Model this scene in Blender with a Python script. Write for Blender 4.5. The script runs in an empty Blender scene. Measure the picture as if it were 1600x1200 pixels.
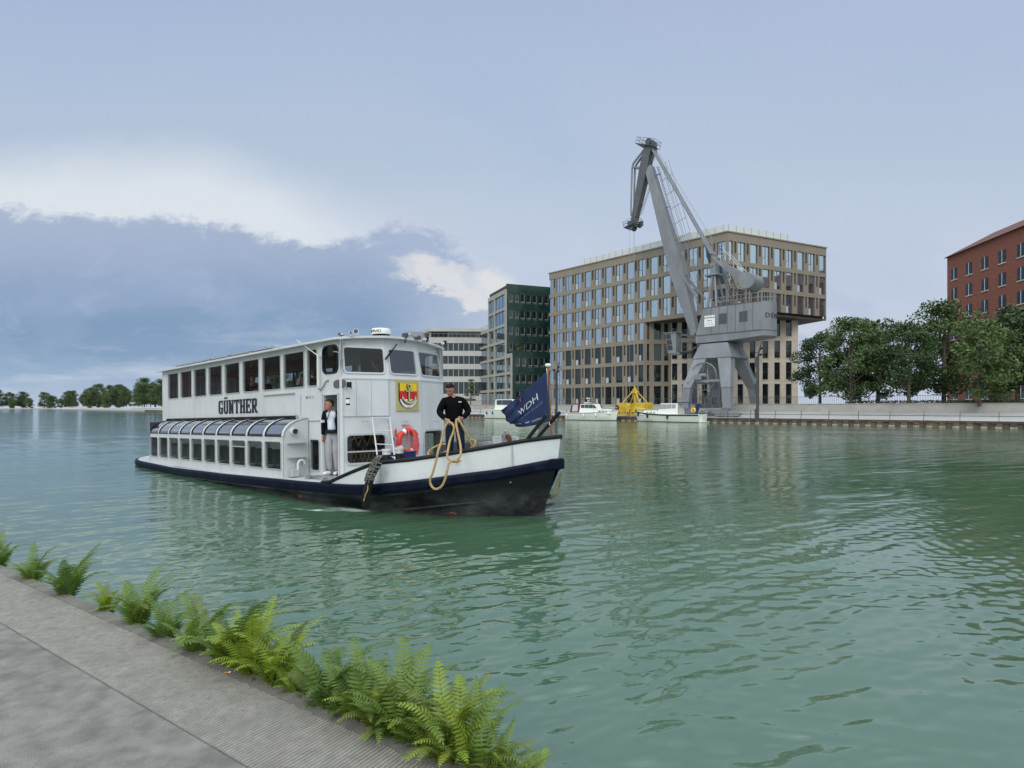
import bpy, bmesh, math, random
from mathutils import Vector, Matrix, Quaternion
import numpy as np
R = math.radians
C = bpy.context.scene.collection
HC, HY, FPX = 2.2, 636.0, 901.0          # eye height, horizon row and focal length in photograph pixels
V = Vector

class Frame:
    """a place in the world with its own axes; px() meets the sight line of a photograph pixel with one of its planes"""
    def __init__(s, loc, rot): s.M = Matrix.Translation(V(loc)) @ rot.to_4x4(); s.I = s.M.inverted()
    def px(s, x, y, /, **k):
        o = s.I @ V((0, 0, HC)); d = s.I.to_3x3() @ V(((x-800)/FPX, 1, (HY-y)/FPX))
        ax, val = list(k.items())[0]; i = 'xyz'.index(ax)
        return o + d*((val-o[i])/d[i])
def zrot(a): return Matrix.Rotation(a, 3, 'Z')

class MB:
    """mesh builder: collects shapes and links them as ONE mesh object"""
    def __init__(s): s.v = []; s.f = []; s.m = []; s.sm = []; s.mi = 0; s.T = None
    def add(s, vs, fs, smooth=False):
        b = len(s.v)
        s.v += [tuple(s.T @ V(p)) if s.T else tuple(p) for p in vs]
        for f in fs: s.f.append(tuple(b+i for i in f)); s.m.append(s.mi); s.sm.append(smooth)
        return s
    def mat(s, i): s.mi = i; return s
    def box(s, a, b):
        (x0, y0, z0), (x1, y1, z1) = a, b
        if x0 > x1: x0, x1 = x1, x0
        if y0 > y1: y0, y1 = y1, y0
        if z0 > z1: z0, z1 = z1, z0
        return s.add([(x0,y0,z0),(x1,y0,z0),(x1,y1,z0),(x0,y1,z0),(x0,y0,z1),(x1,y0,z1),(x1,y1,z1),(x0,y1,z1)],
              [(3,2,1,0),(4,5,6,7),(0,1,5,4),(1,2,6,5),(2,3,7,6),(3,0,4,7)])
    def cbox(s, c, d): return s.box([c[i]-d[i]/2 for i in range(3)], [c[i]+d[i]/2 for i in range(3)])
    def bar(s, p, q, w, h, up=(0,0,1), w2=None, h2=None):
        p, q = V(p), V(q); d = (q-p).normalized(); u = V(up)
        if abs(d.dot(u)) > .98: u = V((1,0,0))
        x = d.cross(u).normalized(); y = x.cross(d)
        w2 = w if w2 is None else w2; h2 = h if h2 is None else h2
        vs = []
        for c, a, b in ((p, w, h), (q, w2, h2)): vs += [c-x*a/2-y*b/2, c+x*a/2-y*b/2, c+x*a/2+y*b/2, c-x*a/2+y*b/2]
        return s.add(vs, [(3,2,1,0),(4,5,6,7),(0,1,5,4),(1,2,6,5),(2,3,7,6),(3,0,4,7)])
    def tube(s, pts, r, n=8, closed=False, caps=True):
        P = [V(p) for p in pts]; N = len(P); rr = r if isinstance(r, (list, tuple)) else [r]*N
        ts = []
        for i in range(N):
            a = P[i-1] if (i > 0 or closed) else P[i]; b = P[(i+1) % N] if (i < N-1 or closed) else P[i]
            t = (b-a); ts.append(t.normalized() if t.length > 1e-9 else V((0,0,1)))
        u = ts[0].orthogonal().normalized(); vs = []
        for i in range(N):
            if i: u = (ts[i-1].rotation_difference(ts[i]) @ u)
            u = (u - ts[i]*u.dot(ts[i])).normalized(); w = ts[i].cross(u)
            vs += [P[i]+(u*math.cos(2*math.pi*k/n)+w*math.sin(2*math.pi*k/n))*rr[i] for k in range(n)]
        fs = []
        for i in range(N if closed else N-1):
            j = (i+1) % N
            for k in range(n): fs.append((i*n+k, i*n+(k+1) % n, j*n+(k+1) % n, j*n+k))
        s.add(vs, fs, n > 4)
        if caps and not closed:
            s.add(vs[:n], [tuple(range(n))[::-1]]); s.add(vs[-n:], [tuple(range(n))])
        return s
    def cyl(s, p, q, r, r2=None, n=16): return s.tube([p, q], [r, r if r2 is None else r2], n)
    def lathe(s, prof, n=20, c=(0,0,0), ax='z'):
        vs = []
        for r, h in prof:
            for k in range(n):
                a = 2*math.pi*k/n; x, y = r*math.cos(a), r*math.sin(a)
                q = {'z': (x, y, h), 'x': (h, x, y), 'y': (y, h, x)}[ax]; vs.append((q[0]+c[0], q[1]+c[1], q[2]+c[2]))
        fs = [(i*n+k, i*n+(k+1) % n, (i+1)*n+(k+1) % n, (i+1)*n+k) for i in range(len(prof)-1) for k in range(n)]
        return s.add(vs, fs, True)
    def ball(s, c, r, n=12, m=8):
        r = r if isinstance(r, (list, tuple)) else (r, r, r); vs = []; fs = []
        for i in range(m+1):
            a = math.pi*i/m
            for k in range(n):
                b = 2*math.pi*k/n; vs.append((c[0]+r[0]*math.sin(a)*math.cos(b), c[1]+r[1]*math.sin(a)*math.sin(b), c[2]+r[2]*math.cos(a)))
        for i in range(m):
            for k in range(n): fs.append((i*n+k, (i+1)*n+k, (i+1)*n+(k+1) % n, i*n+(k+1) % n))
        return s.add(vs, fs, True)
    def torus(s, c, Rr, r, ax='z', n=32, m=10, a0=0, a1=None):
        pts = []; cl = a1 is None; a1 = 2*math.pi if cl else a1
        for i in range(n if cl else n+1):
            a = a0+(a1-a0)*i/n; x, y = Rr*math.cos(a), Rr*math.sin(a)
            pts.append({'z': (c[0]+x, c[1]+y, c[2]), 'x': (c[0], c[1]+x, c[2]+y), 'y': (c[0]+x, c[1], c[2]+y)}[ax])
        return s.tube(pts, r, m, cl)
    def prism(s, poly, d, o=None):
        """flat polygon of 3-D points pushed along vector d"""
        d = V(d); n = len(poly); a = [V(p) for p in poly]
        return s.add(a+[p+d for p in a], [tuple(range(n))[::-1], tuple(range(n, 2*n))]+[(i, (i+1) % n, (i+1) % n+n, i+n) for i in range(n)])
    def loft(s, rings, closed=True, caps=True, smooth=True):
        n = len(rings[0]); vs = [p for r in rings for p in r]
        fs = [(i*n+k, i*n+(k+1) % n, (i+1)*n+(k+1) % n, (i+1)*n+k) for i in range(len(rings)-1) for k in range(n if closed else n-1)]
        s.add(vs, fs, smooth)
        if caps and closed: s.add(rings[0], [tuple(range(n))[::-1]]); s.add(rings[-1], [tuple(range(n))])
        return s
    def build(s, name, mats, parent=None, loc=(0,0,0), rot=(0,0,0), bevel=0, weld=True, recalc=True):
        me = bpy.data.meshes.new(name); me.from_pydata(s.v, [], s.f)
        mats = mats if isinstance(mats, (list, tuple)) else [mats]
        for m in mats: me.materials.append(m)
        me.polygons.foreach_set('material_index', s.m); me.polygons.foreach_set('use_smooth', s.sm)
        if recalc or weld:
            bm = bmesh.new(); bm.from_mesh(me)
            if weld: bmesh.ops.remove_doubles(bm, verts=bm.verts, dist=1e-5)
            if recalc: bmesh.ops.recalc_face_normals(bm, faces=bm.faces)
            bm.to_mesh(me); bm.free()
        o = bpy.data.objects.new(name, me); C.objects.link(o)
        o.location = loc; o.rotation_euler = rot; o.parent = parent
        if bevel:
            b = o.modifiers.new('bevel', 'BEVEL'); b.width = bevel; b.segments = 2; b.limit_method = 'ANGLE'; b.angle_limit = R(40)
        if any(s.sm):
            try: me.set_sharp_from_angle(angle=R(42))
            except Exception: pass
        return o

def tag(o, label=None, cat=None, group=None, kind=None):
    if label: o['label'] = label
    if cat: o['category'] = cat
    if group: o['group'] = group
    if kind: o['kind'] = kind
    return o
def thing(name, loc, label, cat, group=None, rot=(0,0,0)):
    o = bpy.data.objects.new(name, None); C.objects.link(o); o.location = loc; o.rotation_euler = rot; o.empty_display_size = .2
    return tag(o, label, cat, group)
def copy_tree(o, parent=None, kids=None):
    if kids is None:
        kids = {}
        for x in bpy.data.objects: kids.setdefault(x.parent, []).append(x)
    c = o.copy(); C.objects.link(c); c.parent = parent
    for ch in kids.get(o, []): copy_tree(ch, c, kids)
    return c

# ---------------------------------------------------------------- materials
def mat(name, col, rough=.6, metal=0., var=0., vscale=3., bump=0., bscale=40., spec=.5, dirt=None, dscale=1.5, damt=.5, coat=0., stretch=None):
    m = bpy.data.materials.new(name); m.use_nodes = True; nt = m.node_tree; N = nt.nodes; L = nt.links
    b = N['Principled BSDF']; b.inputs['Roughness'].default_value = rough; b.inputs['Metallic'].default_value = metal
    b.inputs['Base Color'].default_value = (*col, 1); b.inputs['Specular IOR Level'].default_value = spec; b.inputs['Coat Weight'].default_value = coat
    if var or bump or dirt:
        tc = N.new('ShaderNodeTexCoord'); src = tc.outputs['Object']
        if stretch:
            mp = N.new('ShaderNodeMapping'); mp.inputs['Scale'].default_value = stretch; L.new(src, mp.inputs[0]); src = mp.outputs[0]
    out = None
    if var:
        n = N.new('ShaderNodeTexNoise'); n.inputs['Scale'].default_value = vscale; n.inputs['Detail'].default_value = 6; L.new(src, n.inputs['Vector'])
        r = N.new('ShaderNodeValToRGB'); r.color_ramp.elements[0].position = .3; r.color_ramp.elements[1].position = .7
        r.color_ramp.elements[0].color = (*[c*(1-var) for c in col], 1); r.color_ramp.elements[1].color = (*[min(1, c*(1+var)) for c in col], 1)
        L.new(n.outputs['Fac'], r.inputs[0]); out = r.outputs[0]
    if dirt:
        n = N.new('ShaderNodeTexNoise'); n.inputs['Scale'].default_value = dscale; n.inputs['Detail'].default_value = 8; n.inputs['Roughness'].default_value = .65; L.new(src, n.inputs['Vector'])
        r = N.new('ShaderNodeMapRange'); r.inputs[1].default_value = .5; r.inputs[2].default_value = .75; r.inputs[4].default_value = damt; L.new(n.outputs['Fac'], r.inputs[0])
        x = N.new('ShaderNodeMix'); x.data_type = 'RGBA'; L.new(r.outputs[0], x.inputs[0])
        if out: L.new(out, x.inputs[6])
        else: x.inputs[6].default_value = (*col, 1)
        x.inputs[7].default_value = (*dirt, 1); out = x.outputs[2]
    if out: L.new(out, b.inputs['Base Color'])
    if bump:
        n = N.new('ShaderNodeTexNoise'); n.inputs['Scale'].default_value = bscale; n.inputs['Detail'].default_value = 4; L.new(src, n.inputs['Vector'])
        bp = N.new('ShaderNodeBump'); bp.inputs['Strength'].default_value = bump; bp.inputs['Distance'].default_value = .02; L.new(n.outputs['Fac'], bp.inputs['Height']); L.new(bp.outputs[0], b.inputs['Normal'])
    return m
def schlick(N, L, f0):
    g = N.new('ShaderNodeNewGeometry'); d = N.new('ShaderNodeVectorMath'); d.operation = 'DOT_PRODUCT'; L.new(g.outputs['Incoming'], d.inputs[0]); L.new(g.outputs['Normal'], d.inputs[1])
    x = d.outputs['Value']
    for op, b, sw in (('ABSOLUTE', None, 0), ('SUBTRACT', 1, 1), ('POWER', 5, 0), ('MULTIPLY_ADD', 1-f0, 0)):
        m = N.new('ShaderNodeMath'); m.operation = op
        L.new(x, m.inputs[1 if sw else 0])
        if b is not None: m.inputs[0 if sw else 1].default_value = b
        if op == 'MULTIPLY_ADD': m.inputs[2].default_value = f0
        x = m.outputs[0]
    return m
def glass(name, tint=(.8,.85,.85), refl=.25, rough=.01, dark=.0):
    """window pane: clear body that lets the inside show, mirror coat on top; no refraction"""
    m = bpy.data.materials.new(name); m.use_nodes = True; nt = m.node_tree; N = nt.nodes; L = nt.links; N.remove(N['Principled BSDF'])
    t = N.new('ShaderNodeBsdfTransparent'); t.inputs[0].default_value = (*tint, 1)
    g = N.new('ShaderNodeBsdfGlossy'); g.inputs['Roughness'].default_value = rough; g.inputs[0].default_value = (.95,.97,1,1)
    a = schlick(N, L, refl)
    x = N.new('ShaderNodeMixShader'); L.new(a.outputs[0], x.inputs[0]); L.new(t.outputs[0], x.inputs[1]); L.new(g.outputs[0], x.inputs[2])
    L.new(x.outputs[0], N['Material Output'].inputs[0]); return m
def pane(name, body, refl=.4, tint=(.8,.9,1), var=.3):
    """coated facade glass: dark room tone behind a mirror coat whose flatness varies a little from pane to pane"""
    m = bpy.data.materials.new(name); m.use_nodes = True; nt = m.node_tree; N = nt.nodes; L = nt.links; N.remove(N['Principled BSDF'])
    d = N.new('ShaderNodeBsdfDiffuse'); g = N.new('ShaderNodeBsdfGlossy'); g.inputs['Roughness'].default_value = .02; g.inputs[0].default_value = (*tint, 1)
    oi = N.new('ShaderNodeObjectInfo'); tc = N.new('ShaderNodeTexCoord')
    ns = N.new('ShaderNodeTexNoise'); ns.noise_dimensions = '4D'; ns.inputs['Scale'].default_value = .9; L.new(tc.outputs['Object'], ns.inputs['Vector']); 
    ml = N.new('ShaderNodeMath'); ml.operation = 'MULTIPLY'; ml.inputs[1].default_value = 40; L.new(oi.outputs['Random'], ml.inputs[0]); L.new(ml.outputs[0], ns.inputs['W'])
    r = N.new('ShaderNodeValToRGB'); r.color_ramp.elements[0].position = .35; r.color_ramp.elements[1].position = .7
    r.color_ramp.elements[0].color = (*[c*(1-var) for c in body], 1); r.color_ramp.elements[1].color = (*[c*(1+var*2) for c in body], 1); L.new(ns.outputs['Fac'], r.inputs[0]); L.new(r.outputs[0], d.inputs[0])
    bp = N.new('ShaderNodeBump'); bp.inputs['Strength'].default_value = .04; bp.inputs['Distance'].default_value = .3; L.new(ns.outputs['Fac'], bp.inputs['Height']); L.new(bp.outputs[0], g.inputs['Normal'])
    a = schlick(N, L, refl)
    x = N.new('ShaderNodeMixShader'); L.new(a.outputs[0], x.inputs[0]); L.new(d.outputs[0], x.inputs[1]); L.new(g.outputs[0], x.inputs[2])
    L.new(x.outputs[0], N['Material Output'].inputs[0]); return m

M = {}
M['white'] = mat('white_paint', (.57,.585,.60), .42, dirt=(.40,.40,.37), dscale=1.3, damt=.45, var=.04, vscale=3, stretch=(1,1,.45), bump=.12, bscale=2.2)
M['white2'] = mat('white_gelcoat', (.76,.78,.74), .3, var=.03)
M['greywhite'] = mat('grey_deck_paint', (.42,.44,.45), .6, var=.15, bump=.2)
M['black'] = mat('black_rubber', (.010,.010,.011), .6, var=.3, vscale=8, spec=.25)
M['darkgrey'] = mat('dark_grey_metal', (.06,.065,.07), .45, var=.2)
M['steel'] = mat('bare_steel', (.42,.43,.44), .35, .7, var=.1)
M['chrome'] = mat('chrome', (.7,.7,.7), .15, 1.)
M['navy'] = mat('navy_paint', (.002,.0042,.016), .5, var=.3, vscale=4, dirt=(.02,.028,.05), dscale=2.2, damt=.5, spec=.12)
M['interior'] = mat('dark_interior', (.05,.047,.045), .8, var=.3)
M['interior_pale'] = mat('pale_interior', (.3,.3,.3), .7, var=.1)
M['seat'] = mat('seat_cloth', (.07,.075,.09), .85, var=.2)
M['wood'] = mat('varnished_wood', (.23,.095,.03), .4, var=.35, vscale=14, stretch=(1,1,.15))
M['red'] = mat('signal_red', (.62,.035,.018), .5, var=.12, vscale=8)
M['pinkrope'] = mat('faded_red_cord', (.68,.12,.12), .8, var=.2, vscale=30)
M['yellow'] = mat('yellow_paint', (.60,.42,.03), .5, var=.12, vscale=2, dirt=(.22,.15,.05), dscale=1.2, damt=.8)
M['glass'] = glass('ship_glass', (.62,.65,.65), .03)
M['glassdark'] = glass('tinted_ship_glass', (.2,.23,.24), .1)
M['crane'] = mat('crane_grey', (.20,.212,.23), .5, var=.14, vscale=.5, dirt=(.10,.10,.10), dscale=1.2, damt=.45, stretch=(1,1,.4))
M['crane2'] = mat('crane_grey_dark', (.085,.09,.10), .55, var=.15, vscale=1)
M['concrete'] = mat('concrete', (.36,.355,.34), .85, var=.12, vscale=1.2, bump=.25, bscale=18)
# ---------------------------------------------------------------- camera, sky, sun
sc = bpy.context.scene
cam = bpy.data.cameras.new('camera'); co = bpy.data.objects.new('camera', cam); C.objects.link(co); sc.camera = co
co.location = (0,0,HC); co.rotation_euler = (R(90),0,0); cam.sensor_width = 36; cam.sensor_fit = 'HORIZONTAL'
cam.lens = 36*FPX/1600; cam.shift_y = (HY-600)/1600; cam.clip_start = .1; cam.clip_end = 5000
SUN_EL, SUN_AZ = R(38), R(200)      # a veiled sun behind and to the left of the viewer (azimuth clockwise from +Y)
def build_world():
    w = bpy.data.worlds.new('World'); sc.world = w; w.use_nodes = True; nt = w.node_tree; N = nt.nodes; L = nt.links
    bg = N['Background']
    def val(x):
        n = N.new('ShaderNodeValue'); n.outputs[0].default_value = x; return n.outputs[0]
    def mth(op, a, b=None, c=None, clamp=False):
        n = N.new('ShaderNodeMath'); n.operation = op; n.use_clamp = clamp
        for i, x in enumerate((a, b, c)):
            if x is None: continue
            if isinstance(x, (int, float)): n.inputs[i].default_value = x
            else: L.new(x, n.inputs[i])
        return n.outputs[0]
    def sstep(x, a, b):
        n = N.new('ShaderNodeMapRange'); n.interpolation_type = 'SMOOTHSTEP'; n.inputs[1].default_value = a; n.inputs[2].default_value = b; L.new(x, n.inputs[0]); return n.outputs[0]
    def ramp(x, pts, col=True, mode='LINEAR'):
        n = N.new('ShaderNodeValToRGB'); cr = n.color_ramp; cr.interpolation = mode
        while len(cr.elements) < len(pts): cr.elements.new(.5)
        for e, (p, c) in zip(cr.elements, sorted(pts, key=lambda q: q[0])): e.position = p; e.color = (*c, 1) if col else (c, c, c, 1)
        L.new(x, n.inputs[0]); return n.outputs[0]
    def mix(f, a, b):
        n = N.new('ShaderNodeMix'); n.data_type = 'RGBA'
        for i, x in ((0, f), (6, a), (7, b)):
            if isinstance(x, (int, float)): n.inputs[i].default_value = x
            elif isinstance(x, tuple): n.inputs[i].default_value = (*x, 1)
            else: L.new(x, n.inputs[i])
        return n.outputs[2]
    def noise(vec, scale, detail=6, rough=.55, dist=0.):
        n = N.new('ShaderNodeTexNoise'); n.inputs['Scale'].default_value = scale; n.inputs['Detail'].default_value = detail; n.inputs['Roughness'].default_value = rough; n.inputs['Distortion'].default_value = dist
        L.new(vec, n.inputs['Vector']); return n.outputs['Fac']
    tc = N.new('ShaderNodeTexCoord'); sx = N.new('ShaderNodeSeparateXYZ'); L.new(tc.outputs['Generated'], sx.inputs[0]); X, Y, Z = sx.outputs
    yy = mth('MAXIMUM', Y, .12); u = mth('DIVIDE', X, yy); v = mth('DIVIDE', Z, yy)      # heading and height of a sky direction, as slopes
    cv = N.new('ShaderNodeCombineXYZ'); L.new(u, cv.inputs[0]); L.new(mth('MULTIPLY', v, 1.9), cv.inputs[1]); uv = cv.outputs[0]
    n1 = noise(uv, 4.2, 9, .62, .4); n2 = noise(uv, 1.7, 5, .5); n3 = noise(uv, 12, 9, .68, .6); n6 = noise(uv, 34, 8, .65)
    S = lambda r, g, b: tuple(((c/255)/12.92 if c/255 <= .04045 else ((c/255+.055)/1.055)**2.4) for c in (r, g, b))
    # high veil: pale blue grey, paler towards the horizon
    base = ramp(mth('DIVIDE', v, .72), [(0, S(205,214,228)), (.15, S(203,212,227)), (.36, S(202,212,229)), (.6, S(186,203,224)), (1, S(173,190,220))])
    base = mix(mth('MULTIPLY', sstep(n2, .42, .68), .30), base, S(163,188,222))
    base = mix(mth('MULTIPLY', mth('MULTIPLY', sstep(u, -.1, .35), sstep(n2, .35, .6)), .35), base, S(192,204,228))
    # bright gap of cream cloud between the veil and the blue bank
    um = mth('ADD', mth('MULTIPLY', u, .5), .5)
    def curve(pts): return mth('MULTIPLY', ramp(um, [(p[0]*.5+.5, p[1]) for p in pts], False), 1)
    wob = mth('MULTIPLY', mth('SUBTRACT', n1, .5), .10)
    wob2 = mth('ADD', mth('MULTIPLY', mth('SUBTRACT', n3, .5), .075), mth('MULTIPLY', mth('SUBTRACT', n6, .5), .032))
    vw = mth('ADD', v, mth('ADD', wob, wob2))
    gap_top = curve([(-1, .40), (-.55, .415), (-.5, .405), (-.42, .385), (-.34, .35), (-.26, .325), (-.15, .29), (.0, .24), (.2, .2), (1, .2)])
    glow = mth('MULTIPLY', sstep(mth('SUBTRACT', mth('ADD', gap_top, .02), mth('ADD', v, mth('MULTIPLY', wob, .8))), -.06, .07), sstep(mth('MULTIPLY', u, -1), .04, .44))
    base = mix(mth('MULTIPLY', glow, .82), base, S(232,238,243))
    # warm bright patch to the right of the tip of the bank
    du = mth('DIVIDE', mth('ADD', u, .085), .125); dv = mth('DIVIDE', mth('SUBTRACT', mth('ADD', vw, mth('MULTIPLY', u, .25)), .193), .042)
    el = mth('ADD', mth('MULTIPLY', du, du), mth('MULTIPLY', dv, dv))
    patch = sstep(mth('ADD', mth('MULTIPLY', el, -1), mth('MULTIPLY', mth('SUBTRACT', n3, .5), 2.4)), -1.25, -.45)
    # blue grey bank
    top = curve([(-1, .34), (-.6, .33), (-.5, .318), (-.43, .298), (-.36, .286), (-.30, .287), (-.25, .300), (-.215, .326), (-.17, .320), (-.12, .292), (-.072, .268), (-.05, .225), (-.02, .17), (.05, .15), (.2, .14), (1, .12)])
    bank = sstep(mth('SUBTRACT', top, vw), -.008, .018)
    bcol = ramp(mth('MULTIPLY', v, 2.6), [(0, S(190,203,222)), (.12, S(160,184,212)), (.24, S(134,163,195)), (.38, S(131,159,192)), (.52, S(145,168,199)), (.68, S(163,180,207)), (.85, S(173,187,212))])
    bcol = mix(mth('MULTIPLY', sstep(n1, .42, .66), .35), bcol, S(172,188,217)); bcol = mix(mth('MULTIPLY', sstep(n3, .48, .68), .22), bcol, S(182,195,222))
    streak = N.new('ShaderNodeCombineXYZ'); L.new(mth('MULTIPLY', u, 3.), streak.inputs[0]); L.new(mth('MULTIPLY', v, 22.), streak.inputs[1])
    ns = noise(streak.outputs[0], 1.3, 5, .55)
    bcol = mix(mth('MULTIPLY', mth('MULTIPLY', sstep(ns, .5, .68), sstep(mth('MULTIPLY', v, -1), -.17, -.06)), .6), bcol, S(204,214,229))
    # towards the right the bank thins into pale cloud
    bcol = mix(mth('MULTIPLY', sstep(u, -.28, .02), .75), bcol, S(200,209,227))
    bcol = mix(mth('MULTIPLY', mth('MULTIPLY', sstep(u, -.26, -.12), sstep(v, .19, .25)), .5), bcol, S(166,183,214))
    skyc = mix(bank, base, bcol)
    skyc = mix(mth('MULTIPLY', patch, .80), skyc, S(232,232,232))
    wisp = mth('MULTIPLY', mth('MULTIPLY', sstep(n1, .52, .62), patch), .55)
    skyc = mix(wisp, skyc, S(188,202,224))
    lowc = mth('MULTIPLY', mth('MULTIPLY', sstep(n1, .5, .64), sstep(mth('MULTIPLY', v, -1), -.30, -.22)), sstep(u, -.02, .1))
    skyc = mix(mth('MULTIPLY', lowc, .45), skyc, S(176,192,220))
    # higher and behind the viewer the veil is thin and bright: this is where the daylight comes from
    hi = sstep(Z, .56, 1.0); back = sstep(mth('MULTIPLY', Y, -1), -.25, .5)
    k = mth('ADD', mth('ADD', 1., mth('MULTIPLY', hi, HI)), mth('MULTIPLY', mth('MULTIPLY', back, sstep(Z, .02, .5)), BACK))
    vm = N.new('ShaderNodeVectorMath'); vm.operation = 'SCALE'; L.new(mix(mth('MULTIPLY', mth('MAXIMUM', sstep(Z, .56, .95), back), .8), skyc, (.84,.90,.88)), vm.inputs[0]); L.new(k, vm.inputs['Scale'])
    sky = N.new('ShaderNodeTexSky'); sky.sky_type = 'NISHITA'; sky.sun_disc = False; sky.sun_elevation = SUN_EL; sky.sun_rotation = SUN_AZ
    sk = N.new('ShaderNodeVectorMath'); sk.operation = 'SCALE'; L.new(sky.outputs[0], sk.inputs[0]); sk.inputs['Scale'].default_value = .05
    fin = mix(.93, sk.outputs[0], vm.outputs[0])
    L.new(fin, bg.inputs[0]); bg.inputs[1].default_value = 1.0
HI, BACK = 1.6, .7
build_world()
sl = bpy.data.lights.new('sun', 'SUN'); so = bpy.data.objects.new('sun', sl); C.objects.link(so)
sl.energy = 1.1; sl.angle = R(24); sl.color = (1,.965,.91)
sd = V((math.sin(SUN_AZ)*math.cos(SUN_EL), math.cos(SUN_AZ)*math.cos(SUN_EL), math.sin(SUN_EL)))
so.rotation_euler = sd.to_track_quat('Z', 'Y').to_euler(); so.location = sd*200
sc.view_settings.view_transform = 'Standard'; sc.view_settings.look = 'None'; sc.view_settings.exposure = 0; sc.view_settings.gamma = 1
# ---------------------------------------------------------------- water
rng = np.random.default_rng(7); SLOPE = .130        # rms slope of the ripples
BOW = V((.66, 11.66, 0)); AFT = V((-.744, .668, 0)); STB = V((-.668, -.744, 0))     # the passing ship: bow, aft and starboard directions
def hull_half(s, s0, HB, Ln, p=2.42):
    f = min(max((s-s0)/Ln, 0), 1); h = HB*(1-(1-f)**p)
    if s > 17: h *= math.sqrt(max(0, 1-((s-17)/3.01)**2))
    return h
def axis(segs):
    out = [segs[0][0]]
    for a, b, d0, g in segs:
        x = a; d = d0
        while x < b: x += d; d *= g; out.append(min(x, b))
    return np.unique(np.round(out, 5))
ys = axis([(-6, 2.2, .8, 1), (2.2, 7, .032, 1), (7, 60, .035, 1.0062), (60, 4000, .4, 1.09)])
xr = axis([(0, 9, .042, 1), (9, 40, .05, 1.016), (40, 3000, .6, 1.12)])
xs = np.concatenate([-xr[::-1][:-1], xr])
GX, GY = np.meshgrid(xs, ys); GZ = np.zeros_like(GX)
cell = np.maximum(np.gradient(xs)[None, :]*.8, np.gradient(ys)[:, None])
def lownoise(scale, seed):
    r = np.random.default_rng(seed); s = 0
    for _ in range(9):
        a = r.uniform(0, 2*np.pi); k = scale*r.uniform(.5, 1.6); s = s+np.sin(k*(np.cos(a)*GX+np.sin(a)*GY)+r.uniform(0, 6.28))
    return s/3
calm = np.clip(.95+.30*lownoise(.55, 3)+.25*lownoise(1.6, 4), .25, 1.6)
main = math.atan2(.80, -.60)
warpx = .07*lownoise(1.5, 11); warpy = .07*lownoise(1.5, 12)
WV = np.zeros_like(GZ); slope2 = 0
for i in range(120):
    lam = .12*(1.3/.12)**(rng.random()**2.5); a = main+rng.normal(0, .50 if lam < .5 else .35); k = 2*np.pi/lam
    sl = (1.0 if lam < .2 else 1.15 if lam < .36 else .55)*rng.uniform(.6, 1.3); amp = sl/k; fade = np.clip(lam/(3.0*cell)-.6, 0, 1)
    ph = k*(np.cos(a)*(GX+warpx)+np.sin(a)*(GY+warpy))+rng.uniform(0, 6.28)
    WV += amp*fade*np.sin(ph)*(calm if lam < .8 else 1); slope2 += sl*sl/2
GZ += WV*(SLOPE/math.sqrt(slope2))
# bow wave and wash along the hull
SX = (GX-BOW.x)*AFT.x+(GY-BOW.y)*AFT.y; ST = (GX-BOW.x)*STB.x+(GY-BOW.y)*STB.y
hb = np.vectorize(lambda s: hull_half(s, 0, 2.33, 5))(np.clip(SX, 0, 19.9))
dist = ST-hb; near = (SX > 1) & (SX < 19) & (dist > -.3) & (dist < 3)
wash = np.exp(-((dist-.12-.10*np.clip(SX-3.5, 0, 12))**2)/(.05+.012*np.clip(SX-2, 0, 14)))*np.clip((SX-1.5)/1.5, 0, 1)*np.exp(-np.clip(SX-3.5, 0, 20)/6)
GZ += np.where(near, .055*wash, 0)
fo = np.where(near, .9*np.exp(-((dist-.16-.13*np.clip(SX-3, 0, 12))/.20)**2)*np.clip((SX-2.3)/.7, 0, 1)*np.exp(-np.clip(SX-3.2, 0, 20)/1.5), 0)
fo += np.where(near, .75*np.exp(-((dist-.35-.20*np.clip(SX-3, 0, 12))/.10)**2)*np.clip((SX-3.2)/.7, 0, 1)*np.exp(-np.clip(SX-4, 0, 20)/3.0), 0)
ny, nx = GX.shape
me = bpy.data.meshes.new('water'); vs = np.stack([GX, GY, GZ], -1).reshape(-1, 3).astype(np.float32)
idx = np.arange(nx*ny).reshape(ny, nx); q = np.stack([idx[:-1, :-1], idx[:-1, 1:], idx[1:, 1:], idx[1:, :-1]], -1).reshape(-1, 4).astype(np.int32)
me.vertices.add(len(vs)); me.vertices.foreach_set('co', vs.ravel()); me.loops.add(q.size); me.loops.foreach_set('vertex_index', q.ravel())
me.polygons.add(len(q)); me.polygons.foreach_set('loop_start', np.arange(0, q.size, 4, dtype=np.int32)); me.polygons.foreach_set('loop_total', np.full(len(q), 4, np.int32))
me.polygons.foreach_set('use_smooth', np.ones(len(q), bool)); me.update()
at = me.attributes.new('foam', 'FLOAT', 'POINT'); at.data.foreach_set('value', np.clip(fo, 0, 1).reshape(-1).astype(np.float32))
water = bpy.data.objects.new('water', me); C.objects.link(water); tag(water, kind='structure')
m = bpy.data.materials.new('canal_water'); m.use_nodes = True; nt = m.node_tree; N = nt.nodes; L = nt.links; b = N['Principled BSDF']
b.inputs['Roughness'].default_value = .045; b.inputs['IOR'].default_value = 2.25
tc = N.new('ShaderNodeTexCoord'); g = N.new('ShaderNodeNewGeometry')
mp = N.new('ShaderNodeMapping'); mp.inputs['Rotation'].default_value = (0, 0, R(-38)); mp.inputs['Scale'].default_value = (.55, 1.3, 1); L.new(g.outputs['Position'], mp.inputs[0])
n1 = N.new('ShaderNodeTexNoise'); n1.inputs['Scale'].default_value = 3.6; n1.inputs['Detail'].default_value = 5; n1.inputs['Roughness'].default_value = .55; L.new(mp.outputs[0], n1.inputs['Vector'])
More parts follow.
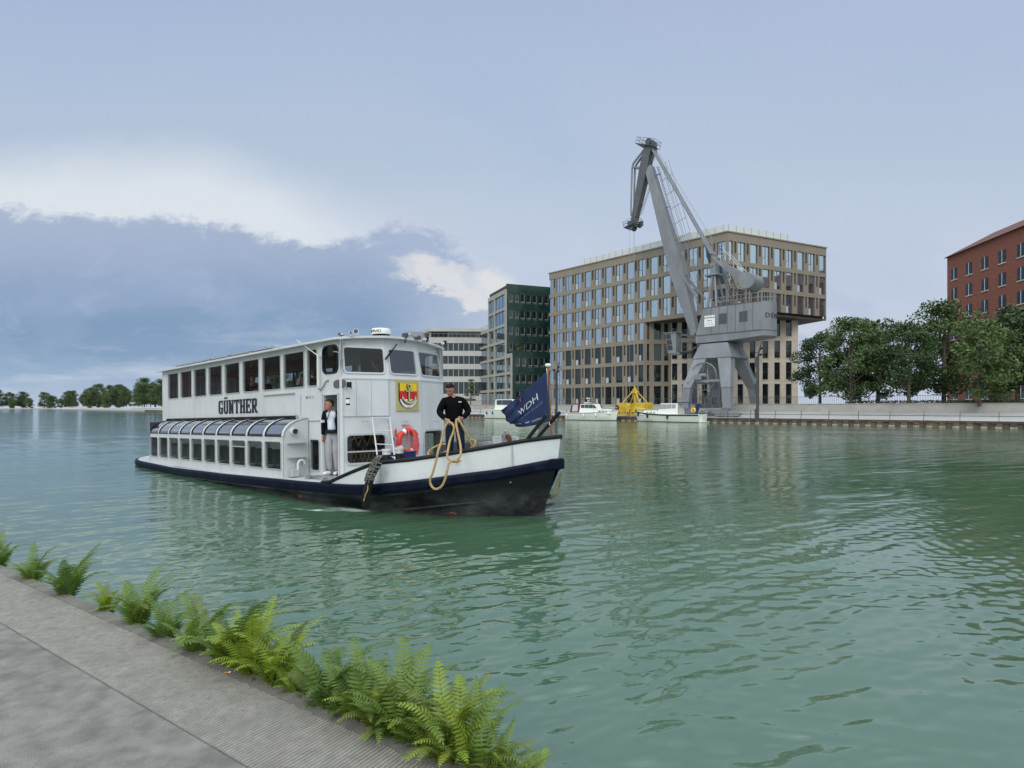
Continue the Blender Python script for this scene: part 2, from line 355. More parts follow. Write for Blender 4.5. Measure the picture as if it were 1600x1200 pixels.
n2 = N.new('ShaderNodeTexNoise'); n2.inputs['Scale'].default_value = .16; n2.inputs['Detail'].default_value = 3; L.new(mp.outputs[0], n2.inputs['Vector'])
r2 = N.new('ShaderNodeMapRange'); r2.inputs[1].default_value = .35; r2.inputs[2].default_value = .65; r2.inputs[3].default_value = .35; r2.inputs[4].default_value = 1.25; L.new(n2.outputs['Fac'], r2.inputs[0])
# the mesh carries the near ripples; far off, where its cells grow, the same ripples continue as bump
sp = N.new('ShaderNodeSeparateXYZ'); L.new(g.outputs['Position'], sp.inputs[0])
r3 = N.new('ShaderNodeMapRange'); r3.inputs[1].default_value = 6; r3.inputs[2].default_value = 45; r3.inputs[3].default_value = .005; r3.inputs[4].default_value = .03; L.new(sp.outputs[1], r3.inputs[0])
mu = N.new('ShaderNodeMath'); mu.operation = 'MULTIPLY'; L.new(r2.outputs[0], mu.inputs[0]); L.new(r3.outputs[0], mu.inputs[1])
bp = N.new('ShaderNodeBump'); bp.inputs['Strength'].default_value = 1; L.new(mu.outputs[0], bp.inputs['Distance']); L.new(n1.outputs['Fac'], bp.inputs['Height']); L.new(bp.outputs[0], b.inputs['Normal'])
fa = N.new('ShaderNodeAttribute'); fa.attribute_name = 'foam'
n4 = N.new('ShaderNodeTexNoise'); n4.inputs['Scale'].default_value = 6; n4.inputs['Detail'].default_value = 7; n4.inputs['Roughness'].default_value = .7; L.new(mp.outputs[0], n4.inputs['Vector'])
ad = N.new('ShaderNodeMath'); ad.operation = 'MULTIPLY_ADD'; ad.inputs[1].default_value = .75; nh = N.new('ShaderNodeMath'); nh.operation = 'MULTIPLY'; nh.inputs[1].default_value = .5; L.new(n4.outputs['Fac'], nh.inputs[0]); L.new(fa.outputs['Fac'], ad.inputs[0]); L.new(nh.outputs[0], ad.inputs[2])
ss = N.new('ShaderNodeMapRange'); ss.interpolation_type = 'SMOOTHSTEP'; ss.inputs[1].default_value = .62; ss.inputs[2].default_value = 1.0; L.new(ad.outputs[0], ss.inputs[0])
n5 = N.new('ShaderNodeTexNoise'); n5.inputs['Scale'].default_value = .12; n5.inputs['Detail'].default_value = 2; L.new(g.outputs['Position'], n5.inputs['Vector'])
rb = N.new('ShaderNodeValToRGB'); rb.color_ramp.elements[0].position = .35; rb.color_ramp.elements[1].position = .65
rb.color_ramp.elements[0].color = (.050, .108, .060, 1); rb.color_ramp.elements[1].color = (.060, .124, .070, 1); L.new(n5.outputs['Fac'], rb.inputs[0])
x = N.new('ShaderNodeMix'); x.data_type = 'RGBA'; L.new(ss.outputs[0], x.inputs[0]); L.new(rb.outputs[0], x.inputs[6]); x.inputs[7].default_value = (.55, .62, .60, 1); L.new(x.outputs[2], b.inputs['Base Color'])
rr = N.new('ShaderNodeMapRange'); rr.inputs[3].default_value = .045; rr.inputs[4].default_value = .6; L.new(ss.outputs[0], rr.inputs[0]); L.new(rr.outputs[0], b.inputs['Roughness'])
me.materials.append(m)
bed = MB().add([(-3000,-6,-3),(3000,-6,-3),(3000,4000,-3),(-3000,4000,-3)], [(0,1,2,3)]).build('canal_bed', mat('mud', (.05,.05,.04)), recalc=False); tag(bed, kind='structure')

# ---------------------------------------------------------------- near quay: ribbed coping stones along the edge, path behind
EDGE = Frame((-.156, 2.556, 0), zrot(R(180-33.2)))       # x runs along the edge towards the left, y from the water inland
ZQ = .60
mc = mat('coping_concrete', (.165,.155,.14), .9, var=.22, vscale=7, bump=.5, bscale=120, dirt=(.10,.10,.09), dscale=4, damt=.7)
mr = mat('rib_concrete', (.28,.265,.24), .9, var=.2, vscale=20, bump=.3, bscale=150, dirt=(.17,.165,.15), dscale=5, damt=.75)
mpth = mat('path_concrete', (.21,.20,.182), .9, var=.25, vscale=9, bump=.6, bscale=160, dirt=(.09,.088,.08), dscale=3, damt=.7)
qm = MB(); qm.T = EDGE.M
x0, x1 = -9, 26
XF = 300
qm.mat(0).box((x0, 0, -3), (XF, .55, ZQ-.004))
qm.box((x0, .0, ZQ-.03), (XF, .10, ZQ))
st = MB(); st.T = EDGE.M
nr = 0
rr_ = random.Random(4)
xx = x0
qm.mat(1)
while xx < x1:
    w = .0085+rr_.uniform(-.001, .001); y0, y1 = .104+rr_.uniform(-.004, .006), .545
    # a rib: sloped sides, worn top
    pr = [(xx, 0), (xx+.003, .0052), (xx+w, .0052), (xx+w+.003, 0)]
    vs = [(px_, y0, ZQ-.0042+h) for px_, h in pr]+[(px_, y1, ZQ-.0042+h) for px_, h in pr]
    qm.add(vs, [(0,1,5,4), (1,2,6,5), (2,3,7,6), (0,3,2,1), (4,5,6,7)])
    xx += .0215
quay = qm.build('quay', [mc, mr], weld=False); tag(quay, kind='structure')
pm = MB(); pm.T = EDGE.M; pm.box((x0, .556, -3), (XF, 60, ZQ-.001)); path = pm.build('path', mpth); tag(path, kind='structure')

# ---------------------------------------------------------------- far quay
Q = Frame((37.4, 74.5, 0), zrot(R(-45)))                 # x along the far quay towards the right, y inland
ZE, ZP, ZT = .66, 1.55, 2.6                              # quay edge, head of the sloping promenade, building terrace
mprom = mat('promenade_paving', (.36,.36,.35), .85, var=.1, vscale=.5, bump=.1, bscale=6, dirt=(.33,.33,.31), dscale=.25, damt=.5)
pr = MB(); pr.T = Q.M; LL, RR = -700, 260
pr.add([(LL,0,-3),(LL,0,ZE),(LL,3.4,ZE+.02),(LL,11,ZP),(RR,0,-3),(RR,0,ZE),(RR,3.4,ZE+.02),(RR,11,ZP)], [(0,1,5,4),(1,2,6,5),(2,3,7,6)])
pr.add([(LL,11,ZP-.5),(RR,11,ZP-.5),(RR,11,ZP),(LL,11,ZP)], [(0,1,2,3)])
o = pr.build('promenade', mprom); tag(o, kind='structure')
te = MB(); te.T = Q.M; te.add([(LL,11.4,ZT-.02),(RR,11.4,ZT-.02),(RR,900,ZT+4),(LL,900,ZT+4)], [(0,1,2,3)])
o = te.build('ground', mat('terrace_ground', (.28,.27,.25), .9, var=.15, vscale=.3)); tag(o, kind='structure')
lw = MB(); lw.T = Q.M
lw.box((-140, 11.002, ZP-1), (RR, 11.4, ZT))
lw.box((-140, 10.93, ZT+.0), (RR, 11.45, ZT+.09))
o = lw.build('terrace_wall', mat('pale_concrete', (.36,.35,.325), .85, var=.1, vscale=.7, dirt=(.25,.25,.2), dscale=.6, damt=.6), bevel=.015)
tag(o, 'long low pale concrete wall between the far promenade and the office buildings', 'wall')
# steel sheet piling
sp_ = MB(); sp_.T = Q.M
sp_.mat(0).box((-330, -.16, ZE-.20), (120, -.002, ZE+.035))
x = -330
while x < 120:
    sp_.mat(1).add([(x,-.02,-2),(x,-.02,ZE-.2),(x+.10,-.14,ZE-.2),(x+.10,-.14,-2),(x+.60,-.14,-2),(x+.60,-.14,ZE-.2),(x+.70,-.02,ZE-.2),(x+.70,-.02,-2),(x+1.2,-.02,-2),(x+1.2,-.02,ZE-.2)],
                   [(0,1,2,3),(3,2,5,4),(4,5,6,7),(7,6,9,8)])
    sp_.mat(2).box((x+.06, -.15, -.5), (x+.64, -.142, .10))
    x += 1.2
o = sp_.build('quay_wall', [mat('rust_cap', (.085,.06,.05), .8, var=.4, vscale=1.5), mat('rust_piling', (.10,.075,.055), .85, var=.5, vscale=2, dirt=(.22,.12,.05), dscale=1.2, damt=.7),
                            mat('lime_scum', (.33,.32,.26), .9, var=.4, vscale=5)], weld=False)
tag(o, 'rust brown steel sheet pile quay wall with dark pockets along the far waterline', 'quay wall')
# promenade railing, leaning posts with one rail
rl = thing('railing', Q.M @ V((0,.7,ZE)), 'thin dark railing with slanting posts along the edge of the far quay', 'railing', rot=(0,0,R(-45)))
MB().bar((-150,.10,.55), (60,.10,.55), .05, .07).build('rail', M['darkgrey'], rl)
p0 = MB().bar((0,0,-.02), (0,.22,1.05), .05, .09).build('post', M['darkgrey'], rl, (-96,0,0))
for i in range(1, 48):
    c = p0.copy(); C.objects.link(c); c.location.x = -96+i*3.3
# ---------------------------------------------------------------- buildings on the far bank
GL = pane('office_glass', (.035,.05,.065), .56, (.70,.86,.98))
GLd = pane('office_glass_dark', (.010,.015,.017), .075, (.75,.88,.95))  # on the tan block's lower storeys its darkness stands in for dark reflections
mtan = mat('tan_facade_panel', (.225,.196,.155), .7, var=.08, vscale=.35, bump=.05, bscale=4)
mtan2 = mat('brown_vent_slot', (.055,.04,.032), .8)
mframe = mat('window_frame_dark', (.05,.048,.045), .5)
mpale = mat('white_spandrel', (.42,.46,.5), .5)
M['stoneframe'] = mat('pale_window_frame', (.32,.31,.27), .6)
mroof = mat('roof_gravel', (.3,.3,.29), .9)
wincache = {}
def window(name, w, h, kind, par, loc, rot=0):
    """one glazed opening as a single mesh: frame, panes, mullions; front at y=0, x to the right"""
    key = (round(w, 2), round(h, 2), kind)
    if key in wincache:
        o = wincache[key].copy(); C.objects.link(o); o.parent = par; o.location = loc; o.rotation_euler = (0,0,rot); o.name = name; return o
    b = MB(); f = .06
    b.mat(1).box((0,0,0),(w,.08,f)).box((0,0,h-f),(w,.08,h)).box((0,0,f),(f,.08,h-f)).box((w-f,0,f),(w,.08,h-f))
    b.mat(0).box((f,.03,f),(w-f,.06,h-f))
    b.mat(1)
    if kind == 'casement':
        b.box((w*.46,-.01,f),(w*.52,.07,h-f)); b.mat(2).box((f,.015,f),(w*.46,.028,h*.38)); b.mat(1).box((f,.0,h*.38),(w*.46,.07,h*.40))
    elif kind == 'slim': b.box((f,-.01,h*.42),(w-f,.07,h*.42+.07))
    elif kind == 'double': b.box((w*.68,-.01,f),(w*.71,.07,h-f)); b.box((w*.36,-.005,f),(w*.375,.07,h-f))
    elif kind == 'tile': b.mat(2).box((f,-.02,f),(w-f,.028,h*.16)); b.mat(1).box((f,-.02,h*.16),(w-f,.07,h*.16+.10))
    mats = {'tile': [GLd, M['stoneframe'], mframe], 'slim': [GLd, mframe, mpale], 'low': [GLd, mframe, mpale], 'lowcase': [GLd, mframe, mpale]}.get(kind, [GL, mframe, mpale])
    if kind == 'lowcase': b.box((w*.46,-.01,f),(w*.52,.07,h-f)); b.mat(2).box((f,.015,f),(w*.46,.028,h*.34))
    o = b.build(name, mats, par, loc, (0,0,rot), weld=False); wincache[key] = o; return o
M['stoneframe'] = mat('pale_window_frame', (.32,.31,.27), .6)

# -- tan grid office block
TB = thing('office_building', (36.66, 98, ZT), 'large tan office block with grid windows and an overhanging corner behind the crane', 'building')
def tan_facade(fr, length, starts, p, floors, x_end, name):
    """local x along the facade, y inward; piers, bands and vent slots as one wall mesh"""
    b = MB(); b.T = TB.matrix_basis.inverted() @ fr.M; fh = 4.046; op = .60*p; wins = []
    for k in floors:
        z0 = k*fh; zt = z0+fh
        xe = x_end(k); zb = z0+.38; zh = zt-.38
        b.mat(0).box((0, 0, zt-.38), (xe, .5, zt+.38 if k < 6 else zt+1.05))
        if k == 0: b.box((0, .02, -.6), (xe, .5, .12)); zb = .12
        if k == 4: b.box((x_end(3)+.002 if x_end(3) < xe else xe-.01, .0, z0-.38), (xe, .5, z0+.38))
        edges = [0]
        for s in starts:
            w_ = op if s != starts[0] else min(op, .92)
            if s+w_ > xe-.22: w_ = xe-.22-s
            if w_ < .45: continue
            e = edges[-1]
            # pier between the previous opening and this one, with its vent slot set back
            if s-e > .25:
                sl0, sl1 = e+(s-e)*.28, e+(s-e)*.70
                if e == 0: b.mat(0).box((0, .012, zb), (s, .5, zh))
                else:
                    zs = zb+(zh-zb)*.40
                    b.mat(0).box((e, .012, zb), (sl0, .5, zh)).box((sl1, .012, zb), (s, .5, zh)).box((sl0, .02, zb), (sl1, .5, zs))
                    b.mat(1).box((sl0, .14, zs), (sl1, .5, zh))
            wins.append((s, zb, w_, zh-zb, k)); edges.append(s+w_)
        b.mat(0).box((edges[-1], .012, zb), (xe, .5, zh))
    # panel joints of the bands
    o = b.build(name, [mtan, mtan2], TB, weld=False)
    return wins
fA = Frame((8.3, 128.8, ZT), zrot(math.atan2(-30.8, 28.36))); LA = math.hypot(30.8, 28.36)
fB = Frame((36.66, 98, ZT), zrot(R(24.5))); LB = 24.5
xa = fA.px(869.4, 450, y=0).x; xb = fA.px(1120, 400, y=0).x; pA = (xb-xa)/14
startsA = [.15]+[xa+i*pA for i in range(15)]
xc = fB.px(1153, 400, y=0).x; xd = fB.px(1246, 400, y=0).x; pB = (xd-xc)/5
startsB = [.3]+[xc+i*pB for i in range(8)]
XCUT = fA.px(1006.5, 520, y=0).x
wA = tan_facade(fA, LA, startsA, pA, range(7), lambda k: LA-.06 if k >= 4 else XCUT, 'facade')
wB = tan_facade(fB, LB, startsB, pB, range(4, 7), lambda k: LB, 'facade')
wl = [(fA, w) for w in wA]+[(fB, w) for w in wB]
TBi = TB.matrix_basis.inverted()
def place(fr, w, y, par, Mi):
    P = Mi @ fr.M @ V((w[0], y, w[1])); return P, math.atan2(fr.M[1][0], fr.M[0][0])
far_, near_ = [], []
for fr, w in wl:
    d = (fr.M @ V((w[0], 0, w[1]))).length; (near_ if len(wl) <= 100 else far_).append((d, fr, w))
far_.sort(key=lambda t: t[0])
near_ = near_+far_[:99]; rest = far_[99:]
for i, (d, fr, w) in enumerate(near_):
    P, a = place(fr, w, .20, TB, TBi); k = w[4]; alt = (int(round(w[0]/pA))+k) % 2
    kind = ('casement' if alt else 'plain') if k >= 3 else ('lowcase' if alt else 'low')  # darker glass below imitates the dark bank mirrored in the lower storeys
    window('window', w[2], w[3], kind, TB, P, a)
if rest:
    b = MB()
    for d, fr, w in rest:
        b.T = TBi @ fr.M @ Matrix.Translation((w[0], .20, w[1])); b.mat(1).box((0,0,0),(w[2],.02,w[3])); b.mat(0).box((.06,-.03,.06),(w[2]-.06,-.002,w[3]-.06)); b.mat(1).box((w[2]*.46,-.05,.06),(w[2]*.52,-.031,w[3]-.06))
    o = b.build('window', [GL, mframe], TB, weld=False); tag(o, kind='stuff')
# body behind the glass, corner glazing, soffit, return wall, roof parapet
b = MB(); b.T = TBi
def pt(fr, x, y): q = fr.M @ V((x, y, 0)); return (q.x, q.y)
A0 = pt(fA, .3, .62); A1 = pt(fA, LA-.9, .62); B1 = pt(fB, LB-.2, .62); Ac = pt(fA, XCUT-.4, .62)
back = (B1[0]-6, B1[1]+22); A0b = (A0[0]+16, A0[1]+24)
def body(poly, z0, z1): b.prism([(x, y, z0) for x, y in poly], (0, 0, z1-z0))
body([A0, Ac, (31.0, 113.5), (A0b[0]+12, A0b[1]-8), A0b], ZT-.5, ZT+4*4.046-.3)
zc = ZT+4*4.046-.30; zr = ZT+7*4.046+.9
body([pt(fA, .3, .5), pt(fA, LA-.3, .5), pt(fB, LB, .5), back, A0b], zc-.02, zc+.3)
body([A0, A1, B1, back, A0b], zc+.31, zr)
b.build('core', mat('dark_core', (.06,.055,.05), .8), TB)
b = MB(); b.T = TBi
body([pt(fA, -.15, -.15), pt(fA, LA+.08, -.18), pt(fB, LB+.1, -.15), back, A0b], zr+.14, zr+.34)
b.build('cornice', mtan, TB)
b = MB(); b.T = TBi; zp = zr+.345
s0 = fA.px(916, 415, y=1.2).x; e1 = fB.px(1226, 372, y=1.2).x
for fr, xa_, xb_ in ((fA, s0, LA-1.0), (fB, .75, e1)):
    b.T = TBi @ fr.M; zz = zp-ZT
    b.mat(0).box((xa_, .6, zz), (xb_, .64, zz+1.35))
    n = int((xb_-xa_)/1.6)
    for i in range(n+1): b.mat(1).box((xa_+i*(xb_-xa_)/n-.03, .54, zz), (xa_+i*(xb_-xa_)/n+.03, .598, zz+1.38))
b.build('roof_screen', [mat('frosted_screen', (.55,.58,.58), .35), M['steel']], TB)
for px_, y0 in ((1140, 360), (1000, 404), (930, 416)):
    q = (fA if px_ < 1137 else fB).px(px_, 380, y=3); q = TBi @ (fA if px_ < 1137 else fB).M @ V((q.x, 3, zp-ZT))
    MB().cyl((0,0,-.3), (0,0,2.6), .04, .015, 6).build('mast', M['steel'], TB, q)
# corner pane: full height glass on the overhanging corner
for k in range(4, 7):
    x0c = startsA[-1]+.60*pA
    o = None
# return wall under the overhang (four storeys)
fR = Frame((*pt(fA, XCUT, .03), ZT), zrot(R(8))); LR = 5.4
b = MB(); b.T = TBi @ fR.M; rw = []
for k in range(4):
    z0 = k*4.046; b.mat(0).box((.03, .01, z0+3.626), (LR, .5, z0+4.466 if k < 3 else z0+3.72))
    if k == 0: b.box((.03,.02,-.6),(LR,.5,.12))
    zb, zh = (z0+.42 if k else .12), z0+3.626
    for a, c in ((.03, .55), (1.05, 1.95), (3.45, 4.0), (4.9, LR)): b.box((a,.03,zb),(c,.5,zh))
    for a, c in ((.55, 1.05), (1.95, 3.45), (4.0, 4.9)): rw.append((a, zb, c-a, zh-zb, k))
b.build('return_wall', [mtan], TB, weld=False)
for w in rw:
    P, a = place(fR, w, .3, TB, TBi); window('return_window', w[2], w[3], 'low', TB, P, a)

# -- pale stone building under the overhang
SBo = fR.M @ V((LR-.02, .06, 0)); fS = Frame((SBo.x, SBo.y, ZT), zrot(R(-8))); LS = fS.px(1247, 560, y=0).x
SB = thing('stone_building', SBo, 'pale sand coloured stone building with narrow upright windows under the tan overhang', 'building', rot=(0,0,R(-8)))
mst = mat('sandstone', (.50,.445,.375), .85, var=.09, vscale=1.2, bump=.12, bscale=25, dirt=(.30,.26,.22), dscale=.4, damt=.35)
cols = [fS.px(p, 560, y=0).x for p in (1050, 1065.5, 1081, 1096.5, 1119, 1135, 1152.5, 1171.5, 1191.5, 1210, 1228)]
b = MB(); fh = 4.046; ww = 1.02; hs = []
for k in range(4):
    zb, zh = k*fh+.75, k*fh+3.95
    if k == 0: zb = .05
    b.box((0,0,zh),(LS,.5,(k+1)*fh+.75 if k < 3 else 4*fh-.31)); x = 0
    if k == 0: b.box((0,.02,-.6),(LS,.5,.05))
    for c in cols:
        b.box((x,.0,zb),(c,.5,zh)); hs.append((c, zb, zh-zb)); x = c+ww
    b.box((x,0,zb),(LS,.5,zh))
    for c in cols:
        if k: b.box((c-.02,-.10,zb-.09),(c+ww+.02,.22,zb-.002))
b.box((LS-.5,.501,-.6),(LS,14,4*fh-.32)); b.build('wall', mst, SB, weld=False)
for c, zb, h in hs: window('window', ww, h, 'slim', SB, (c, .30, zb))
MB().box((.1,.56,-.5),(LS-.55,14,4*fh-.34)).build('core', M['interior'], SB)

# -- dark green tiled building with its stepped pale grid front
GB = thing('green_building', (-1.2, 135, ZT), 'dark green tiled office building with a stepped pale concrete grid of windows on its side', 'building', rot=(0,0,R(21)))
mg = bpy.data.materials.new('green_tile'); mg.use_nodes = True; nt = mg.node_tree; N = nt.nodes; L = nt.links; bb = N['Principled BSDF']; bb.inputs['Roughness'].default_value = .28
tc = N.new('ShaderNodeTexCoord'); br = N.new('ShaderNodeTexBrick'); br.inputs['Scale'].default_value = 1; br.inputs['Brick Width'].default_value = 1.35; br.inputs['Row Height'].default_value = 1.9
br.inputs['Color1'].default_value = (.010,.036,.032,1); br.inputs['Color2'].default_value = (.026,.062,.055,1); br.inputs['Mortar'].default_value = (.008,.022,.02,1); br.inputs['Mortar Size'].default_value = .02; br.offset = .5
rt = N.new('ShaderNodeMapping'); rt.inputs['Rotation'].default_value = (R(90),0,0); L.new(tc.outputs['Object'], rt.inputs[0]); L.new(rt.outputs[0], br.inputs['Vector'])
br2 = N.new('ShaderNodeTexBrick'); br2.inputs['Brick Width'].default_value = .3; br2.inputs['Row Height'].default_value = .12; br2.inputs['Mortar Size'].default_value = .01; br2.inputs['Scale'].default_value = 1
br2.inputs['Color1'].default_value = (.55,.55,.55,1); br2.inputs['Color2'].default_value = (1.25,1.25,1.25,1); br2.inputs['Mortar'].default_value = (.4,.4,.4,1); L.new(rt.outputs[0], br2.inputs['Vector'])
mm = N.new('ShaderNodeMix'); mm.data_type = 'RGBA'; mm.blend_type = 'MULTIPLY'; mm.inputs[0].default_value = 1; L.new(br.outputs[0], mm.inputs[6]); L.new(br2.outputs[0], mm.inputs[7]); L.new(mm.outputs[2], bb.inputs['Base Color'])
mgrid = mat('pale_grid_concrete', (.34,.32,.27), .75, var=.08, vscale=.6)
fh = 3.82; GW = 17.5; FW = 3.7
# rows of the green front: (top block at y=0, lower block stands forward by FW)
def green_wall(par, y, z0, z1, cols, rows, w, h, name):
    b = MB(); z = z0
    for r in rows:
        b.box((0, y, z), (GW, y+.5, r)); x = 0
        for c in cols: b.box((x, y, r), (c, y+.5, r+h)); x = c+w
        b.box((x, y, r), (GW, y+.5, r+h)); z = r+h
        for c in cols: window('window', w, h, 'tile', par, (c, y+.12, r))
    b.box((0, y, z), (GW, y+.5, z1)); b.build(name, mg, par, weld=False)
Gf = Frame((-1.2, 135, ZT), zrot(R(21)))
tops = [Gf.px(p, 500, y=0).x for p in (794.9, 804.3, 813.6, 823, 832.3, 841.6, 851)]
lows = [Gf.px(p, 590, y=-FW).x for p in (806, 815.4, 825.2, 835, 844.5, 853.5)]
ztop = 28.5; zlow = 3*fh+1.0
green_wall(GB, 0, zlow-.8, ztop, tops, [k*fh+1.15 for k in range(3, 7)], .98, 2.15, 'tile_wall')
green_wall(GB, -FW, -.6, zlow, lows, [k*fh+1.15 for k in range(0, 3)], .98, 2.15, 'tile_wall')
# pale grid side: local x=0 plane, running along +y
bays = [(-FW, 0, 2), (0, 7.9, 6), (7.9, 12.6, 6), (12.6, 20.5, 4), (20.5, 25, 1)]      # (from, to, highest storey)
b = MB(); gw = []
b.box((-.02, -FW, -.6), (-.42, 25, .1))
for y0, y1, top in bays:
    for k in range(top+1):
        zb = k*fh+.1; zt = (k+1)*fh+.1
        b.box((-.02, y0, zt-.62), (-.42, y1, zt if k < top else zt+.35)); b.box((-.021, y0, zb), (-.419, y0+.38, zt-.62)); b.box((-.021, y1-.38, zb), (-.419, y1, zt-.62))
        gw.append((y0+.38, y1-.38, zb, zt-.62-zb))
b.build('grid_facade', mgrid, GB, weld=False)
for y0, y1, zb, h in gw: window('grid_window', y1-y0, h, 'double', GB, (-.12, y1, zb), R(-90))
b = MB()
b.box((0.02,.51,-.5),(GW,12.6,ztop-.3)).box((.02,12.61,-.5),(GW,20.5,5*fh+.4)).box((.02,20.51,-.5),(GW,25,2*fh+.4)).box((.02,-FW+.51,-.5),(GW-.02,.5,zlow-.82))
b.build('core', M['interior'], GB)
b = MB()
for y in np.arange(13, 20.6, .75): b.cyl((-.2,y,5*fh+.4),(-.2,y,5*fh+1.5),.03,n=6)
b.tube([(-.2,12.8,5*fh+1.5),(-.2,20.4,5*fh+1.5)],.03,6); b.build('terrace_railing', M['steel'], GB)

# -- white banded office further back
OB = thing('banded_office', (-21.5, 152, ZT), 'grey white office with long window bands and a flat projecting roof behind the wheelhouse', 'building', rot=(0,0,R(3)))
mw = mat('pale_panel', (.44,.435,.42), .7, var=.06, vscale=.4, dirt=(.25,.25,.24), dscale=.3, damt=.4)
Of = Frame((-21.5, 152, ZT), zrot(R(3))); WL, WR_ = -6.0, 14
b = MB(); bw = []
zz = [3.1, 6.2, 7.7, 9.6, 11.0, 13.1, 14.45, 16.5, 18.0]
for i in range(0, 8, 2):
    b.box((0,.0,zz[i+1]),(WR_,.4,zz[i+2])); bw.append((zz[i], zz[i+1]))
b.box((0,0,-.6),(WR_,.4,3.1))
b.box((-.02,.0,-.6),(-.4,14,18)); b.box((0,.01,3.1),(.5,.39,16.5))
b.build('wall', mw, OB, weld=False)
for (z0, z1) in bw:
    x = .55
    while x < WR_-1.4: window('window', 1.25, z1-z0, 'low', OB, (x, .22, z0)); x += 1.38
b = MB()
for (z0, z1) in bw:
    x = .55+1.25
    while x < WR_-1.4: b.box((x,.12,z0),(x+.13,.36,z1)); x += 1.38
b.build('mullions', mw, OB, weld=False)
MB().box((.1,.45,-.5),(WR_,14,17.9)).build('core', M['interior'], OB)
b = MB(); b.prism([(-2.2,4,19.5),(-.2,-.9,19.5),(WR_,-.9,19.5),(WR_,14,19.5),(-2.2,14,19.5)], (0,0,.8)); b.build('flat_roof', mw, OB)
b = MB(); b.box((4.5,1.4,18.0),(WR_,12,19.49)); b.box((-.35,1.0,18.0),(.1,12,19.49)); b.build('attic', mw, OB)
for i in range(5): window('attic_window', 1.3, 1.0, 'low', OB, (4.9+i*1.45, 1.32, 18.3))
b = MB(); b.box((-.4,0,18.9),(WR_,.05,18.97))
for i in range(12): b.box((-.3+i*1.2,.0,18.0),(-.26+i*1.2,.05,18.9))
b.build('roof_railing', M['steel'], OB)
b = MB(); b.box((-7.5,6,17.0),(-.5,13,20.2)).box((-7.6,5.5,-.5),(-.45,13.5,17.0)); b.build('plant_room', mat('grey_cladding', (.25,.27,.29), .6, var=.05), OB)
# ---------------------------------------------------------------- harbour crane on rails
e_ = Q.px(1137, 640, y=4.0); PX0 = e_.x; e2 = Q.px(1071, 640, y=4.0); GX_ = PX0-e2.x; e3 = Q.px(1180, 640, x=PX0); GYb = e3.y-4.0
KC = Q.M @ V((PX0-GX_/2, 4+GYb/2, 0)); K = Frame((KC.x, KC.y, 0), zrot(R(-45)))   # crane frame: x towards the right along the quay, y inland, z up
CR = thing('harbour_crane', (KC.x, KC.y, ZE+.2), 'tall grey harbour slewing crane with a folded double jib standing on the far quay', 'crane', rot=(0,0,R(-45)))
CO = Matrix.Translation((0,0,-ZE-.2))
def cm(): b = MB(); b.T = CO; return b
def cz(px_, py_, y=0): return K.px(px_, py_, y=y)
hx, hy_ = GX_/2, GYb/2
g1, g2 = M['crane'], M['crane2']
zt0 = cz(1100, 560, -hy_*.5).z; zt1 = cz(1100, 537.5, -hy_*.5).z      # underside and top of the portal head
tx, ty = hx*.55, hy_*.42
# portal: four splayed box legs and a box head
for sx in (-1, 1):
    for sy in (-1, 1):
        b = cm(); top = V((sx*tx, sy*ty, zt0+.2)); knee = V((sx*hx*.93, sy*hy_*.93, 5.2)); foot = V((sx*hx, sy*hy_, 2.15))
        n_ = V((0,1,0))
        def ring(c, w, d): return [c+V((-w/2,-d/2,0)), c+V((w/2,-d/2,0)), c+V((w/2,d/2,0)), c+V((-w/2,d/2,0))]
        b.loft([ring(top, 2.1, 1.7), ring(knee, 1.45, 1.15)], smooth=False); b.loft([ring(knee-V((0,0,.02)), 1.36, 1.06), ring(foot, 1.25, .8)], smooth=False)
        b.cbox(knee, (1.5, 1.2, .08)); b.cbox(foot-V((0,0,.1)), (1.5, .95, .2))
        lg = b.build('leg', g1, CR, bevel=.03)
b = cm()
def rg(x, y, z): return [V((-x,-y,z)), V((x,-y,z)), V((x,y,z)), V((-x,y,z))]
b.loft([rg(tx+1.3, ty+1.05, zt0), rg(tx+.35, ty+.45, zt1)], smooth=False); b.box((-tx-1.33,-ty-1.08,zt0-.07),(tx+1.33,ty+1.08,zt0+.02))
b.build('portal_head', g1, CR, bevel=.05)
b = cm(); b.cyl((0,0,zt1-.02),(0,0,zt1+.75),2.1,2.0,32); b.build('slewing_ring', g2, CR)
# sill beams, bogies, rail buffers
for sy in (-1, 1):
    b = cm(); b.box((-hx-.3, sy*hy_-.35, 1.75), (hx+.3, sy*hy_+.35, 2.06)); b.build('sill_beam', g1, CR, bevel=.02)
    for sx in (-1, 1):
        b = cm(); cx, cy = sx*hx, sy*hy_
        b.prism([(cx-1.9,cy-.3,1.0),(cx-1.5,cy-.3,1.55),(cx-.4,cy-.3,1.7),(cx+.4,cy-.3,1.7),(cx+1.5,cy-.3,1.55),(cx+1.9,cy-.3,1.0),(cx+1.7,cy-.3,.88),(cx-1.7,cy-.3,.88)], (0,.6,0))
        b.cyl((cx-2.2,cy,1.25),(cx-1.6,cy,1.25),.14); b.cyl((cx+1.6,cy,1.25),(cx+2.2,cy,1.25),.14)
        for ww in (-1.1, -.35, .35, 1.1):
            b.cyl((cx+ww,cy-.36,1.35),(cx+ww,cy-.30,1.35),.16); b.bar((cx+ww-.15,cy-.33,1.05),(cx+ww+.2,cy-.33,1.6),.07,.05)
        bg = b.build('bogie', g1, CR, bevel=.02)
        for ww in (-1.2, 1.2):
            wl_ = MB(); wl_.cyl((0,-.12,0),(0,.12,0),.36,n=20); wl_.build('wheel', g2, bg, CO @ V((cx+ww, cy, 1.02)))
b = cm()
for sy in (-1, 1): b.box((-40, sy*hy_-.07, .55), (30, sy*hy_+.07, .86 if sy < 0 else 1.2))
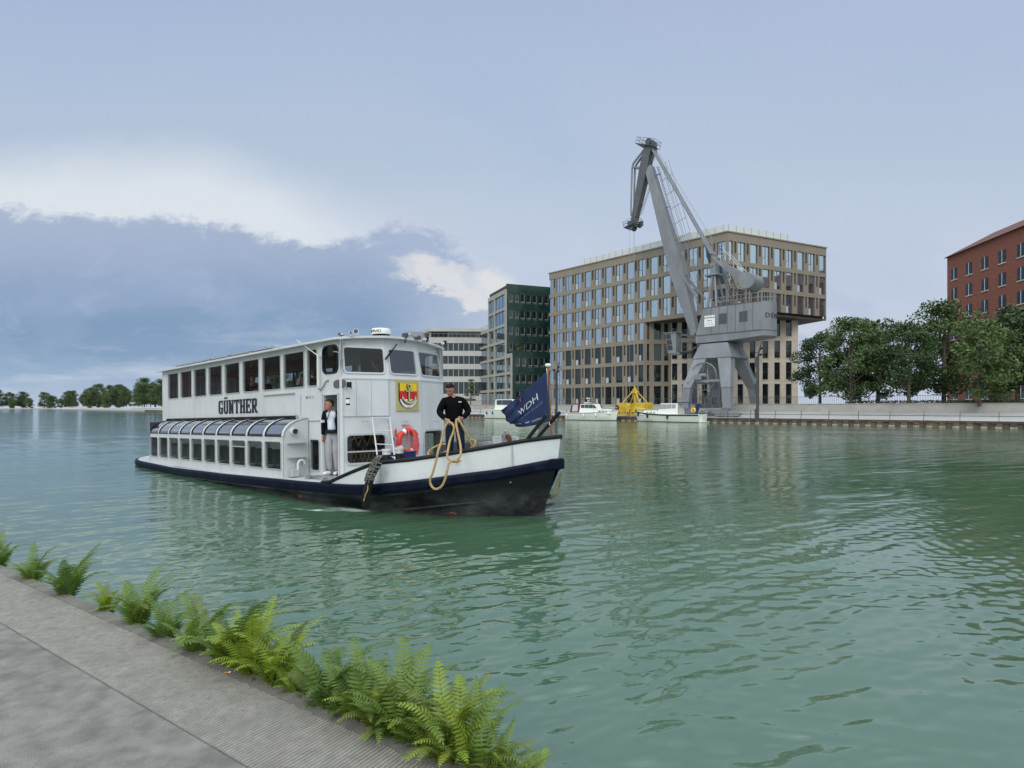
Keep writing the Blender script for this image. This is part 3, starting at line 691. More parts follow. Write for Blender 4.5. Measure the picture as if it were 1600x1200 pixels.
# cable reel between the front legs, with its lattice of machinery below
rc = cz(1099, 588, -hy_*.75)
b = cm(); Rr = 2.15
for yy_ in (-.16, .16): b.torus((rc.x, rc.y+yy_, rc.z), Rr, .05, 'y', 40, 6)
for i in range(22):
    a = 2*math.pi*i/22; b.bar((rc.x, rc.y+(-.16 if i % 2 else .16), rc.z), (rc.x+Rr*math.cos(a), rc.y+(-.16 if i % 2 else .16), rc.z+Rr*math.sin(a)), .035, .06, up=(0,1,0))
b.cyl((rc.x,rc.y-.4,rc.z),(rc.x,rc.y+.4,rc.z),.42); rl_ = b.build('cable_reel', g1, CR)
b = cm(); b.bar((-hx*.95,rc.y-.5,rc.z-.75),(hx*.95,rc.y-.5,rc.z-.75),.3,.35); b.box((rc.x-1.1,rc.y-.95,rc.z-.55),(rc.x+.1,rc.y-.3,rc.z+.25)); b.cyl((rc.x-.3,rc.y-.7,rc.z+.1),(rc.x+.8,rc.y-.7,rc.z+.1),.28)
b.bar((-hx*.9,-hy_,rc.z-.9),(-hx*.9,hy_*.6,rc.z-.9),.2,.25); b.build('cross_beam', g1, CR, bevel=.02)
b = cm(); rr_ = random.Random(12)
b.box((-1.2,-hy_*.85,2.06),(1.0,-hy_*.5,2.6)); b.box((-.5,-hy_*.8,2.6),(.5,-hy_*.55,3.7)); b.cyl((-.2,-hy_*.7,3.7),(-.2,-hy_*.7,4.6),.28); b.box((1.15,-hy_*.8,2.06),(1.9,-hy_*.5,2.9)); b.box((-2.2,-hy_*.85,2.06),(-1.5,-hy_*.6,2.75))
for i in range(12):
    x_ = rr_.uniform(-1.6, 1.6); b.tube([(x_,-hy_*.9,2.1),(x_+rr_.uniform(-.4,.4),-hy_*.88,2.7+rr_.random()),(x_+rr_.uniform(-.9,.9),-hy_*.8,3.2+rr_.random()*1.6)],.045,6)
for i in range(3): b.tube([(-1.6+i*.1,-hy_-.3,1.05+i*.2),(.2,-hy_-.38,1.1+i*.17),(.9,-hy_-.3,1.3+i*.08),(1.0,-hy_-.28,1.6)],.05,6)
b.build('travel_gear', g2, CR)
b = cm()
for x_ in (-.2, .2): b.bar((x_, hy_*.1, 2.1), (x_-.9, hy_*.1, zt0), .05, .05)
for i in range(26): t = i/25; b.bar((-.2-.9*t, hy_*.1, 2.1+(zt0-2.1)*t), (.2-.9*t, hy_*.1, 2.1+(zt0-2.1)*t), .03, .03)
b.build('ladder', g1, CR)
# machinery house
wz = 2.55
f0 = cz(1086.9, 525, -wz); f1 = cz(1190, 514.5, -wz); t0 = cz(1099, 479.5, -wz); t1 = cz(1188.5, 471.5, -wz); u0 = cz(1087, 536.5, -wz); u1 = cz(1190, 524, -wz)
zf = (f0.z+f1.z)/2; ztp = (t0.z+t1.z)/2; zu = u0.z; zu1 = u1.z
xL, xR, xT = f0.x, f1.x, t0.x
b = cm()
b.prism([(xL,-wz,zf),(xR,-wz,zf),(xR,-wz,ztp),(xT,-wz,ztp)], (0,2*wz,0))
rear = [V((xR+1.0*(1-(y/wz)**2)+.0, y, 0)) for y in np.linspace(-wz, wz, 13)]
b.prism([(p.x, p.y, zf) for p in rear]+[], (0,0,ztp-zf)) if False else None
b.add([(p.x, p.y, zf) for p in rear]+[(p.x, p.y, ztp) for p in rear], [(i, i+1, i+14, i+13) for i in range(12)]+[tuple(range(13)), tuple(range(25, 12, -1))])
hs_ = b.build('machine_house', g1, CR, bevel=.02)
b = cm()                                                       # proud seams of the cladding
n = 7
for i in range(1, n):
    x_ = xT+(xR-xT)*i/n; b.box((x_-.03, -wz-.025, zf), (x_+.03, -wz-.001, ztp))
b.box((xL,-wz-.05,zf-.08),(xR,-wz-.002,zf+.06)); b.box((xT,-wz-.04,ztp-.10),(xR,-wz-.003,ztp))
b.build('cladding_seam', g2, hs_)
b = cm()
b.add([(xL,-wz,zf-.08),(xR,-wz,zf-.08),(xR,-wz,zu1),(2.0,-wz,zu),(xL,-wz,zu)]+[(xL,wz,zf-.08),(xR,wz,zf-.08),(xR,wz,zu1),(2.0,wz,zu),(xL,wz,zu)], [(0,1,2,3,4),(9,8,7,6,5),(0,5,6,1),(1,6,7,2),(2,7,8,3),(3,8,9,4),(4,9,5,0)])
b.add([(p.x+.02, p.y, zf-.08) for p in rear]+[(p.x+.02, p.y, zu1) for p in rear], [(i, i+1, i+14, i+13) for i in range(12)]+[tuple(range(13)), tuple(range(25, 12, -1))])
b.build('slewing_frame', g1, CR, bevel=.02)
for pxa, pya, pxb, pyb in ((1123, 490.5, 1135.5, 505), (1155, 487, 1168, 501.5)):
    a = cz(pxa, pya, -wz); c = cz(pxb, pyb, -wz); w_, h_ = c.x-a.x, a.z-c.z
    b = MB(); b.mat(1).box((0,-.06,0),(w_,.0,h_)); b.mat(0).box((.1,-.075,.1),(w_/2-.06,-.061,h_-.1)).box((w_/2+.06,-.075,.1),(w_-.1,-.061,h_-.1))
    b.build('house_window', [mat('dusty_glass', (.06,.065,.07), .25), g2], hs_, CO @ V((a.x, -wz-.003, c.z)))
a = cz(1100.8, 494, -wz); c = cz(1117, 509.5, -wz); w_, h_ = c.x-a.x, a.z-c.z
b = MB(); b.box((0,-.05,0),(w_,.0,h_)); sg = b.build('name_board', mat('white_sign', (.8,.8,.8), .5), hs_, CO @ V((a.x, -wz-.004, c.z)))
def text(s, size, loc, rot, m, par, name='lettering', ext=.01, sx=1, align='CENTER', sp=1):
    cu = bpy.data.curves.new(name, 'FONT'); cu.body = s; cu.size = size; cu.extrude = ext; cu.align_x = align; cu.align_y = 'CENTER'; cu.space_character = sp; cu.resolution_u = 3
    o = bpy.data.objects.new(name, cu); C.objects.link(o); dg = bpy.context.evaluated_depsgraph_get()
    me = bpy.data.meshes.new_from_object(o.evaluated_get(dg)); bpy.data.objects.remove(o); bpy.data.curves.remove(cu)
    me.materials.clear(); me.materials.append(m); o = bpy.data.objects.new(name, me); C.objects.link(o); o.parent = par; o.location = loc; o.rotation_euler = rot; o.scale = (sx,1,1); return o
mblk = mat('black_lettering', (.012,.012,.014), .5)
text('DEMAG', .42, (w_/2,-.062,h_*.80), (R(90),0,0), mblk, sg, sx=1.15)
for j, tt in enumerate(('Hafenkran', '5 t   3 t   2 t', '8 m  14 m  19 m')): text(tt, .2, (w_/2,-.062,h_*(.55-.19*j)), (R(90),0,0), mblk, sg)
zc_ = cz(1205, 493, -1).z
ltr = 'DEMAG'
for i, ch in enumerate(ltr):
    y_ = -1.75+i*.86; x_ = xR+1.0*(1-(y_/wz)**2); sl_ = math.atan2(-2*1.0*y_/wz**2, 1)
    text(ch, .95, (CO @ V((x_+.03, y_, zc_))), (R(90),0,R(90)-sl_*1.0), mat('weathered_letters', (.03,.03,.033), .6), hs_, 'letter', .02, 1.25)
# roof rail of the house
b = cm(); path_ = [(xL+2.6,-wz+.1)]+[(xR,-wz+.1)]+[(p.x-.1, p.y*.96) for p in rear[1:-1]]+[(xR,wz-.1),(xL+2.6,wz-.1)]
for h_ in (.62, 1.3): b.tube([(x_, y_, ztp+h_) for x_, y_ in path_], .045, 6)
L0 = 0
for i in range(len(path_)-1):
    p, q = V(path_[i]), V(path_[i+1]); k_ = max(1, int((q-p).length/1.3))
    for j in range(k_): r_ = p+(q-p)*j/k_; b.cyl((r_.x, r_.y, ztp-.02), (r_.x, r_.y, ztp+1.3), .04, n=6)
b.build('roof_railing', g1, CR)
b = cm(); b.cyl((1.2,-.9,ztp+.5),(1.2,.9,ztp+.5),.5); b.box((-.2,-1,ztp),(.7,1,ztp+.8)); b.box((2.4,-1.2,ztp),(4.2,.8,ztp+.35)); b.cyl((.9,-1.2,ztp),(.9,-1.2,ztp+1.1),.12)
b.build('winch', g2, CR, bevel=.03)
# A-frame and its head
ah = cz(1116, 430); 
b = cm()
for sy in (-1, 1):
    b.bar((xT+.3, sy*1.9, ztp-.4), (ah.x, sy*.55, ah.z), .30, .32); b.bar((cz(1127,475).x, sy*1.7, ztp-.1), (ah.x+.3, sy*.55, ah.z), .26, .26)
    b.bar((xT+.35, sy*1.9, ztp-.3), (cz(1116, 455).x, sy*.9, cz(1116, 455).z), .16, .16)
b.box((ah.x-1.15,-1.0,ah.z-.15),(ah.x+1.0,1.0,ah.z+.12)); b.box((ah.x-.35,-.75,ah.z+.121),(ah.x+.5,.75,ah.z+1.7)); b.cyl((ah.x,-.95,ah.z+1.5),(ah.x,.95,ah.z+1.5),.3)
b.build('mast_frame', g1, CR, bevel=.02)
b = cm()                                                        # struts and lattice behind the frame
q0 = cz(1131, 428); q1 = cz(1145, 470)
for sy in (-.5, .5):
    b.bar((q0.x, sy, q0.z), (q1.x, sy, q1.z), .1, .1); b.bar((q0.x+.7, sy, q0.z+.2), (q1.x+1.2, sy, q1.z-.1), .1, .1)
for i in range(7): t = i/6; p = q0+(q1-q0)*t; b.bar((p.x,-.5,p.z),(p.x+.7+.5*t,.5,p.z+.1),.06,.06); b.bar((p.x,-.5,p.z),(p.x+.7,-.5,p.z-.5),.06,.06)
b.build('lattice_stay', g2, CR)
# counterweight lever with its drum
l0 = cz(1116, 402); l1 = cz(1172, 441); 
b = cm()
for sy in (-.62, .62): b.bar((l0.x, sy, l0.z), (l1.x, sy, l1.z), .16, 1.0, up=(0,1,0), w2=.16, h2=1.15) if False else b.loft([[V((l0.x-.3,sy-.1,l0.z+.15)),V((l0.x+.3,sy-.1,l0.z-.65)),V((l0.x+.3,sy+.1,l0.z-.65)),V((l0.x-.3,sy+.1,l0.z+.15))],[V((l1.x+.1,sy-.1,l1.z+.9)),V((l1.x-.7,sy-.1,l1.z-.65)),V((l1.x-.7,sy+.1,l1.z-.65)),V((l1.x+.1,sy+.1,l1.z+.9))]], smooth=False)
b.bar((l0.x+.6,-.6,l0.z-.3),(l0.x+.6,.6,l0.z-.3),.3,.3); b.bar((l1.x-1.6,-.6,l1.z+.8),(l1.x-1.6,.6,l1.z+.8),.3,.3)
lv = b.build('counterweight_lever', g1, CR, bevel=.02)
b = cm(); b.cyl((l1.x+.15,-1.75,l1.z+.0),(l1.x+.15,1.75,l1.z+.0),1.25,n=36); b.build('counterweight', g1, CR, bevel=.04)
b = cm(); h0 = cz(1128, 400); h1 = cz(1163, 430)
for sy in (-.75, .75):
    b.tube([(h0.x-.2,sy,h0.z+.2),(h0.x+.8,sy,h0.z+.55),(h1.x,sy,h1.z+.6)],.06,6)
    for t in (.25, .6): p = h0+(h1-h0)*t; b.bar((p.x,sy,p.z-.2),(p.x+.1,sy,p.z+.75),.07,.07)
b.build('lever_railing', mat('pale_rail', (.45,.46,.47), .5), CR)
# main jib: box girder, broad in the middle
j0 = cz(1087, 522); j1 = cz(1015, 262)
def girder(b, p, q, w0, d0, wm, dm, w1, d1, mid=.45, wid=(0,1,0)):
    d = (q-p).normalized(); s_ = V(wid); n_ = d.cross(s_).normalized()
    rs = [(0,w0,d0),(.06,w0*1.1,d0*1.15),(mid,wm,dm),(1,w1,d1)]
    b.loft([[p+(q-p)*t+s_*(a*w/2)+n_*(c*dd/2) for a, c in ((-1,-1),(1,-1),(1,1),(-1,1))] for t, w, dd in rs], smooth=False)
b = cm(); girder(b, j0, j1, 1.3, 1.1, 2.0, 2.35, 1.3, 1.25, .36); b.cyl((j0.x,-1.1,j0.z),(j0.x,1.1,j0.z),.45)
jb = b.build('main_jib', g1, CR, bevel=.03)
b = cm(); a0 = cz(1066, 428); a1 = cz(1096, 466)
for sy in (-.9, .9): b.bar((a0.x,sy*.9,a0.z),(a1.x,sy*1.6,a1.z),.2,.3)
b.build('luffing_strut', g1, CR)
# jib ladder with its cage
b = cm(); la = cz(1024.5, 262); lb = cz(1092, 492); d = (lb-la)
for sy in (-.28, .28): b.bar((la.x+.35,sy,la.z),(lb.x+.35,sy,lb.z),.06,.06)
N_ = 64
for i in range(N_): p = la+d*(i/N_); b.bar((p.x+.35,-.28,p.z),(p.x+.35,.28,p.z),.05,.05); 
nrm = V((d.z, 0, -d.x)).normalized(); nrm = nrm if nrm.x > 0 else -nrm
for i in range(N_): p = la+d*(i/N_); b.bar((p.x+.35,-.28,p.z),V((p.x+.35,-.28,p.z))+d.normalized()*.35+nrm*.45,.03,.03); b.bar((p.x+.35,.28,p.z),V((p.x+.35,.28,p.z))+d.normalized()*.35+nrm*.45,.03,.03)
for k_, (sy, off) in enumerate(((-.3, .95), (0, 1.5), (.3, .95), (0, 2.2))): 
    e0 = la+nrm*off+V((.35,sy,0)); e1 = la+d*.8+nrm*(off)+V((.35,sy,0)); b.bar(e0, e1, .05, .05)
for i in range(1, 9): p = la+d*(.8*i/8)+V((.35,0,0)); b.bar(p, p+nrm*2.2, .06, .06)
for t in (.05, .28, .5, .74): p = la+d*t; b.bar((p.x-.6,0,p.z),(p.x+.6,0,p.z),.2,.12)
b.build('jib_ladder', g1, jb)
# fly jib with its bow, tip sheaves and platforms
k0 = cz(1016, 226); k1 = cz(991, 348); piv = cz(1013, 263)
b = cm(); girder(b, k0, k1, 1.35, 1.3, 1.5, 1.6, 1.1, .9, .3); fj = b.build('fly_jib', g2, CR, bevel=.03)
b = cm(); w0 = cz(990.5, 262); w1 = cz(988, 330)
for sy in (-.45, .45):
    b.tube([(k0.x-.3,sy*.6,k0.z),(w0.x+.1,sy,w0.z+.5),(w0.x-.1,sy,w0.z-.3),(w1.x+.0,sy,w1.z),(k1.x-.4,sy*.8,k1.z+1.2)],[.2,.2,.18,.15,.14],8); b.bar((w0.x,sy,w0.z),(piv.x-.2,sy,piv.z+.05),.22,.26)
b.bar((w0.x,-.45,w0.z),(w0.x,.45,w0.z),.2,.2); b.build('fly_jib_bow', g1, fj)
b = cm()
for sy in (-.2, .2): b.bar((k0.x+1.1,sy,k0.z-1.5),(k0.x+.4,sy,piv.z+1.2),.05,.05); b.bar((piv.x-.1+.9,sy+.1,piv.z-2),(k1.x+1.2,sy+.1,k1.z+1.2),.04,.04)
for i in range(30): t = i/29; p = V((piv.x+.8,0,piv.z-2))*(1-t)+V((k1.x+1.2,0,k1.z+1.2))*t; b.bar((p.x,-.1,p.z),(p.x+.25,.3,p.z),.04,.04)
for i in range(8): t = i/7; p = V((k0.x+1.1,0,k0.z-1.5))*(1-t)+V((k0.x+.4,0,piv.z+1.2))*t; b.bar((p.x-.4,0,p.z),(p.x+.3,.2,p.z-.1),.05,.05)
for t in (.35, .55, .75): p = k0+(k1-k0)*t; b.bar((p.x-.9,0,p.z+.2),(p.x+1.1,0,p.z-.1),.08,.08)
b.build('fly_jib_ladder', g1, fj)
def cage(b, c, ux, w, dep, h, n=4):
    """open rail box round a work platform: ux its tilted long axis"""
    ux = ux.normalized(); uz = V((-ux.z, 0, ux.x)); uz = uz if uz.z > 0 else -uz
    P = lambda a, y_, z_: c+ux*a+V((0,y_,0))+uz*z_
    for y_ in (-dep/2, dep/2):
        for z_ in (.05, h*.55, h): b.bar(P(-w/2,y_,z_), P(w/2,y_,z_), .045, .045)
        for i in range(n+1): b.bar(P(-w/2+w*i/n,y_,0), P(-w/2+w*i/n,y_,h), .045, .045)
    for a in (-w/2, w/2):
        for z_ in (h*.55, h): b.bar(P(a,-dep/2,z_), P(a,dep/2,z_), .045, .045)
    b.loft([[P(-w/2,-dep/2,-.03),P(w/2,-dep/2,-.03),P(w/2,dep/2,-.03),P(-w/2,dep/2,-.03)],[P(-w/2,-dep/2,.03),P(w/2,-dep/2,.03),P(w/2,dep/2,.03),P(-w/2,dep/2,.03)]], smooth=False)
b = cm(); ct = cz(1013, 231); cage(b, ct+V((-.2,0,.3)), V((1,0,-.42)), 3.6, 2.4, 1.1, 5)
b.cyl((k0.x+.1,-.9,k0.z+.3),(k0.x+.1,.9,k0.z+.3),.55); b.box((k0.x-.5,-.7,k0.z-1.2),(k0.x+.9,.7,k0.z+.3)); b.build('head_platform', g2, fj)
b = cm(); cb = cz(991, 352); cage(b, cb+V((-.2,0,-.1)), V((1,0,.20)), 2.6, 2.2, 1.05, 3)
for y_ in (-.55, .55): b.cyl((cb.x-.35,y_-.12,cb.z-.35),(cb.x-.35,y_+.12,cb.z-.35),.55); b.cyl((cb.x+.8,y_-.12,cb.z-.1),(cb.x+.8,y_+.12,cb.z-.1),.45)
b.box((cb.x-.8,-.9,cb.z-.2),(cb.x+1.3,-.75,cb.z+.7)); b.box((cb.x-.8,.75,cb.z-.2),(cb.x+1.3,.9,cb.z+.7)); b.build('tip_platform', g2, fj)
# tie rods and ropes
b = cm(); r0 = cz(1020, 232); r1 = cz(1114, 398)
for sy in (-.45, .45): b.bar((r0.x,sy*.7,r0.z),(r1.x,sy,r1.z),.26,.62,up=(0,1,0)) 
b.build('tie_rod', g1, CR)
b = cm(); s0_, s1_ = cz(1029, 238), cz(1112, 372)
for sy in (-.3, .3): b.tube([(s0_.x,sy,s0_.z),(s1_.x,sy,s1_.z),(ah.x+.2,sy,ah.z+1.7)],.025,5)
for dx, sy in ((-.65,-.5),(-.3,.5),(.05,-.2)):
    b.tube([(cb.x+dx,sy,cb.z-.5),(cb.x+dx,sy,3.6)],.022,5)
b.cyl((cb.x-.3,0,3.6),(cb.x-.3,0,4.4),.12); b.cyl((cb.x-.3,0,9.6),(cb.x-.3,0,10.1),.1)
b.build('hoist_rope', mat('dull_steel_rope', (.30,.31,.32), .5), CR)
# driver's cabin slung at the front
c0 = cz(1041.5, 522, -1.6); c1 = cz(1058.5, 552, -1.6)
b = cm(); xa_, xb_ = c0.x+.15, c1.x+.15; za, zb_ = c1.z, c0.z
b.add([(xa_,-2.4,zb_),(xb_,-2.4,zb_),(xb_,-2.4,za),(xa_+.55,-2.4,za)]+[(xa_,-.6,zb_),(xb_,-.6,zb_),(xb_,-.6,za),(xa_+.55,-.6,za)], [(0,1,2,3),(7,6,5,4),(0,4,5,1),(1,5,6,2),(2,6,7,3),(3,7,4,0)])
b.box((xa_-.25,-2.55,zb_),(xb_+.25,-.45,zb_+.12)); b.box((xa_+.6,-2.3,za-.22),(xb_+.6,-.5,za-.002))
cbn = b.build('driver_cabin', g1, CR, bevel=.02)
for k_ in range(3):
    z0_, z1_ = zb_-.18-(k_+1)*.92+.12, zb_-.18-k_*.92
    b = cm(); f_ = lambda z_: xa_+.55*(zb_-z_)/(zb_-za)
    b.add([(f_(z1_)+.10,-2.43,z1_),(f_(z1_)+1.0,-2.43,z1_),(f_(z0_)+1.0,-2.43,z0_),(f_(z0_)+.10,-2.43,z0_)]+[(f_(z1_)+.10,-2.405,z1_),(f_(z1_)+1.0,-2.405,z1_),(f_(z0_)+1.0,-2.405,z0_),(f_(z0_)+.10,-2.405,z0_)], [(0,1,2,3),(7,6,5,4),(0,4,5,1),(1,5,6,2),(2,6,7,3),(3,7,4,0)])
    b.add([(f_(z1_)-.03,-2.2,z1_),(f_(z1_)-.03,-.8,z1_),(f_(z0_)-.03,-.8,z0_),(f_(z0_)-.03,-2.2,z0_)], [(0,1,2,3)])
    b.build('cabin_window', M['cabglass'] if 'cabglass' in M else M.setdefault('cabglass', mat('cabin_glass', (.03,.035,.04), .15)), cbn)
b = cm(); cage(b, V(((xb_+1.5), -1.3, za+.1)), V((1,0,0)), 2.2, 2.0, 1.5, 3); b.bar((xb_-.1,-1.4,zb_-.2),(xL+.3,-1.4,zf-.2),.25,.3); b.bar((xb_+1.2,-1.0,za),(xL+.6,-1.0,zu+.2),.22,.25)
b.box((xb_+1.8,-1.9,za-.9),(xb_+2.5,-.9,za+.2)); b.build('cabin_walkway', g2, CR)
# ---------------------------------------------------------------- the passenger ship
SROT = (0, .022, math.atan2(.668, -.744))
SHIP = Frame((BOW.x, BOW.y, .11), Matrix.Rotation(SROT[2], 3, 'Z') @ Matrix.Rotation(SROT[1], 3, 'Y'))   # x aft, y to starboard (towards the viewer), z up
SH = thing('passenger_ship', (BOW.x, BOW.y, .11), 'white two deck passenger ship with black hull and blue rubbing band passing close by', 'ship', rot=SROT)
def sp(x_, y_, **k): return SHIP.px(x_, y_, **k)
def lerp(pts):
    xs_, zs_ = zip(*pts); return lambda s: float(np.interp(s, xs_, zs_))
z_str = lerp([(-.4,1.068),(-.15,1.026),(.01,.982),(.42,.885),(.97,.809),(1.37,.739),(1.82,.675),(2.5,.595),(3,.56),(4,.525),(5,.495),(6.2,.475),(9.6,.42),(14,.40),(20,.55)])
z_bul = lerp([(-.44,1.50),(-.2,1.467),(.03,1.428),(.386,1.348),(.754,1.273),(1.35,1.158),(1.8,1.085),(2.34,1.03),(2.52,1.01),(2.6,.99),(4.0,.545)])
hd = lambda s: hull_half(s, -.36, 2.45, 4.36); hb_ = lambda s: hull_half(s, -.44, 2.46, 4.43)
rs = np.concatenate([np.linspace(0, .06, 9), np.linspace(.06, .25, 16)[1:], np.linspace(.25, .84, 12)[1:], np.linspace(.84, 1, 12)[1:]])
def level(s0, hf, zf): return [V((s0+(20-s0)*r, max(hf(s0+(20-s0)*r), .0), zf(s0+(20-s0)*r))) for r in rs]
lv = [level(.35, lambda s: hull_half(s, .35, 1.9, 6), lambda s: -.9), level(.0, lambda s: hull_half(s, 0, 2.30, 5.1), lambda s: -.14),
      level(-.03, lambda s: hull_half(s, -.03, 2.34, 5.0), lambda s: .12), level(-.17, lambda s: hull_half(s, -.17, 2.38, 4.7), lambda s: .12+(z_str(s)-.27-.12)*.5), level(-.32, hd, lambda s: z_str(s)-.26), level(-.36, hd, z_str)]
b = MB()
for sg in (1, -1):
    vs = [V((p.x, p.y*sg, p.z)) for l in lv for p in l]; n = len(rs)
    b.add(vs, [(i*n+k, i*n+k+1, (i+1)*n+k+1, (i+1)*n+k) for i in range(len(lv)-1) for k in range(n-1)], True)
# the welded bilge pipe low on the bow
mh = bpy.data.materials.new('hull_black'); mh.use_nodes = True; nt = mh.node_tree; N = nt.nodes; L = nt.links; bb = N['Principled BSDF']; bb.inputs['Roughness'].default_value = .36; bb.inputs['Specular IOR Level'].default_value = .2
tc = N.new('ShaderNodeTexCoord'); sx = N.new('ShaderNodeSeparateXYZ'); L.new(tc.outputs['Object'], sx.inputs[0])
def nz(scale, detail=7, rough=.6, st=(1,1,1)):
    mp = N.new('ShaderNodeMapping'); mp.inputs['Scale'].default_value = st; L.new(tc.outputs['Object'], mp.inputs[0]); n_ = N.new('ShaderNodeTexNoise'); n_.inputs['Scale'].default_value = scale; n_.inputs['Detail'].default_value = detail; n_.inputs['Roughness'].default_value = rough; L.new(mp.outputs[0], n_.inputs['Vector']); return n_.outputs['Fac']
def mr_(x_, a, c, d=0, e=1):
    n_ = N.new('ShaderNodeMapRange'); n_.interpolation_type = 'SMOOTHSTEP'; L.new(x_, n_.inputs[0])
    for i, v_ in enumerate((a, c, d, e)): n_.inputs[i+1].default_value = v_
    return n_.outputs[0]
def mu_(a, c):
    n_ = N.new('ShaderNodeMath'); n_.operation = 'MULTIPLY'
    for i, x_ in enumerate((a, c)):
        if isinstance(x_, (int, float)): n_.inputs[i].default_value = x_
        else: L.new(x_, n_.inputs[i])
    return n_.outputs[0]
def mx_(f, a, c):
    n_ = N.new('ShaderNodeMix'); n_.data_type = 'RGBA'
    for i, x_ in ((0, f), (6, a), (7, c)):
        if isinstance(x_, tuple): n_.inputs[i].default_value = (*x_, 1)
        elif isinstance(x_, (int, float)): n_.inputs[i].default_value = x_
        else: L.new(x_, n_.inputs[i])
    return n_.outputs[2]
scuff = mu_(mr_(nz(.8, 9, .66, (1,1,1.6)), .38, .70), mr_(sx.outputs[2], .58, .16))      # grey scuffed zone low on the side
col = mx_(mu_(scuff, .9), (.008,.009,.012), (.10,.104,.11))
col = mx_(mu_(mr_(nz(3.2, 8, .7, (1,1,3)), .60, .72), mr_(sx.outputs[2], .5, .1, 0, .7)), col, (.18,.18,.17))
rust = mu_(mr_(nz(2.6, 7, .6, (1,1,2.2)), .63, .68), mr_(sx.outputs[2], .20, .07))
col = mx_(rust, col, (.42,.09,.02)); chip = mr_(nz(7.5, 3, .5), .745, .765); col = mx_(mu_(chip, mr_(nz(1.1, 2), .5, .62)), col, (.45,.42,.36))
L.new(col, bb.inputs['Base Color']); L.new(mr_(scuff, 0, 1, .33, .7), bb.inputs['Roughness'])
bp = N.new('ShaderNodeBump'); bp.inputs['Strength'].default_value = .5; bp.inputs['Distance'].default_value = .03; L.new(nz(1.3, 3), bp.inputs['Height']); L.new(bp.outputs[0], bb.inputs['Normal'])
b.build('hull', mh, SH)
b = MB(); tr = [sp(px_, py_, y=1.0) for px_, py_ in ((712, 800), (760, 793), (810, 786), (838, 780))]
pp = []
for s_ in np.linspace(.25, 2.2, 12): z_ = .28-.13*(s_-.25)+.02; fz = (z_-.12)/.4; h_ = hull_half(s_, -.04-.1*fz, 2.35, 4.95); pp.append((s_, h_+.0, z_))
b.tube(pp, .035, 8); b.build('bilge_pipe', mh, SH)
hh_ = sp(676.6, 778, y=1.62); b = MB(); b.cyl((hh_.x, hull_half(hh_.x, -.1, 2.36, 4.85)-.02, hh_.z), (hh_.x-.02, hull_half(hh_.x, -.1, 2.36, 4.85)+.012, hh_.z), .07, n=18); b.build('hawse_hole', M['black'], SH)
# rubbing band
def band(z0f, h, out, s0, hf, s_end=19.6, smooth=True, s_start=None):
    R_ = []
    ss_ = [s0+(s_end-s0)*r for r in rs if s_start is None or s0+(s_end-s0)*r >= s_start]
    for i, s_ in enumerate(ss_):
        y_ = hf(s_); z_ = z0f(s_); d_ = (hf(s_+.02)-hf(s_-.02) if s_-.02 > s0 else hf(s_+.05)*3)/.04
        nx_, ny_ = (-d_, 1.0); l_ = math.hypot(nx_, ny_); nx_, ny_ = nx_/l_, ny_/l_
        pr = [(0,0),(out*.75,-.01),(out,-.05),(out,-h+.06),(out*.6,-h+.01),(0,-h)]
        R_.append([V((s_+nx_*o_, y_+ny_*o_, z_+dz)) for o_, dz in pr])
    return R_
for sg in (1, -1):
    R_ = band(z_str, .215, .075, -.34, hd)
    if sg < 0: R_ = [[V((p.x,-p.y,p.z)) for p in r] for r in R_]
    b = MB(); b.loft(R_, closed=True, smooth=False); b.build('rubbing_band', M['navy'], SH)
    for pxs in ((0.62,.9),(1.75,2.1),(3.9,4.2)): pass
b = MB()
b.prism([(-.465,-.08,z_str(-.4)-.215),(-.29,-.235,z_str(-.4)-.215),(-.29,.235,z_str(-.4)-.215),(-.465,.08,z_str(-.4)-.215)], (0,0,.212)); b.build('stem_band', M['navy'], SH, bevel=.03)
b = MB(); 
for s_ in (.75, 2.0, 3.7): y_ = hd(s_)+.09; b.bar((s_-.09, hd(s_-.09)+.055, z_str(s_)-.10),(s_+.09, hd(s_+.09)+.055, z_str(s_)-.10),.03,.03)
b.build('band_cleat', M['steel'], SH)
# bulwark with black capping
mbw = mat('bulwark_white', (.66,.68,.70), .4, dirt=(.42,.43,.42), dscale=1.6, damt=.4, bump=.25, bscale=1.6)
sb = [s_ for s_ in np.concatenate([np.linspace(-.438, .4, 16), np.linspace(.4, 2.5, 16)[1:], np.linspace(2.52, 3.98, 8)])]
for sg in (1, -1):
    b = MB(); R_ = []
    for s_ in sb:
        y0, y1 = hd(s_), hb_(s_); k = (z_bul(s_)); zs_ = z_str(s_)
        sl_ = s_
        slb = max(s_, -.36)
        R_.append([V((slb, sg*max(y0-.004, 0), zs_-.02)), V((sl_, sg*(y1+.004), k)), V((sl_+.05, sg*max(0, y1-.045), k)), V((slb+.06, sg*max(0, y0-.06), zs_-.02))])
    b.loft(R_, closed=True, smooth=True); b.build('bulwark', mbw, SH)
    b = MB(); b.tube([(s_, sg*max(hb_(s_)-.01, 0), z_bul(s_)-.0) for s_ in sb]+[(4.35, sg*2.42, .52)], .042, 8); b.build('capping_rail', M['black'], SH)
b = MB(); s_ = .18; b.box((s_-.008, hb_(s_)-.02, z_str(s_)),(s_+.008, hb_(s_)+.008, z_bul(s_)-.05)); s_ = 2.4; b.box((s_-.008, hb_(s_)-.02, z_str(s_)),(s_+.008, hb_(s_)+.008, z_bul(s_)-.05)); b.build('plate_seam', M['greywhite'], SH)
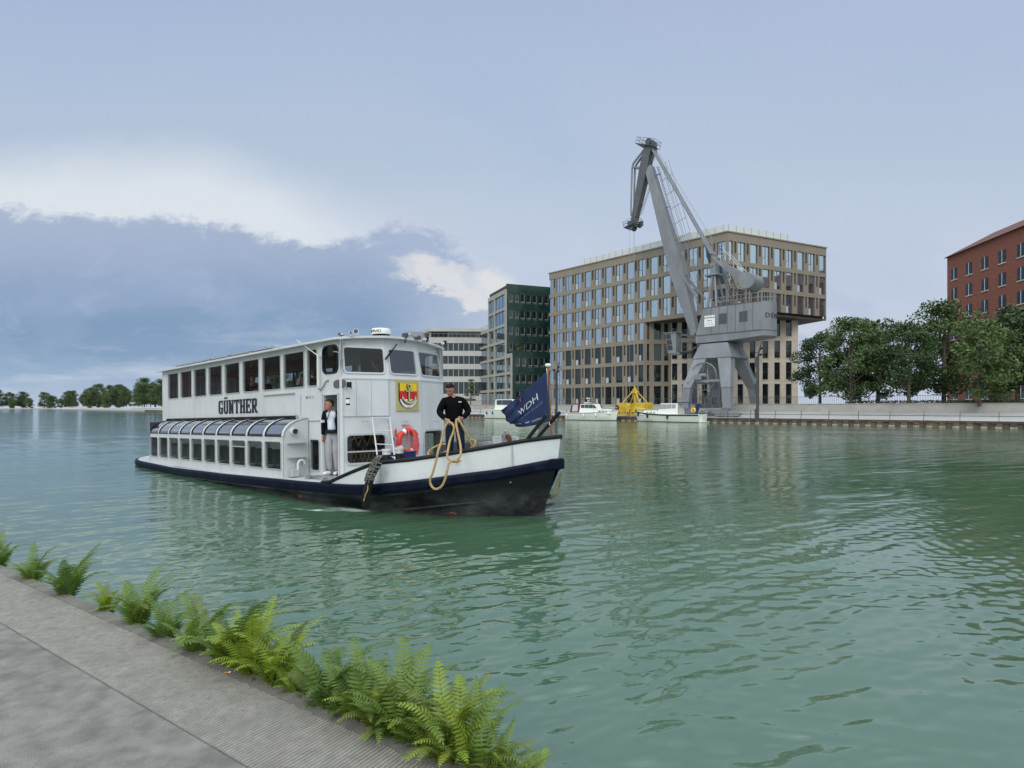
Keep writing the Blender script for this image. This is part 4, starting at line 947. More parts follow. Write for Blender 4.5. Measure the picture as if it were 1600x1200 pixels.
# decks
b = MB(); sd_ = np.linspace(-.36, 3.2, 20); zd = lambda s: z_str(s)+.03 if s < 3.2 else .53
zfd = lambda s: max(.70, z_str(s)+.02)
vs = [];
for s_ in sd_: vs += [(s_, -max(hd(s_)-.05, 0), zfd(s_)), (s_, max(hd(s_)-.05, 0), zfd(s_))]
b.add(vs, [(2*i, 2*i+1, 2*i+3, 2*i+2) for i in range(len(sd_)-1)]); b.box((3.2,-2.3,.5),(3.24,2.3,.70))
vs = []; sd_ = np.linspace(3.2, 19.8, 30)
for s_ in sd_: vs += [(s_, -max(hd(s_)-.02, 0), z_str(s_)+.004), (s_, max(hd(s_)-.02, 0), z_str(s_)+.004)]
b.add(vs, [(2*i, 2*i+1, 2*i+3, 2*i+2) for i in range(len(sd_)-1)]); b.build('deck', M['greywhite'], SH)
# ---- walls with openings
def wall(b, O, U, W, Nn, u0, u1, v0, v1, th, ops):
    O, U, W, Nn = V(O), V(U).normalized(), V(W), V(Nn).normalized()
    us = sorted({u0, u1, *[x for o in ops for x in o[:2] if u0 < x < u1]}); vv = sorted({v0, v1, *[x for o in ops for x in o[2:] if v0 < x < v1]})
    P = lambda u, v, n_: O+U*u+W*v+Nn*n_
    inop = lambda u, v: any(o[0] < u < o[1] and o[2] < v < o[3] for o in ops)
    for i in range(len(us)-1):
        for j in range(len(vv)-1):
            if inop((us[i]+us[i+1])/2, (vv[j]+vv[j+1])/2): continue
            c = [(us[i],vv[j]),(us[i+1],vv[j]),(us[i+1],vv[j+1]),(us[i],vv[j+1])]
            b.add([P(u,v,0) for u, v in c]+[P(u,v,th) for u, v in c], [(0,1,2,3),(7,6,5,4)])
    for o in ops:
        ua, ub, va, vb = max(o[0],u0), min(o[1],u1), max(o[2],v0), min(o[3],v1)
        c = [(ua,va),(ub,va),(ub,vb),(ua,vb)]; b.add([P(u,v,0) for u, v in c]+[P(u,v,th) for u, v in c], [(0,4,5,1),(1,5,6,2),(2,6,7,3),(3,7,4,0)])
def rrect(w, h, r, n=5):
    out = []
    for cx, cz_, a0 in ((w-r, h-r, 0), (r, h-r, 90), (r, r, 180), (w-r, r, 270)):
        for i in range(n): a = R(a0+90*i/(n-1)); out.append((cx+r*math.cos(a), cz_+r*math.sin(a)))
    return out
swc = {}
def swin(par, w, h, loc, rot, r=.07, fw=.035, dark=False, black=False, name='window', pr=.022, extra=None, gm=None):
    """ship window: rounded frame and pane in one mesh; x to the right, front towards -y"""
    b = MB(); inn = [(x_+fw, z_+fw) for x_, z_ in rrect(w-2*fw, h-2*fw, r)]; ou = []
    for x_, z_ in rrect(w, h, min(r+fw, w/2-.01, h/2-.01)): ou.append((x_, z_))
    n = len(inn); vs = [(x_,-pr,z_) for x_, z_ in ou]+[(x_,-pr,z_) for x_, z_ in inn]+[(x_,.05,z_) for x_, z_ in inn]+[(x_,.02,z_) for x_, z_ in ou]
    b.mat(1).add(vs, [(i,(i+1)%n,n+(i+1)%n,n+i) for i in range(n)]+[(n+i,n+(i+1)%n,2*n+(i+1)%n,2*n+i) for i in range(n)]+[(3*n+i,3*n+(i+1)%n,(i+1)%n,i) for i in range(n)])
    # fill to the square opening
    sq = [(w,h),(0,h),(0,0),(w,0)]
    b.mat(0).add([(x_,.012,z_) for x_, z_ in inn], [tuple(range(n))])
    if extra == 'bar': b.mat(1).box((fw,-.012,h*.72),(w-fw,.03,h*.76))
    if extra == 'mid': b.mat(1).box((fw,-.03,h*.40),(w-fw,.0,h*.44))
    for i, (cx, cz_) in enumerate(sq):
        q_ = [ou[i*5+j] for j in range(5)]; b.mat(2).add([(cx,.0,cz_)]+[(x_,.0,z_) for x_, z_ in q_], [(0,j+1,j+2) for j in range(4)])
    return b.build(name, [gm or (M['glassdark'] if dark else M['glass']), M['black'] if black else M['alu'], M['white']], par, loc, rot, weld=False)
M['alu'] = mat('aluminium_frame', (.50,.52,.52), .4, .3)
W_ = 1.6
SIDE = (0, 0, R(180)); PORT = (0, 0, 0)
up = [(5.94,6.45),(6.59,7.71),(7.87,8.98),(9.18,10.27),(10.49,11.59)]+[(11.79+1.3*i, 12.89+1.3*i) for i in range(4)]
zb_, zt_ = 2.75, 3.70
ops = [(a, c, zb_, zt_) for a, c in up]+[(4.97, 5.70, 3.02, 3.72), (4.97, 5.66, .535, 2.53), (5.86, 6.36, .60, 1.43)]
S0, S1 = 4.85, 17.4
b = MB()
wall(b, (0, W_, 0), (1,0,0), (0,0,1), (0,-1,0), S0, S1, .45, 3.84, .05, ops)
wall(b, (0, -W_, 0), (1,0,0), (0,0,1), (0,1,0), S0, S1, .45, 3.84, .05, [(a, c, zb_, zt_) for a, c in up]+[(4.97, 5.70, 3.02, 3.72), (5.2, 6.3, .62, 1.5)])
b.box((S1,-W_,.45),(S1+.05,W_,3.84))
b.build('side_wall', M['white'], SH)
for a, c in up:
    swin(SH, c-a, zt_-zb_, (c, W_, zb_), SIDE, .05, .02); swin(SH, c-a, zt_-zb_, (a, -W_, zb_), PORT, .05, .02)
swin(SH, .73, .70, (5.70, W_, 3.02), SIDE, .12, .05, black=True, name='wheelhouse_window'); swin(SH, .73, .70, (4.97, -W_, 3.02), PORT, .12, .05, black=True, name='wheelhouse_window')
swin(SH, .50, .83, (6.36, W_, .60), SIDE, .05); swin(SH, 1.1, .88, (5.2, -W_, .62), PORT, .05)
# front: three facets, the upper half leaning back
fc = [V((S0, W_, 0)), V((4.5, .5, 0)), V((4.5, -.5, 0)), V((S0, -W_, 0))]
KN = 2.88; lean = V((.17, 0, .90))
b = MB(); fwin = []; fops = {}
for i in range(3):
    p, q = fc[i], fc[i+1]; U = (q-p); Ln = U.length; U.normalize(); Nn = V((-U.y, U.x, 0)) 
    oplow = []
    if i == 0: oplow = [(.06, Ln-.06, .80, 1.56)]
    if i == 2: oplow = [(.10, Ln-.08, .85, 1.60)]
    wall(b, p, U, (0,0,1), Nn, 0, Ln, .45, KN, .04, oplow)
    m_ = .055; top_ = [(m_, Ln-m_, .12, .80)]
    # the upper wall: up-vector leans aft
    Wv = V((lean.x/lean.z, 0, 1)); wall(b, p+V((0,0,KN)), U, Wv, Nn, 0, Ln, 0, .92, .04, top_)
    rz = math.atan2(U.y, U.x); th = -math.atan2(Wv.dot(Nn), 1)
    fwin.append((p, U, Nn, Ln, rz, th, oplow, Wv))
for (p, U, Nn, Ln, rz, th, oplow, Wv) in fwin:                             # header above the windscreens, up to the cambered roof
    hv = []
    for i in range(9):
        q = p+U*(Ln*i/8)+V((0,0,KN))+Wv*.91-Nn*.003; hv += [q, V((q.x+.02, q.y, max(q.z+.005, 3.86+.115*(1-(q.y/1.78)**2)-.03)))]
    b.add(hv, [(2*i,2*i+2,2*i+3,2*i+1) for i in range(8)])
for sg in (1, -1): b.add([(S0,sg*W_,KN),(S0+.17*.92/.9,sg*W_,KN+.92),(S0,sg*W_,KN+.92)], [(0,1,2)])
b.build('front_wall', M['white'], SH)
WIN1 = None
for i, (p, U, Nn, Ln, rz, th, oplow, Wv) in enumerate(fwin):
    swin(SH, Ln-.11, .68*math.sqrt(1+Wv.dot(Nn)**2), p+U*.055+V((0,0,KN))+Wv*.12-Nn*.002, (th, 0, rz), .07, .04, name='windscreen', gm=M['glass'] if i == 0 else M['screen'] if 'screen' in M else M.setdefault('screen', glass('windscreen_glass', (.62,.66,.66), .12)))
    for o in oplow: swin(SH, o[1]-o[0], o[3]-o[2], p+U*o[0]+V((0,0,o[2]))-Nn*.002, (0,0,rz), .09, .05, name='front_window', extra='mid' if i == 0 else None)
b = MB(); 
for i, (p, U, Nn, Ln, rz, th, oplow, Wv) in enumerate(fwin):                     # knuckle and seams, a few mm proud
    b.bar(p+V((0,0,KN))-Nn*.004, p+U*Ln+V((0,0,KN))-Nn*.004, .012, .03); 
    for u in ((.30, .62, .99) if i == 0 else (.02,)): b.bar(p+U*(u*Ln)+V((0,0,1.98 if u < .9 else .6))-Nn*.003, p+U*(u*Ln)+V((0,0,KN-.02))-Nn*.003, .008, .012)
p, U, Nn, Ln = fwin[0][:4]; b.bar(p+V((0,0,1.98))-Nn*.012, p+U*Ln+V((0,0,1.98))-Nn*.012, .03, .02)
b.bar((5.86, W_+.012, 1.885),(6.80, W_+.012, 1.885),.03,.02); b.box((6.78,W_,.5),(6.82,W_+.012,2.55)); b.box((5.70,W_,.5),(5.74,W_+.012,2.55)); b.bar((7.1, W_+.02, 2.62),(8.9, W_+.02, 2.62), .05,.03)
b.build('trim', M['alu'], SH)
b = MB(); b.cyl((S0+.03, W_-.02, .45),(S0+.03, W_-.02, KN),.055,n=12); b.build('corner_post', M['white'], SH)
# roof: cambered slab with overhanging eaves
b = MB(); rows = []
xs_ = [4.50, 4.56, 4.68, 4.82, 4.95, 5.5]+list(np.linspace(6.2, 17.7, 10))
for s_ in xs_:
    hw = 1.78 if s_ > 4.96 else {4.50: .55, 4.56: .72, 4.68: 1.10, 4.82: 1.50}.get(s_, 1.75); r_ = []
    ts = np.linspace(-1, 1, 13); zc = lambda t: 3.86+.115*(1-(t*hw/1.78)**2)
    r_ = [V((s_, t*hw, zc(t))) for t in ts]+[V((s_, t*hw, zc(t)-.055)) for t in ts[::-1]]
    rows.append(r_)
b.loft(rows, closed=True, smooth=False); b.build('roof', M['white'], SH)
b = MB(); b.box((4.95,-W_+.03,3.72),(17.3,W_-.03,3.735)); b.build('ceiling', mat('ceiling_panel', (.30,.30,.29), .6), SH)
b = MB()                                                        # roof rails and skylight frames aft
for y_ in (.35, .9, 1.4): b.tube([(8.6,y_,4.03),(17,y_,4.03)],.018,6)
for s_ in (8.6, 10.2, 11.8, 13.4): b.tube([(s_,.3,4.04),(s_,1.45,4.02)],.015,6); b.box((s_-.03,.3,3.9),(s_+.03,.36,4.03)); b.box((s_-.03,1.38,3.85),(s_+.03,1.44,4.02))
b.box((8.9,.4,3.99),(16.8,1.35,4.01)); b.build('roof_panel_rail', M['steel'], SH)
# lower glass saloon: side at 2.28, curved skylights up to the gutter
LW, LS0, LS1 = 2.28, 6.40, 16.6
low = [(6.51+1.02*i, 7.40+1.02*i) for i in range(10)]
low = [(a, min(c, LS1-.05)) for a, c in low if a < LS1-.4]
for sg in (1, -1):
    b = MB(); wall(b, (0, sg*LW, 0), (1,0,0), (0,0,1), (0,-sg,0), LS0, LS1, .42, 1.50, .04, [(a, c, .66, 1.38) for a, c in low])
    # curved ribs between the skylights
    arc = [(LW-.70*(1-math.cos(a)), 1.50+.45*math.sin(a)) for a in np.linspace(0, R(88), 9)]
    ribs = [(LS0, low[0][0]-.002)]+[(low[i][1]+.002, low[i+1][0]-.002) for i in range(len(low)-1)]+[(low[-1][1], LS1)]
    for a, c in ribs:
        b.loft([[V((x_, sg*(y_+dy), z_+dz)) for x_, dy, dz in ((a,.012,.012),(c,.012,.012),(c,-.03,-.03),(a,-.03,-.03))] for y_, z_ in arc], smooth=False)
    b.build('saloon_wall', M['white'], SH)
    for a, c in low:
        if sg > 0: swin(SH, c-a, .72, (c, sg*LW, .66), SIDE, .05, .022, name='saloon_window', extra='bar' if abs(a-8.55) < .1 else None)
        else: swin(SH, c-a, .72, (a, sg*LW, .66), PORT, .05, .03, name='saloon_window')
        b = MB(); b.mat(0).add([V((x_, sg*y_, z_)) for y_, z_ in arc for x_ in (a+.03, c-.03)], [(2*i,2*i+1,2*i+3,2*i+2) for i in range(8)], True)
        b.mat(1)
        for x_ in (a+.012, c-.012): b.tube([(x_, sg*(y_+.008), z_+.006) for y_, z_ in arc], .014, 6)
        b.tube([(a+.012, sg*(arc[0][0]+.008), arc[0][1]+.006),(c-.012, sg*(arc[0][0]+.008), arc[0][1]+.006)],.014,6)
        b.build('skylight', [M['skyglass'] if 'skyglass' in M else M.setdefault('skyglass', glass('skylight_glass', (.35,.37,.37), .42, .10)), M['black']], SH, weld=False)
    b = MB(); b.prism([(LS0,sg*1.62,.46),(LS0,sg*LW,.46)]+[(LS0,sg*y_,z_) for y_, z_ in arc]+[(LS0,sg*1.62,1.95)], (.04,0,0)); b.build('saloon_bulkhead', M['white'], SH)
b = MB(); b.box((6.95, W_+.0, 1.955),(16.8, W_+.075, 2.02)); b.build('gutter', M['black'], SH); b = MB(); b.box((6.9, W_, 1.95),(6.95, W_+.09, 2.03)); b.build('gutter_end', M['chrome'], SH)
# fittings on the saloon bulkhead: lamp, ledges, swan neck vent, box
b = MB(); b.cyl((LS0-.10,2.03,1.62),(LS0,2.03,1.62),.095,n=20); b.mat(1).cyl((LS0-.125,2.03,1.62),(LS0-.101,2.03,1.62),.07,n=20); b.build('bulkhead_lamp', [M['white'], M['chrome']], SH)
b = MB(); b.box((LS0-.12,1.72,1.32),(LS0-.002,2.2,1.345)); b.box((LS0-.12,1.72,.96),(LS0-.002,2.2,.985)); b.build('ledge', M['greywhite'], SH)
b = MB(); b.tube([(LS0-.14,1.98,.55),(LS0-.14,1.98,.82),(LS0-.14,1.95,.88),(LS0-.14,1.88,.90),(LS0-.14,1.82,.87),(LS0-.14,1.80,.80)],.036,10); b.build('swan_neck_vent', M['white'], SH)
b = MB(); b.box((LS0-.2,1.98,.50),(LS0-.02,2.16,.68)); b.build('deck_box', M['greywhite'], SH, bevel=.01)
b = MB(); b.box((4.7,1.66,.50),(5.75,2.05,.545)); b.tube([(4.75,2.06,.56),(5.7,2.06,.56)],.02,6); b.tube([(4.9,2.2,.53),(4.9,1.7,.53)],.02,6); b.tube([(5.5,2.2,.53),(5.5,1.7,.53)],.02,6); b.build('door_step', M['steel'], SH)
b = MB(); b.box((4.975,1.56,.535),(5.005,1.63,2.53)); b.box((5.63,1.56,.535),(5.655,1.63,2.53)); b.box((4.975,1.56,2.5),(5.655,1.63,2.529)); b.build('door_frame', M['white'], SH)
b = MB(); b.box((5.67,.82,.535),(5.70,1.55,2.5)); o = b.build('door', M['white'], SH)
b = MB(); b.cyl((5.655,.95,1.5),(5.655,1.1,1.5),.015); b.build('handle', M['chrome'], o)
# interior: floors, bulkheads, seats and tables, wheelhouse console
b = MB(); b.box((4.95,-W_+.05,1.98),(17.3,W_-.05,2.02)); b.box((4.9,-W_+.05,.46),(6.3,W_-.05,.53)); b.box((LS0+.05,-LW+.05,.20),(LS1-.05,LW-.05,.30)); b.box((6.36,-W_+.05,.5),(6.39,.6,1.97)); b.box((4.95,-1.4,2.45),(5.25,1.4,2.49)) ; b.box((6.0,-W_+.06,2.02),(6.03,.3,3.72)); b.box((LS1-.06,-LW,.3),(LS1,LW,1.9)); b.box((7.2,-.75,.3),(LS1-.1,-.70,1.93)); b.build('inner_structure', M['interior'], SH)  # last box: dark partition added along the saloon so its windows read dark
b = MB(); b.box((4.95,-1.2,2.5),(5.25,1.2,2.98)); b.box((4.98,-.9,2.98),(5.2,-.35,3.16)); b.box((5.0,.9,2.98),(5.2,1.2,3.08)); b.build('console', mat('console_grey', (.16,.17,.175), .6), SH, bevel=.02)
b = MB(); b.torus((5.32,.15,3.0),.26,.016,'x',28,6); b.bar((5.32,-.1,3.0),(5.32,.4,3.0),.03,.02); b.cyl((5.25,.15,2.9),(5.32,.15,3.0),.03); b.build('steering_wheel', M['darkgrey'], SH)
sm_ = MB(); sm_.cbox((0,0,.42),(.46,.95,.10)); sm_.bar((.20,0,.45),(.28,0,.84),.95,.08,up=(1,0,0)); sm_.cbox((0,.4,.2),(.06,.06,.4)); sm_.cbox((0,-.4,.2),(.06,.06,.4))
s0_ = None
for s_ in np.arange(7.1, 16.6, 1.30):
    for sg in (1, -1):
        if s0_ is None: s0_ = sm_.build('bench', M['seat'], SH, (s_, sg*.95, 2.02), bevel=.03)
        else: c = s0_.copy(); C.objects.link(c); c.location = (s_, sg*.95, 2.02)
for s_ in np.arange(7.2, 16.2, 1.02):
    for sg in (1, -1): c = s0_.copy(); C.objects.link(c); c.location = (s_, sg*1.6, .3)
t0_ = MB().cbox((0,0,.70),(.5,.9,.03)).cyl((0,0,0),(0,0,.69),.03).build('table', mat('table_top', (.40,.36,.28), .5), SH, (7.75,.98,2.02))
for s_ in np.arange(9.05, 16, 1.3): c = t0_.copy(); C.objects.link(c); c.location = (s_,.98,2.02)
for s_ in np.arange(7.7, 16, 1.02): c = t0_.copy(); C.objects.link(c); c.location = (s_,1.62,.0)
b = MB()
for s_ in (7.85, 9.2, 10.4, 12, 13.2): b.bar((s_,-1.52,2.85),(s_,-1.52,3.7),.12,.02,up=(0,1,0)); b.bar((s_+.12,1.50,2.8),(s_+.12,1.50,3.7),.09,.02,up=(0,1,0))
b.build('curtain', mat('grey_curtain', (.25,.26,.26), .9), SH)
# folding brass lattice inside the low front window
p, U, Nn, Ln = fwin[0][:4]; b = MB()
for z0, z1 in ((1.24, 1.50), (.84, 1.16)):
    n = 4; u0_, u1_ = .10, Ln*.80
    for i in range(n*2):
        ua = u0_+(u1_-u0_)*i/(n*2); ub = u0_+(u1_-u0_)*(i+1)/(n*2); za, zc2 = (z0, z1) if i % 2 else (z1, z0)
        b.bar(p+U*ua+Nn*.10+V((0,0,za)), p+U*ub+Nn*.10+V((0,0,zc2)), .022, .008)
        if z0 < 1: b.bar(p+U*ua+Nn*.12+V((0,0,zc2)), p+U*ub+Nn*.12+V((0,0,za)), .022, .008)
b.build('folding_lattice', mat('brass', (.42,.29,.12), .4, .5), SH)
b = MB(); 
for k_ in range(3): b.cbox((5.6+.1*k_, .5-.5*k_, .95),(.4,.4,.5))
b.build('stowed_gear', M['darkgrey'], SH, bevel=.05)
# ---- writing and coat of arms
lm = mat('ship_letters', (.014,.015,.03), .45)
xr_ = 9.31; xl_ = 12.08; 
def slab_letters(word, x_left, x_right, z0, h, m_):
    """upright slab serif capitals as solid strokes; x decreases towards the reader's right (the bow)"""
    n = len(word); cell = (x_left-x_right)/n; w = cell*.86; b = MB(); st, th, sf = w*.27, h*.115, w*.40
    def B_(x0, x1, za, zb): b.box((X0-x0, 0, z0+za), (X0-x1, .02, z0+zb))
    def serif(x, z_): B_(x-sf/2, x+sf/2, z_, z_+h*.085)
    def stem(x): B_(x-st/2, x+st/2, 0, h); serif(x, 0); serif(x, h*.915)
    def diag(xa, za, xb, zb_, t): b.prism([(X0-xa+t/2, 0, z0+za), (X0-xa-t/2, 0, z0+za), (X0-xb-t/2, 0, z0+zb_), (X0-xb+t/2, 0, z0+zb_)], (0, .021, 0))
    for i, ch in enumerate(word):
        X0 = x_left-i*cell; l, r, c = sf/2, w-sf/2, w/2
        if ch in 'ÜU':
            for x in (l, r): B_(x-st/2, x+st/2, h*.12, h); serif(x, h*.915)
            B_(l, r, 0, h*.16)
            if ch == 'Ü':
                for x in (c-.07, c+.07): B_(x-.032, x+.032, h*1.10, h*1.24)
        elif ch == 'G':
            B_(l-st/2, l+st/2, h*.1, h*.9); B_(l, r+st*.3, h*.885, h); B_(l, r+st*.3, 0, h*.115); B_(r-st/2, r+st/2, 0, h*.44); B_(c, r+sf/2, h*.38, h*.47); B_(r-st*.1, r+st*.3, h*.68, h)
        elif ch == 'N': stem(l); B_(r-st*.35, r+st*.35, 0, h); serif(r, h*.915); diag(l-.01, h, r, 0, st*1.15)
        elif ch == 'T': B_(c-st/2, c+st/2, 0, h); serif(c, 0); B_(0, w, h*.885, h); B_(0, w*.1, h*.72, h); B_(w*.9, w, h*.72, h)
        elif ch == 'H': stem(l); stem(r); B_(l, r, h*.44, h*.56)
        elif ch == 'E': stem(l); B_(l, w*.98, h*.885, h); B_(l, w*.98, 0, h*.115); B_(l, c+st*.6, h*.45, h*.56); B_(w*.88, w*.98, h*.70, h); B_(w*.88, w*.98, 0, h*.30); B_(c+st*.3, c+st*.75, h*.36, h*.65)
        elif ch == 'R': stem(l); B_(l, r, h*.885, h); B_(l, r, h*.44, h*.555); B_(r-st*.6, r+st*.4, h*.48, h*.96); diag(c, h*.46, r+st*.2, .0, st); serif(r+st*.25, 0)
    return b.build('name_lettering', m_, SH, (0, W_+.001, 0), weld=False)
slab_letters('GÜNTHER', 12.10, 9.27, 2.135, .42, lm)
# bolden the strokes by a proud, slightly larger shadow plate behind
def sgn(txt, size, x_, z_, par=SH, m=None): return text(txt, size, (x_, W_+.006, z_), (R(90),0,R(180)), m or M['greytext'], par, 'small_lettering', .002)
M['greytext'] = mat('grey_lettering', (.18,.19,.2), .5)
sgn('MS 17  2', .11, 6.35, 2.47)
pl0 = sp(618.5, 592.5, x=4.49); pl1 = sp(654, 642, x=4.49)
pw, ph = abs(pl0.y-pl1.y), pl0.z-pl1.z
b = MB(); b.mat(0).box((0,-.03,0),(pw,0,ph))
PQ = b.build('crest_board', mat('old_gold', (.42,.37,.16), .5), SH, (4.4955, pl0.y, pl1.z), (0,0,R(-90)), bevel=.006)
sw, sh_ = pw*.76, ph*.80
def shield(m_, v0, v1, dy):
    """a horizontal slice of the shield between heights v0 and v1 (0 foot, 1 head)"""
    pts = []; N_ = 14
    def half(v): return .5 if v > .42 else .5*math.sqrt(max(0, 1-((.42-v)/.42)**2))
    vv = [v0+(v1-v0)*i/N_ for i in range(N_+1)]
    L_ = [(pw/2-sw*half(v), dy, ph*.095+sh_*v) for v in vv]; R2 = [(pw/2+sw*half(v), dy, ph*.095+sh_*v) for v in vv[::-1]]
    m_.prism(L_+R2, (0,.02,0))
b = MB(); b.mat(0); 
pw_, sw_ = pw, sw
sw = sw_*1.07; shield(b, 0, 1, -.046); sw = sw_
b.build('shield_edge', mblk, PQ, (-.006,0,-.006))
b = MB(); b.mat(0); shield(b, .67, .985, -.056); b.mat(1); shield(b, .345, .669, -.056); b.mat(2); shield(b, .02, .344, -.056)
b.build('shield', [mat('crest_yellow', (.72,.50,.01), .4), mat('crest_red', (.55,.008,.02), .4), mat('crest_white', (.8,.8,.8), .4)], PQ)
def anchor_shape(b, dy, g=0, dx=0):
    cx = pw/2+dx; zz = lambda v: ph*.095+sh_*v
    b.torus((cx, dy, zz(.86)), sw*.085, sw*.028+g, 'y', 20, 6)
    b.bar((cx,dy,zz(.79)),(cx,dy,zz(.18)), sw*.07+2*g, .012, up=(0,1,0)); b.bar((cx-sw*.2-g,dy,zz(.675)),(cx+sw*.2+g,dy,zz(.675)), .012, sw*.065+2*g, up=(0,0,1))
    ar = [(cx+sw*.36*math.sin(a), dy, zz(.40)-sh_*.20*math.cos(a)) for a in np.linspace(-R(78), R(78), 15)]; b.tube(ar, [sw*.03+g+sw*.04*math.cos(a)**2 for a in np.linspace(-R(78), R(78), 15)], 8)
    for sg in (-1, 1): b.prism([(cx+sg*sw*.40,dy-.006,zz(.50)),(cx+sg*sw*.26,dy-.006,zz(.35)),(cx+sg*sw*.42,dy-.006,zz(.33))], (0,.012,0))
    b.prism([(cx-sw*.14,dy-.006,zz(.24)),(cx,dy-.006,zz(.12)),(cx+sw*.14,dy-.006,zz(.24))], (0,.012,0))
b = MB(); anchor_shape(b, -.064, .008, -.008); b.build('crest_anchor_edge', mblk, PQ)
b = MB(); anchor_shape(b, -.078, 0, .004); b.build('crest_anchor', mat('crest_gold', (.46,.40,.17), .4), PQ)
# ---- roof gear
zr_ = lambda y_: 3.86+.115*(1-(y_/1.78)**2)
rd = sp(595.5, 526, z=3.99); 
b = MB(); b.lathe([(0,0),(.13,0),(.15,.05),(.20,.06),(.235,.075),(.235,.078)],28,(0,0,0)); b.mat(1).lathe([(.235,.078),(.245,.10),(.245,.19),(.22,.225),(.12,.24),(0,.242)],28)
RDm = b.build('radar_dome', [M['black'], M['white2']], SH, (rd.x, rd.y, zr_(rd.y)-.01))
camd = math.atan2(*(SHIP.I @ V((0,0,2.2))-rd).yx)
for i, ch in enumerate('SIMRAD'):
    a = camd-R(86)+i*R(15.5); text(ch, .105, (.2465*math.cos(a), .2465*math.sin(a), .145), (R(90),0,a+R(90)), M['darkgrey'], RDm, 'letter', .003, 1.25)
def searchlight(px_, py_, r, yy_, aim=(-.8,.5,.1)):
    q = sp(px_, py_, y=yy_); d = V(aim).normalized(); b = MB()
    b.cyl(q-d*.12, q+d*.06, r*.75, r, 18); b.mat(1).cyl(q+d*.061, q+d*.066, r*.85, n=18); b.mat(0).torus(q+d*.06 if False else q, r*1.02, .012, 'x', 18, 6)
    b.cyl((q.x, q.y, zr_(yy_)-.01), (q.x, q.y, q.z-r*.6), .022, n=8); b.bar((q.x,q.y-r,q.z-r*.4),(q.x,q.y+r,q.z-r*.4),.03,.03); b.build('searchlight', [M['chrome'], M['glassdark']], SH)
searchlight(556, 518.5, .065, 1.25); searchlight(548, 521, .035, 1.4); 
b = MB(); q = sp(533, 522.5, y=1.55); b.cbox(q,(.07,.12,.06)); b.cyl((q.x,q.y,3.87),(q.x,q.y,q.z),.02); b.mat(1).cbox((q.x-.04,q.y,q.z),(.01,.10,.045)); b.build('floodlight', [M['darkgrey'], M['chrome']], SH)
b = MB(); q = sp(633, 524, y=-.05); b.cbox(q,(.14,.10,.10)); b.mat(1).tube([q+V((0,-.05,-.02)),q+V((-.02,-.15,.05)),q+V((-.02,-.25,.0)),q+V((0,-.45,-.05)),q+V((0,-.6,-.09))],.028,8); b.mat(0).cyl(q+V((0,-.3,-.05)),q+V((-.18,-.32,-.05)),.03,.06); b.cyl(q+V((0,0,-.2)),q,.03); b.build('horn', [M['darkgrey'], M['steel']], SH)
for px_, py_, yy_ in ((667, 529, -.75), (695, 535.5, -1.3)):
    b = MB(); q = sp(px_, py_, y=yy_); b.cyl(q-V((0,0,.10)), q, .02); b.cyl(q, q+V((-.02,0,.05)), .045); b.mat(1).cbox(q+V((0,.07,-.02)),(.06,.07,.06)); b.build('deck_lamp', [M['black'], M['white']], SH)
b = MB(); w0, w1, w2 = sp(497, 604, y=1.68), sp(497, 556, y=1.68), sp(463, 531, y=1.78)
b.tube([w0, w1], .022, 8); b.tube([w1, V(w1)*.35+V(w2)*.65, w2], [.012,.008,.004], 6); b.cbox(w1+V((0,-.05,0)),(.05,.12,.05)); b.build('antenna', M['white2'], SH)
b = MB(); m0, m1 = sp(517, 549, y=1.95), sp(535, 553, y=1.66); b.cbox(m0,(.14,.04,.22)); b.mat(1).tube([m0, V(m0)*.4+V(m1)*.6+V((0,.03,.02)), m1, m1-V((0,0,.1))],.012,6); b.build('wing_mirror', [M['black'], M['steel']], SH)
b = MB(); b.tube([sp(497,607,y=1.63), sp(501,610,y=1.64), sp(505,604,y=1.63), sp(509,596,y=1.63), sp(513,594,y=1.63)],.012,6); b.build('cable', M['darkgrey'], SH)
n0, n1 = sp(521, 594, y=1.6), sp(541, 606, y=1.6)
b = MB(); b.mat(0).add([(n0.x-x_*(n0.x-n1.x)/1, W_+.004, n1.z+z_*(n0.z-n1.z)) for x_, z_ in rrect(1, 1, .35)], [tuple(range(20))]); q = sp(545.5, 601, y=1.62); b.mat(1).cyl(q-V((0,0,.07)), q+V((0,0,.06)), .06, n=12); b.mat(2).cyl(q-V((0,0,.1)), q-V((0,0,.071)), .07, n=12); b.build('side_light_niche', [mat('niche_grey', (.10,.10,.105), .6), M['black'], M['steel']], SH)
b = MB(); q = sp(543.5, 627, y=1.62); b.cyl(q-V((0,0,.05)), q+V((0,0,.05)), .045, n=12); b.mat(1).cyl(q+V((0,0,.051)), q+V((0,0,.08)), .05, n=12); b.cyl(q-V((0,0,.09)), q-V((0,0,.051)), .05, n=12); b.build('wall_lamp', [M['white2'], M['black']], SH)
p, U, Nn, Ln, rz, th, _, Wv = fwin[1]
b = MB(); a_ = p+U*(-.05)+V((0,0,KN))+Wv*.50-Nn*.05; c_ = p+U*.36+V((0,0,KN))+Wv*.92-Nn*.06; b.bar(a_, c_, .02, .02); b.bar(a_+Wv*.0, V(a_)*.5+V(c_)*.5, .035, .03); b.build('wiper', M['black'], SH)
p, U, Nn, Ln, rz, th, _, Wv = fwin[2]; b = MB(); b.bar(p+U*.06+V((0,0,KN))+Wv*.42-Nn*.03, p+U*.6+V((0,0,KN))+Wv*.36-Nn*.03, .015, .015); b.build('wiper', M['black'], SH)
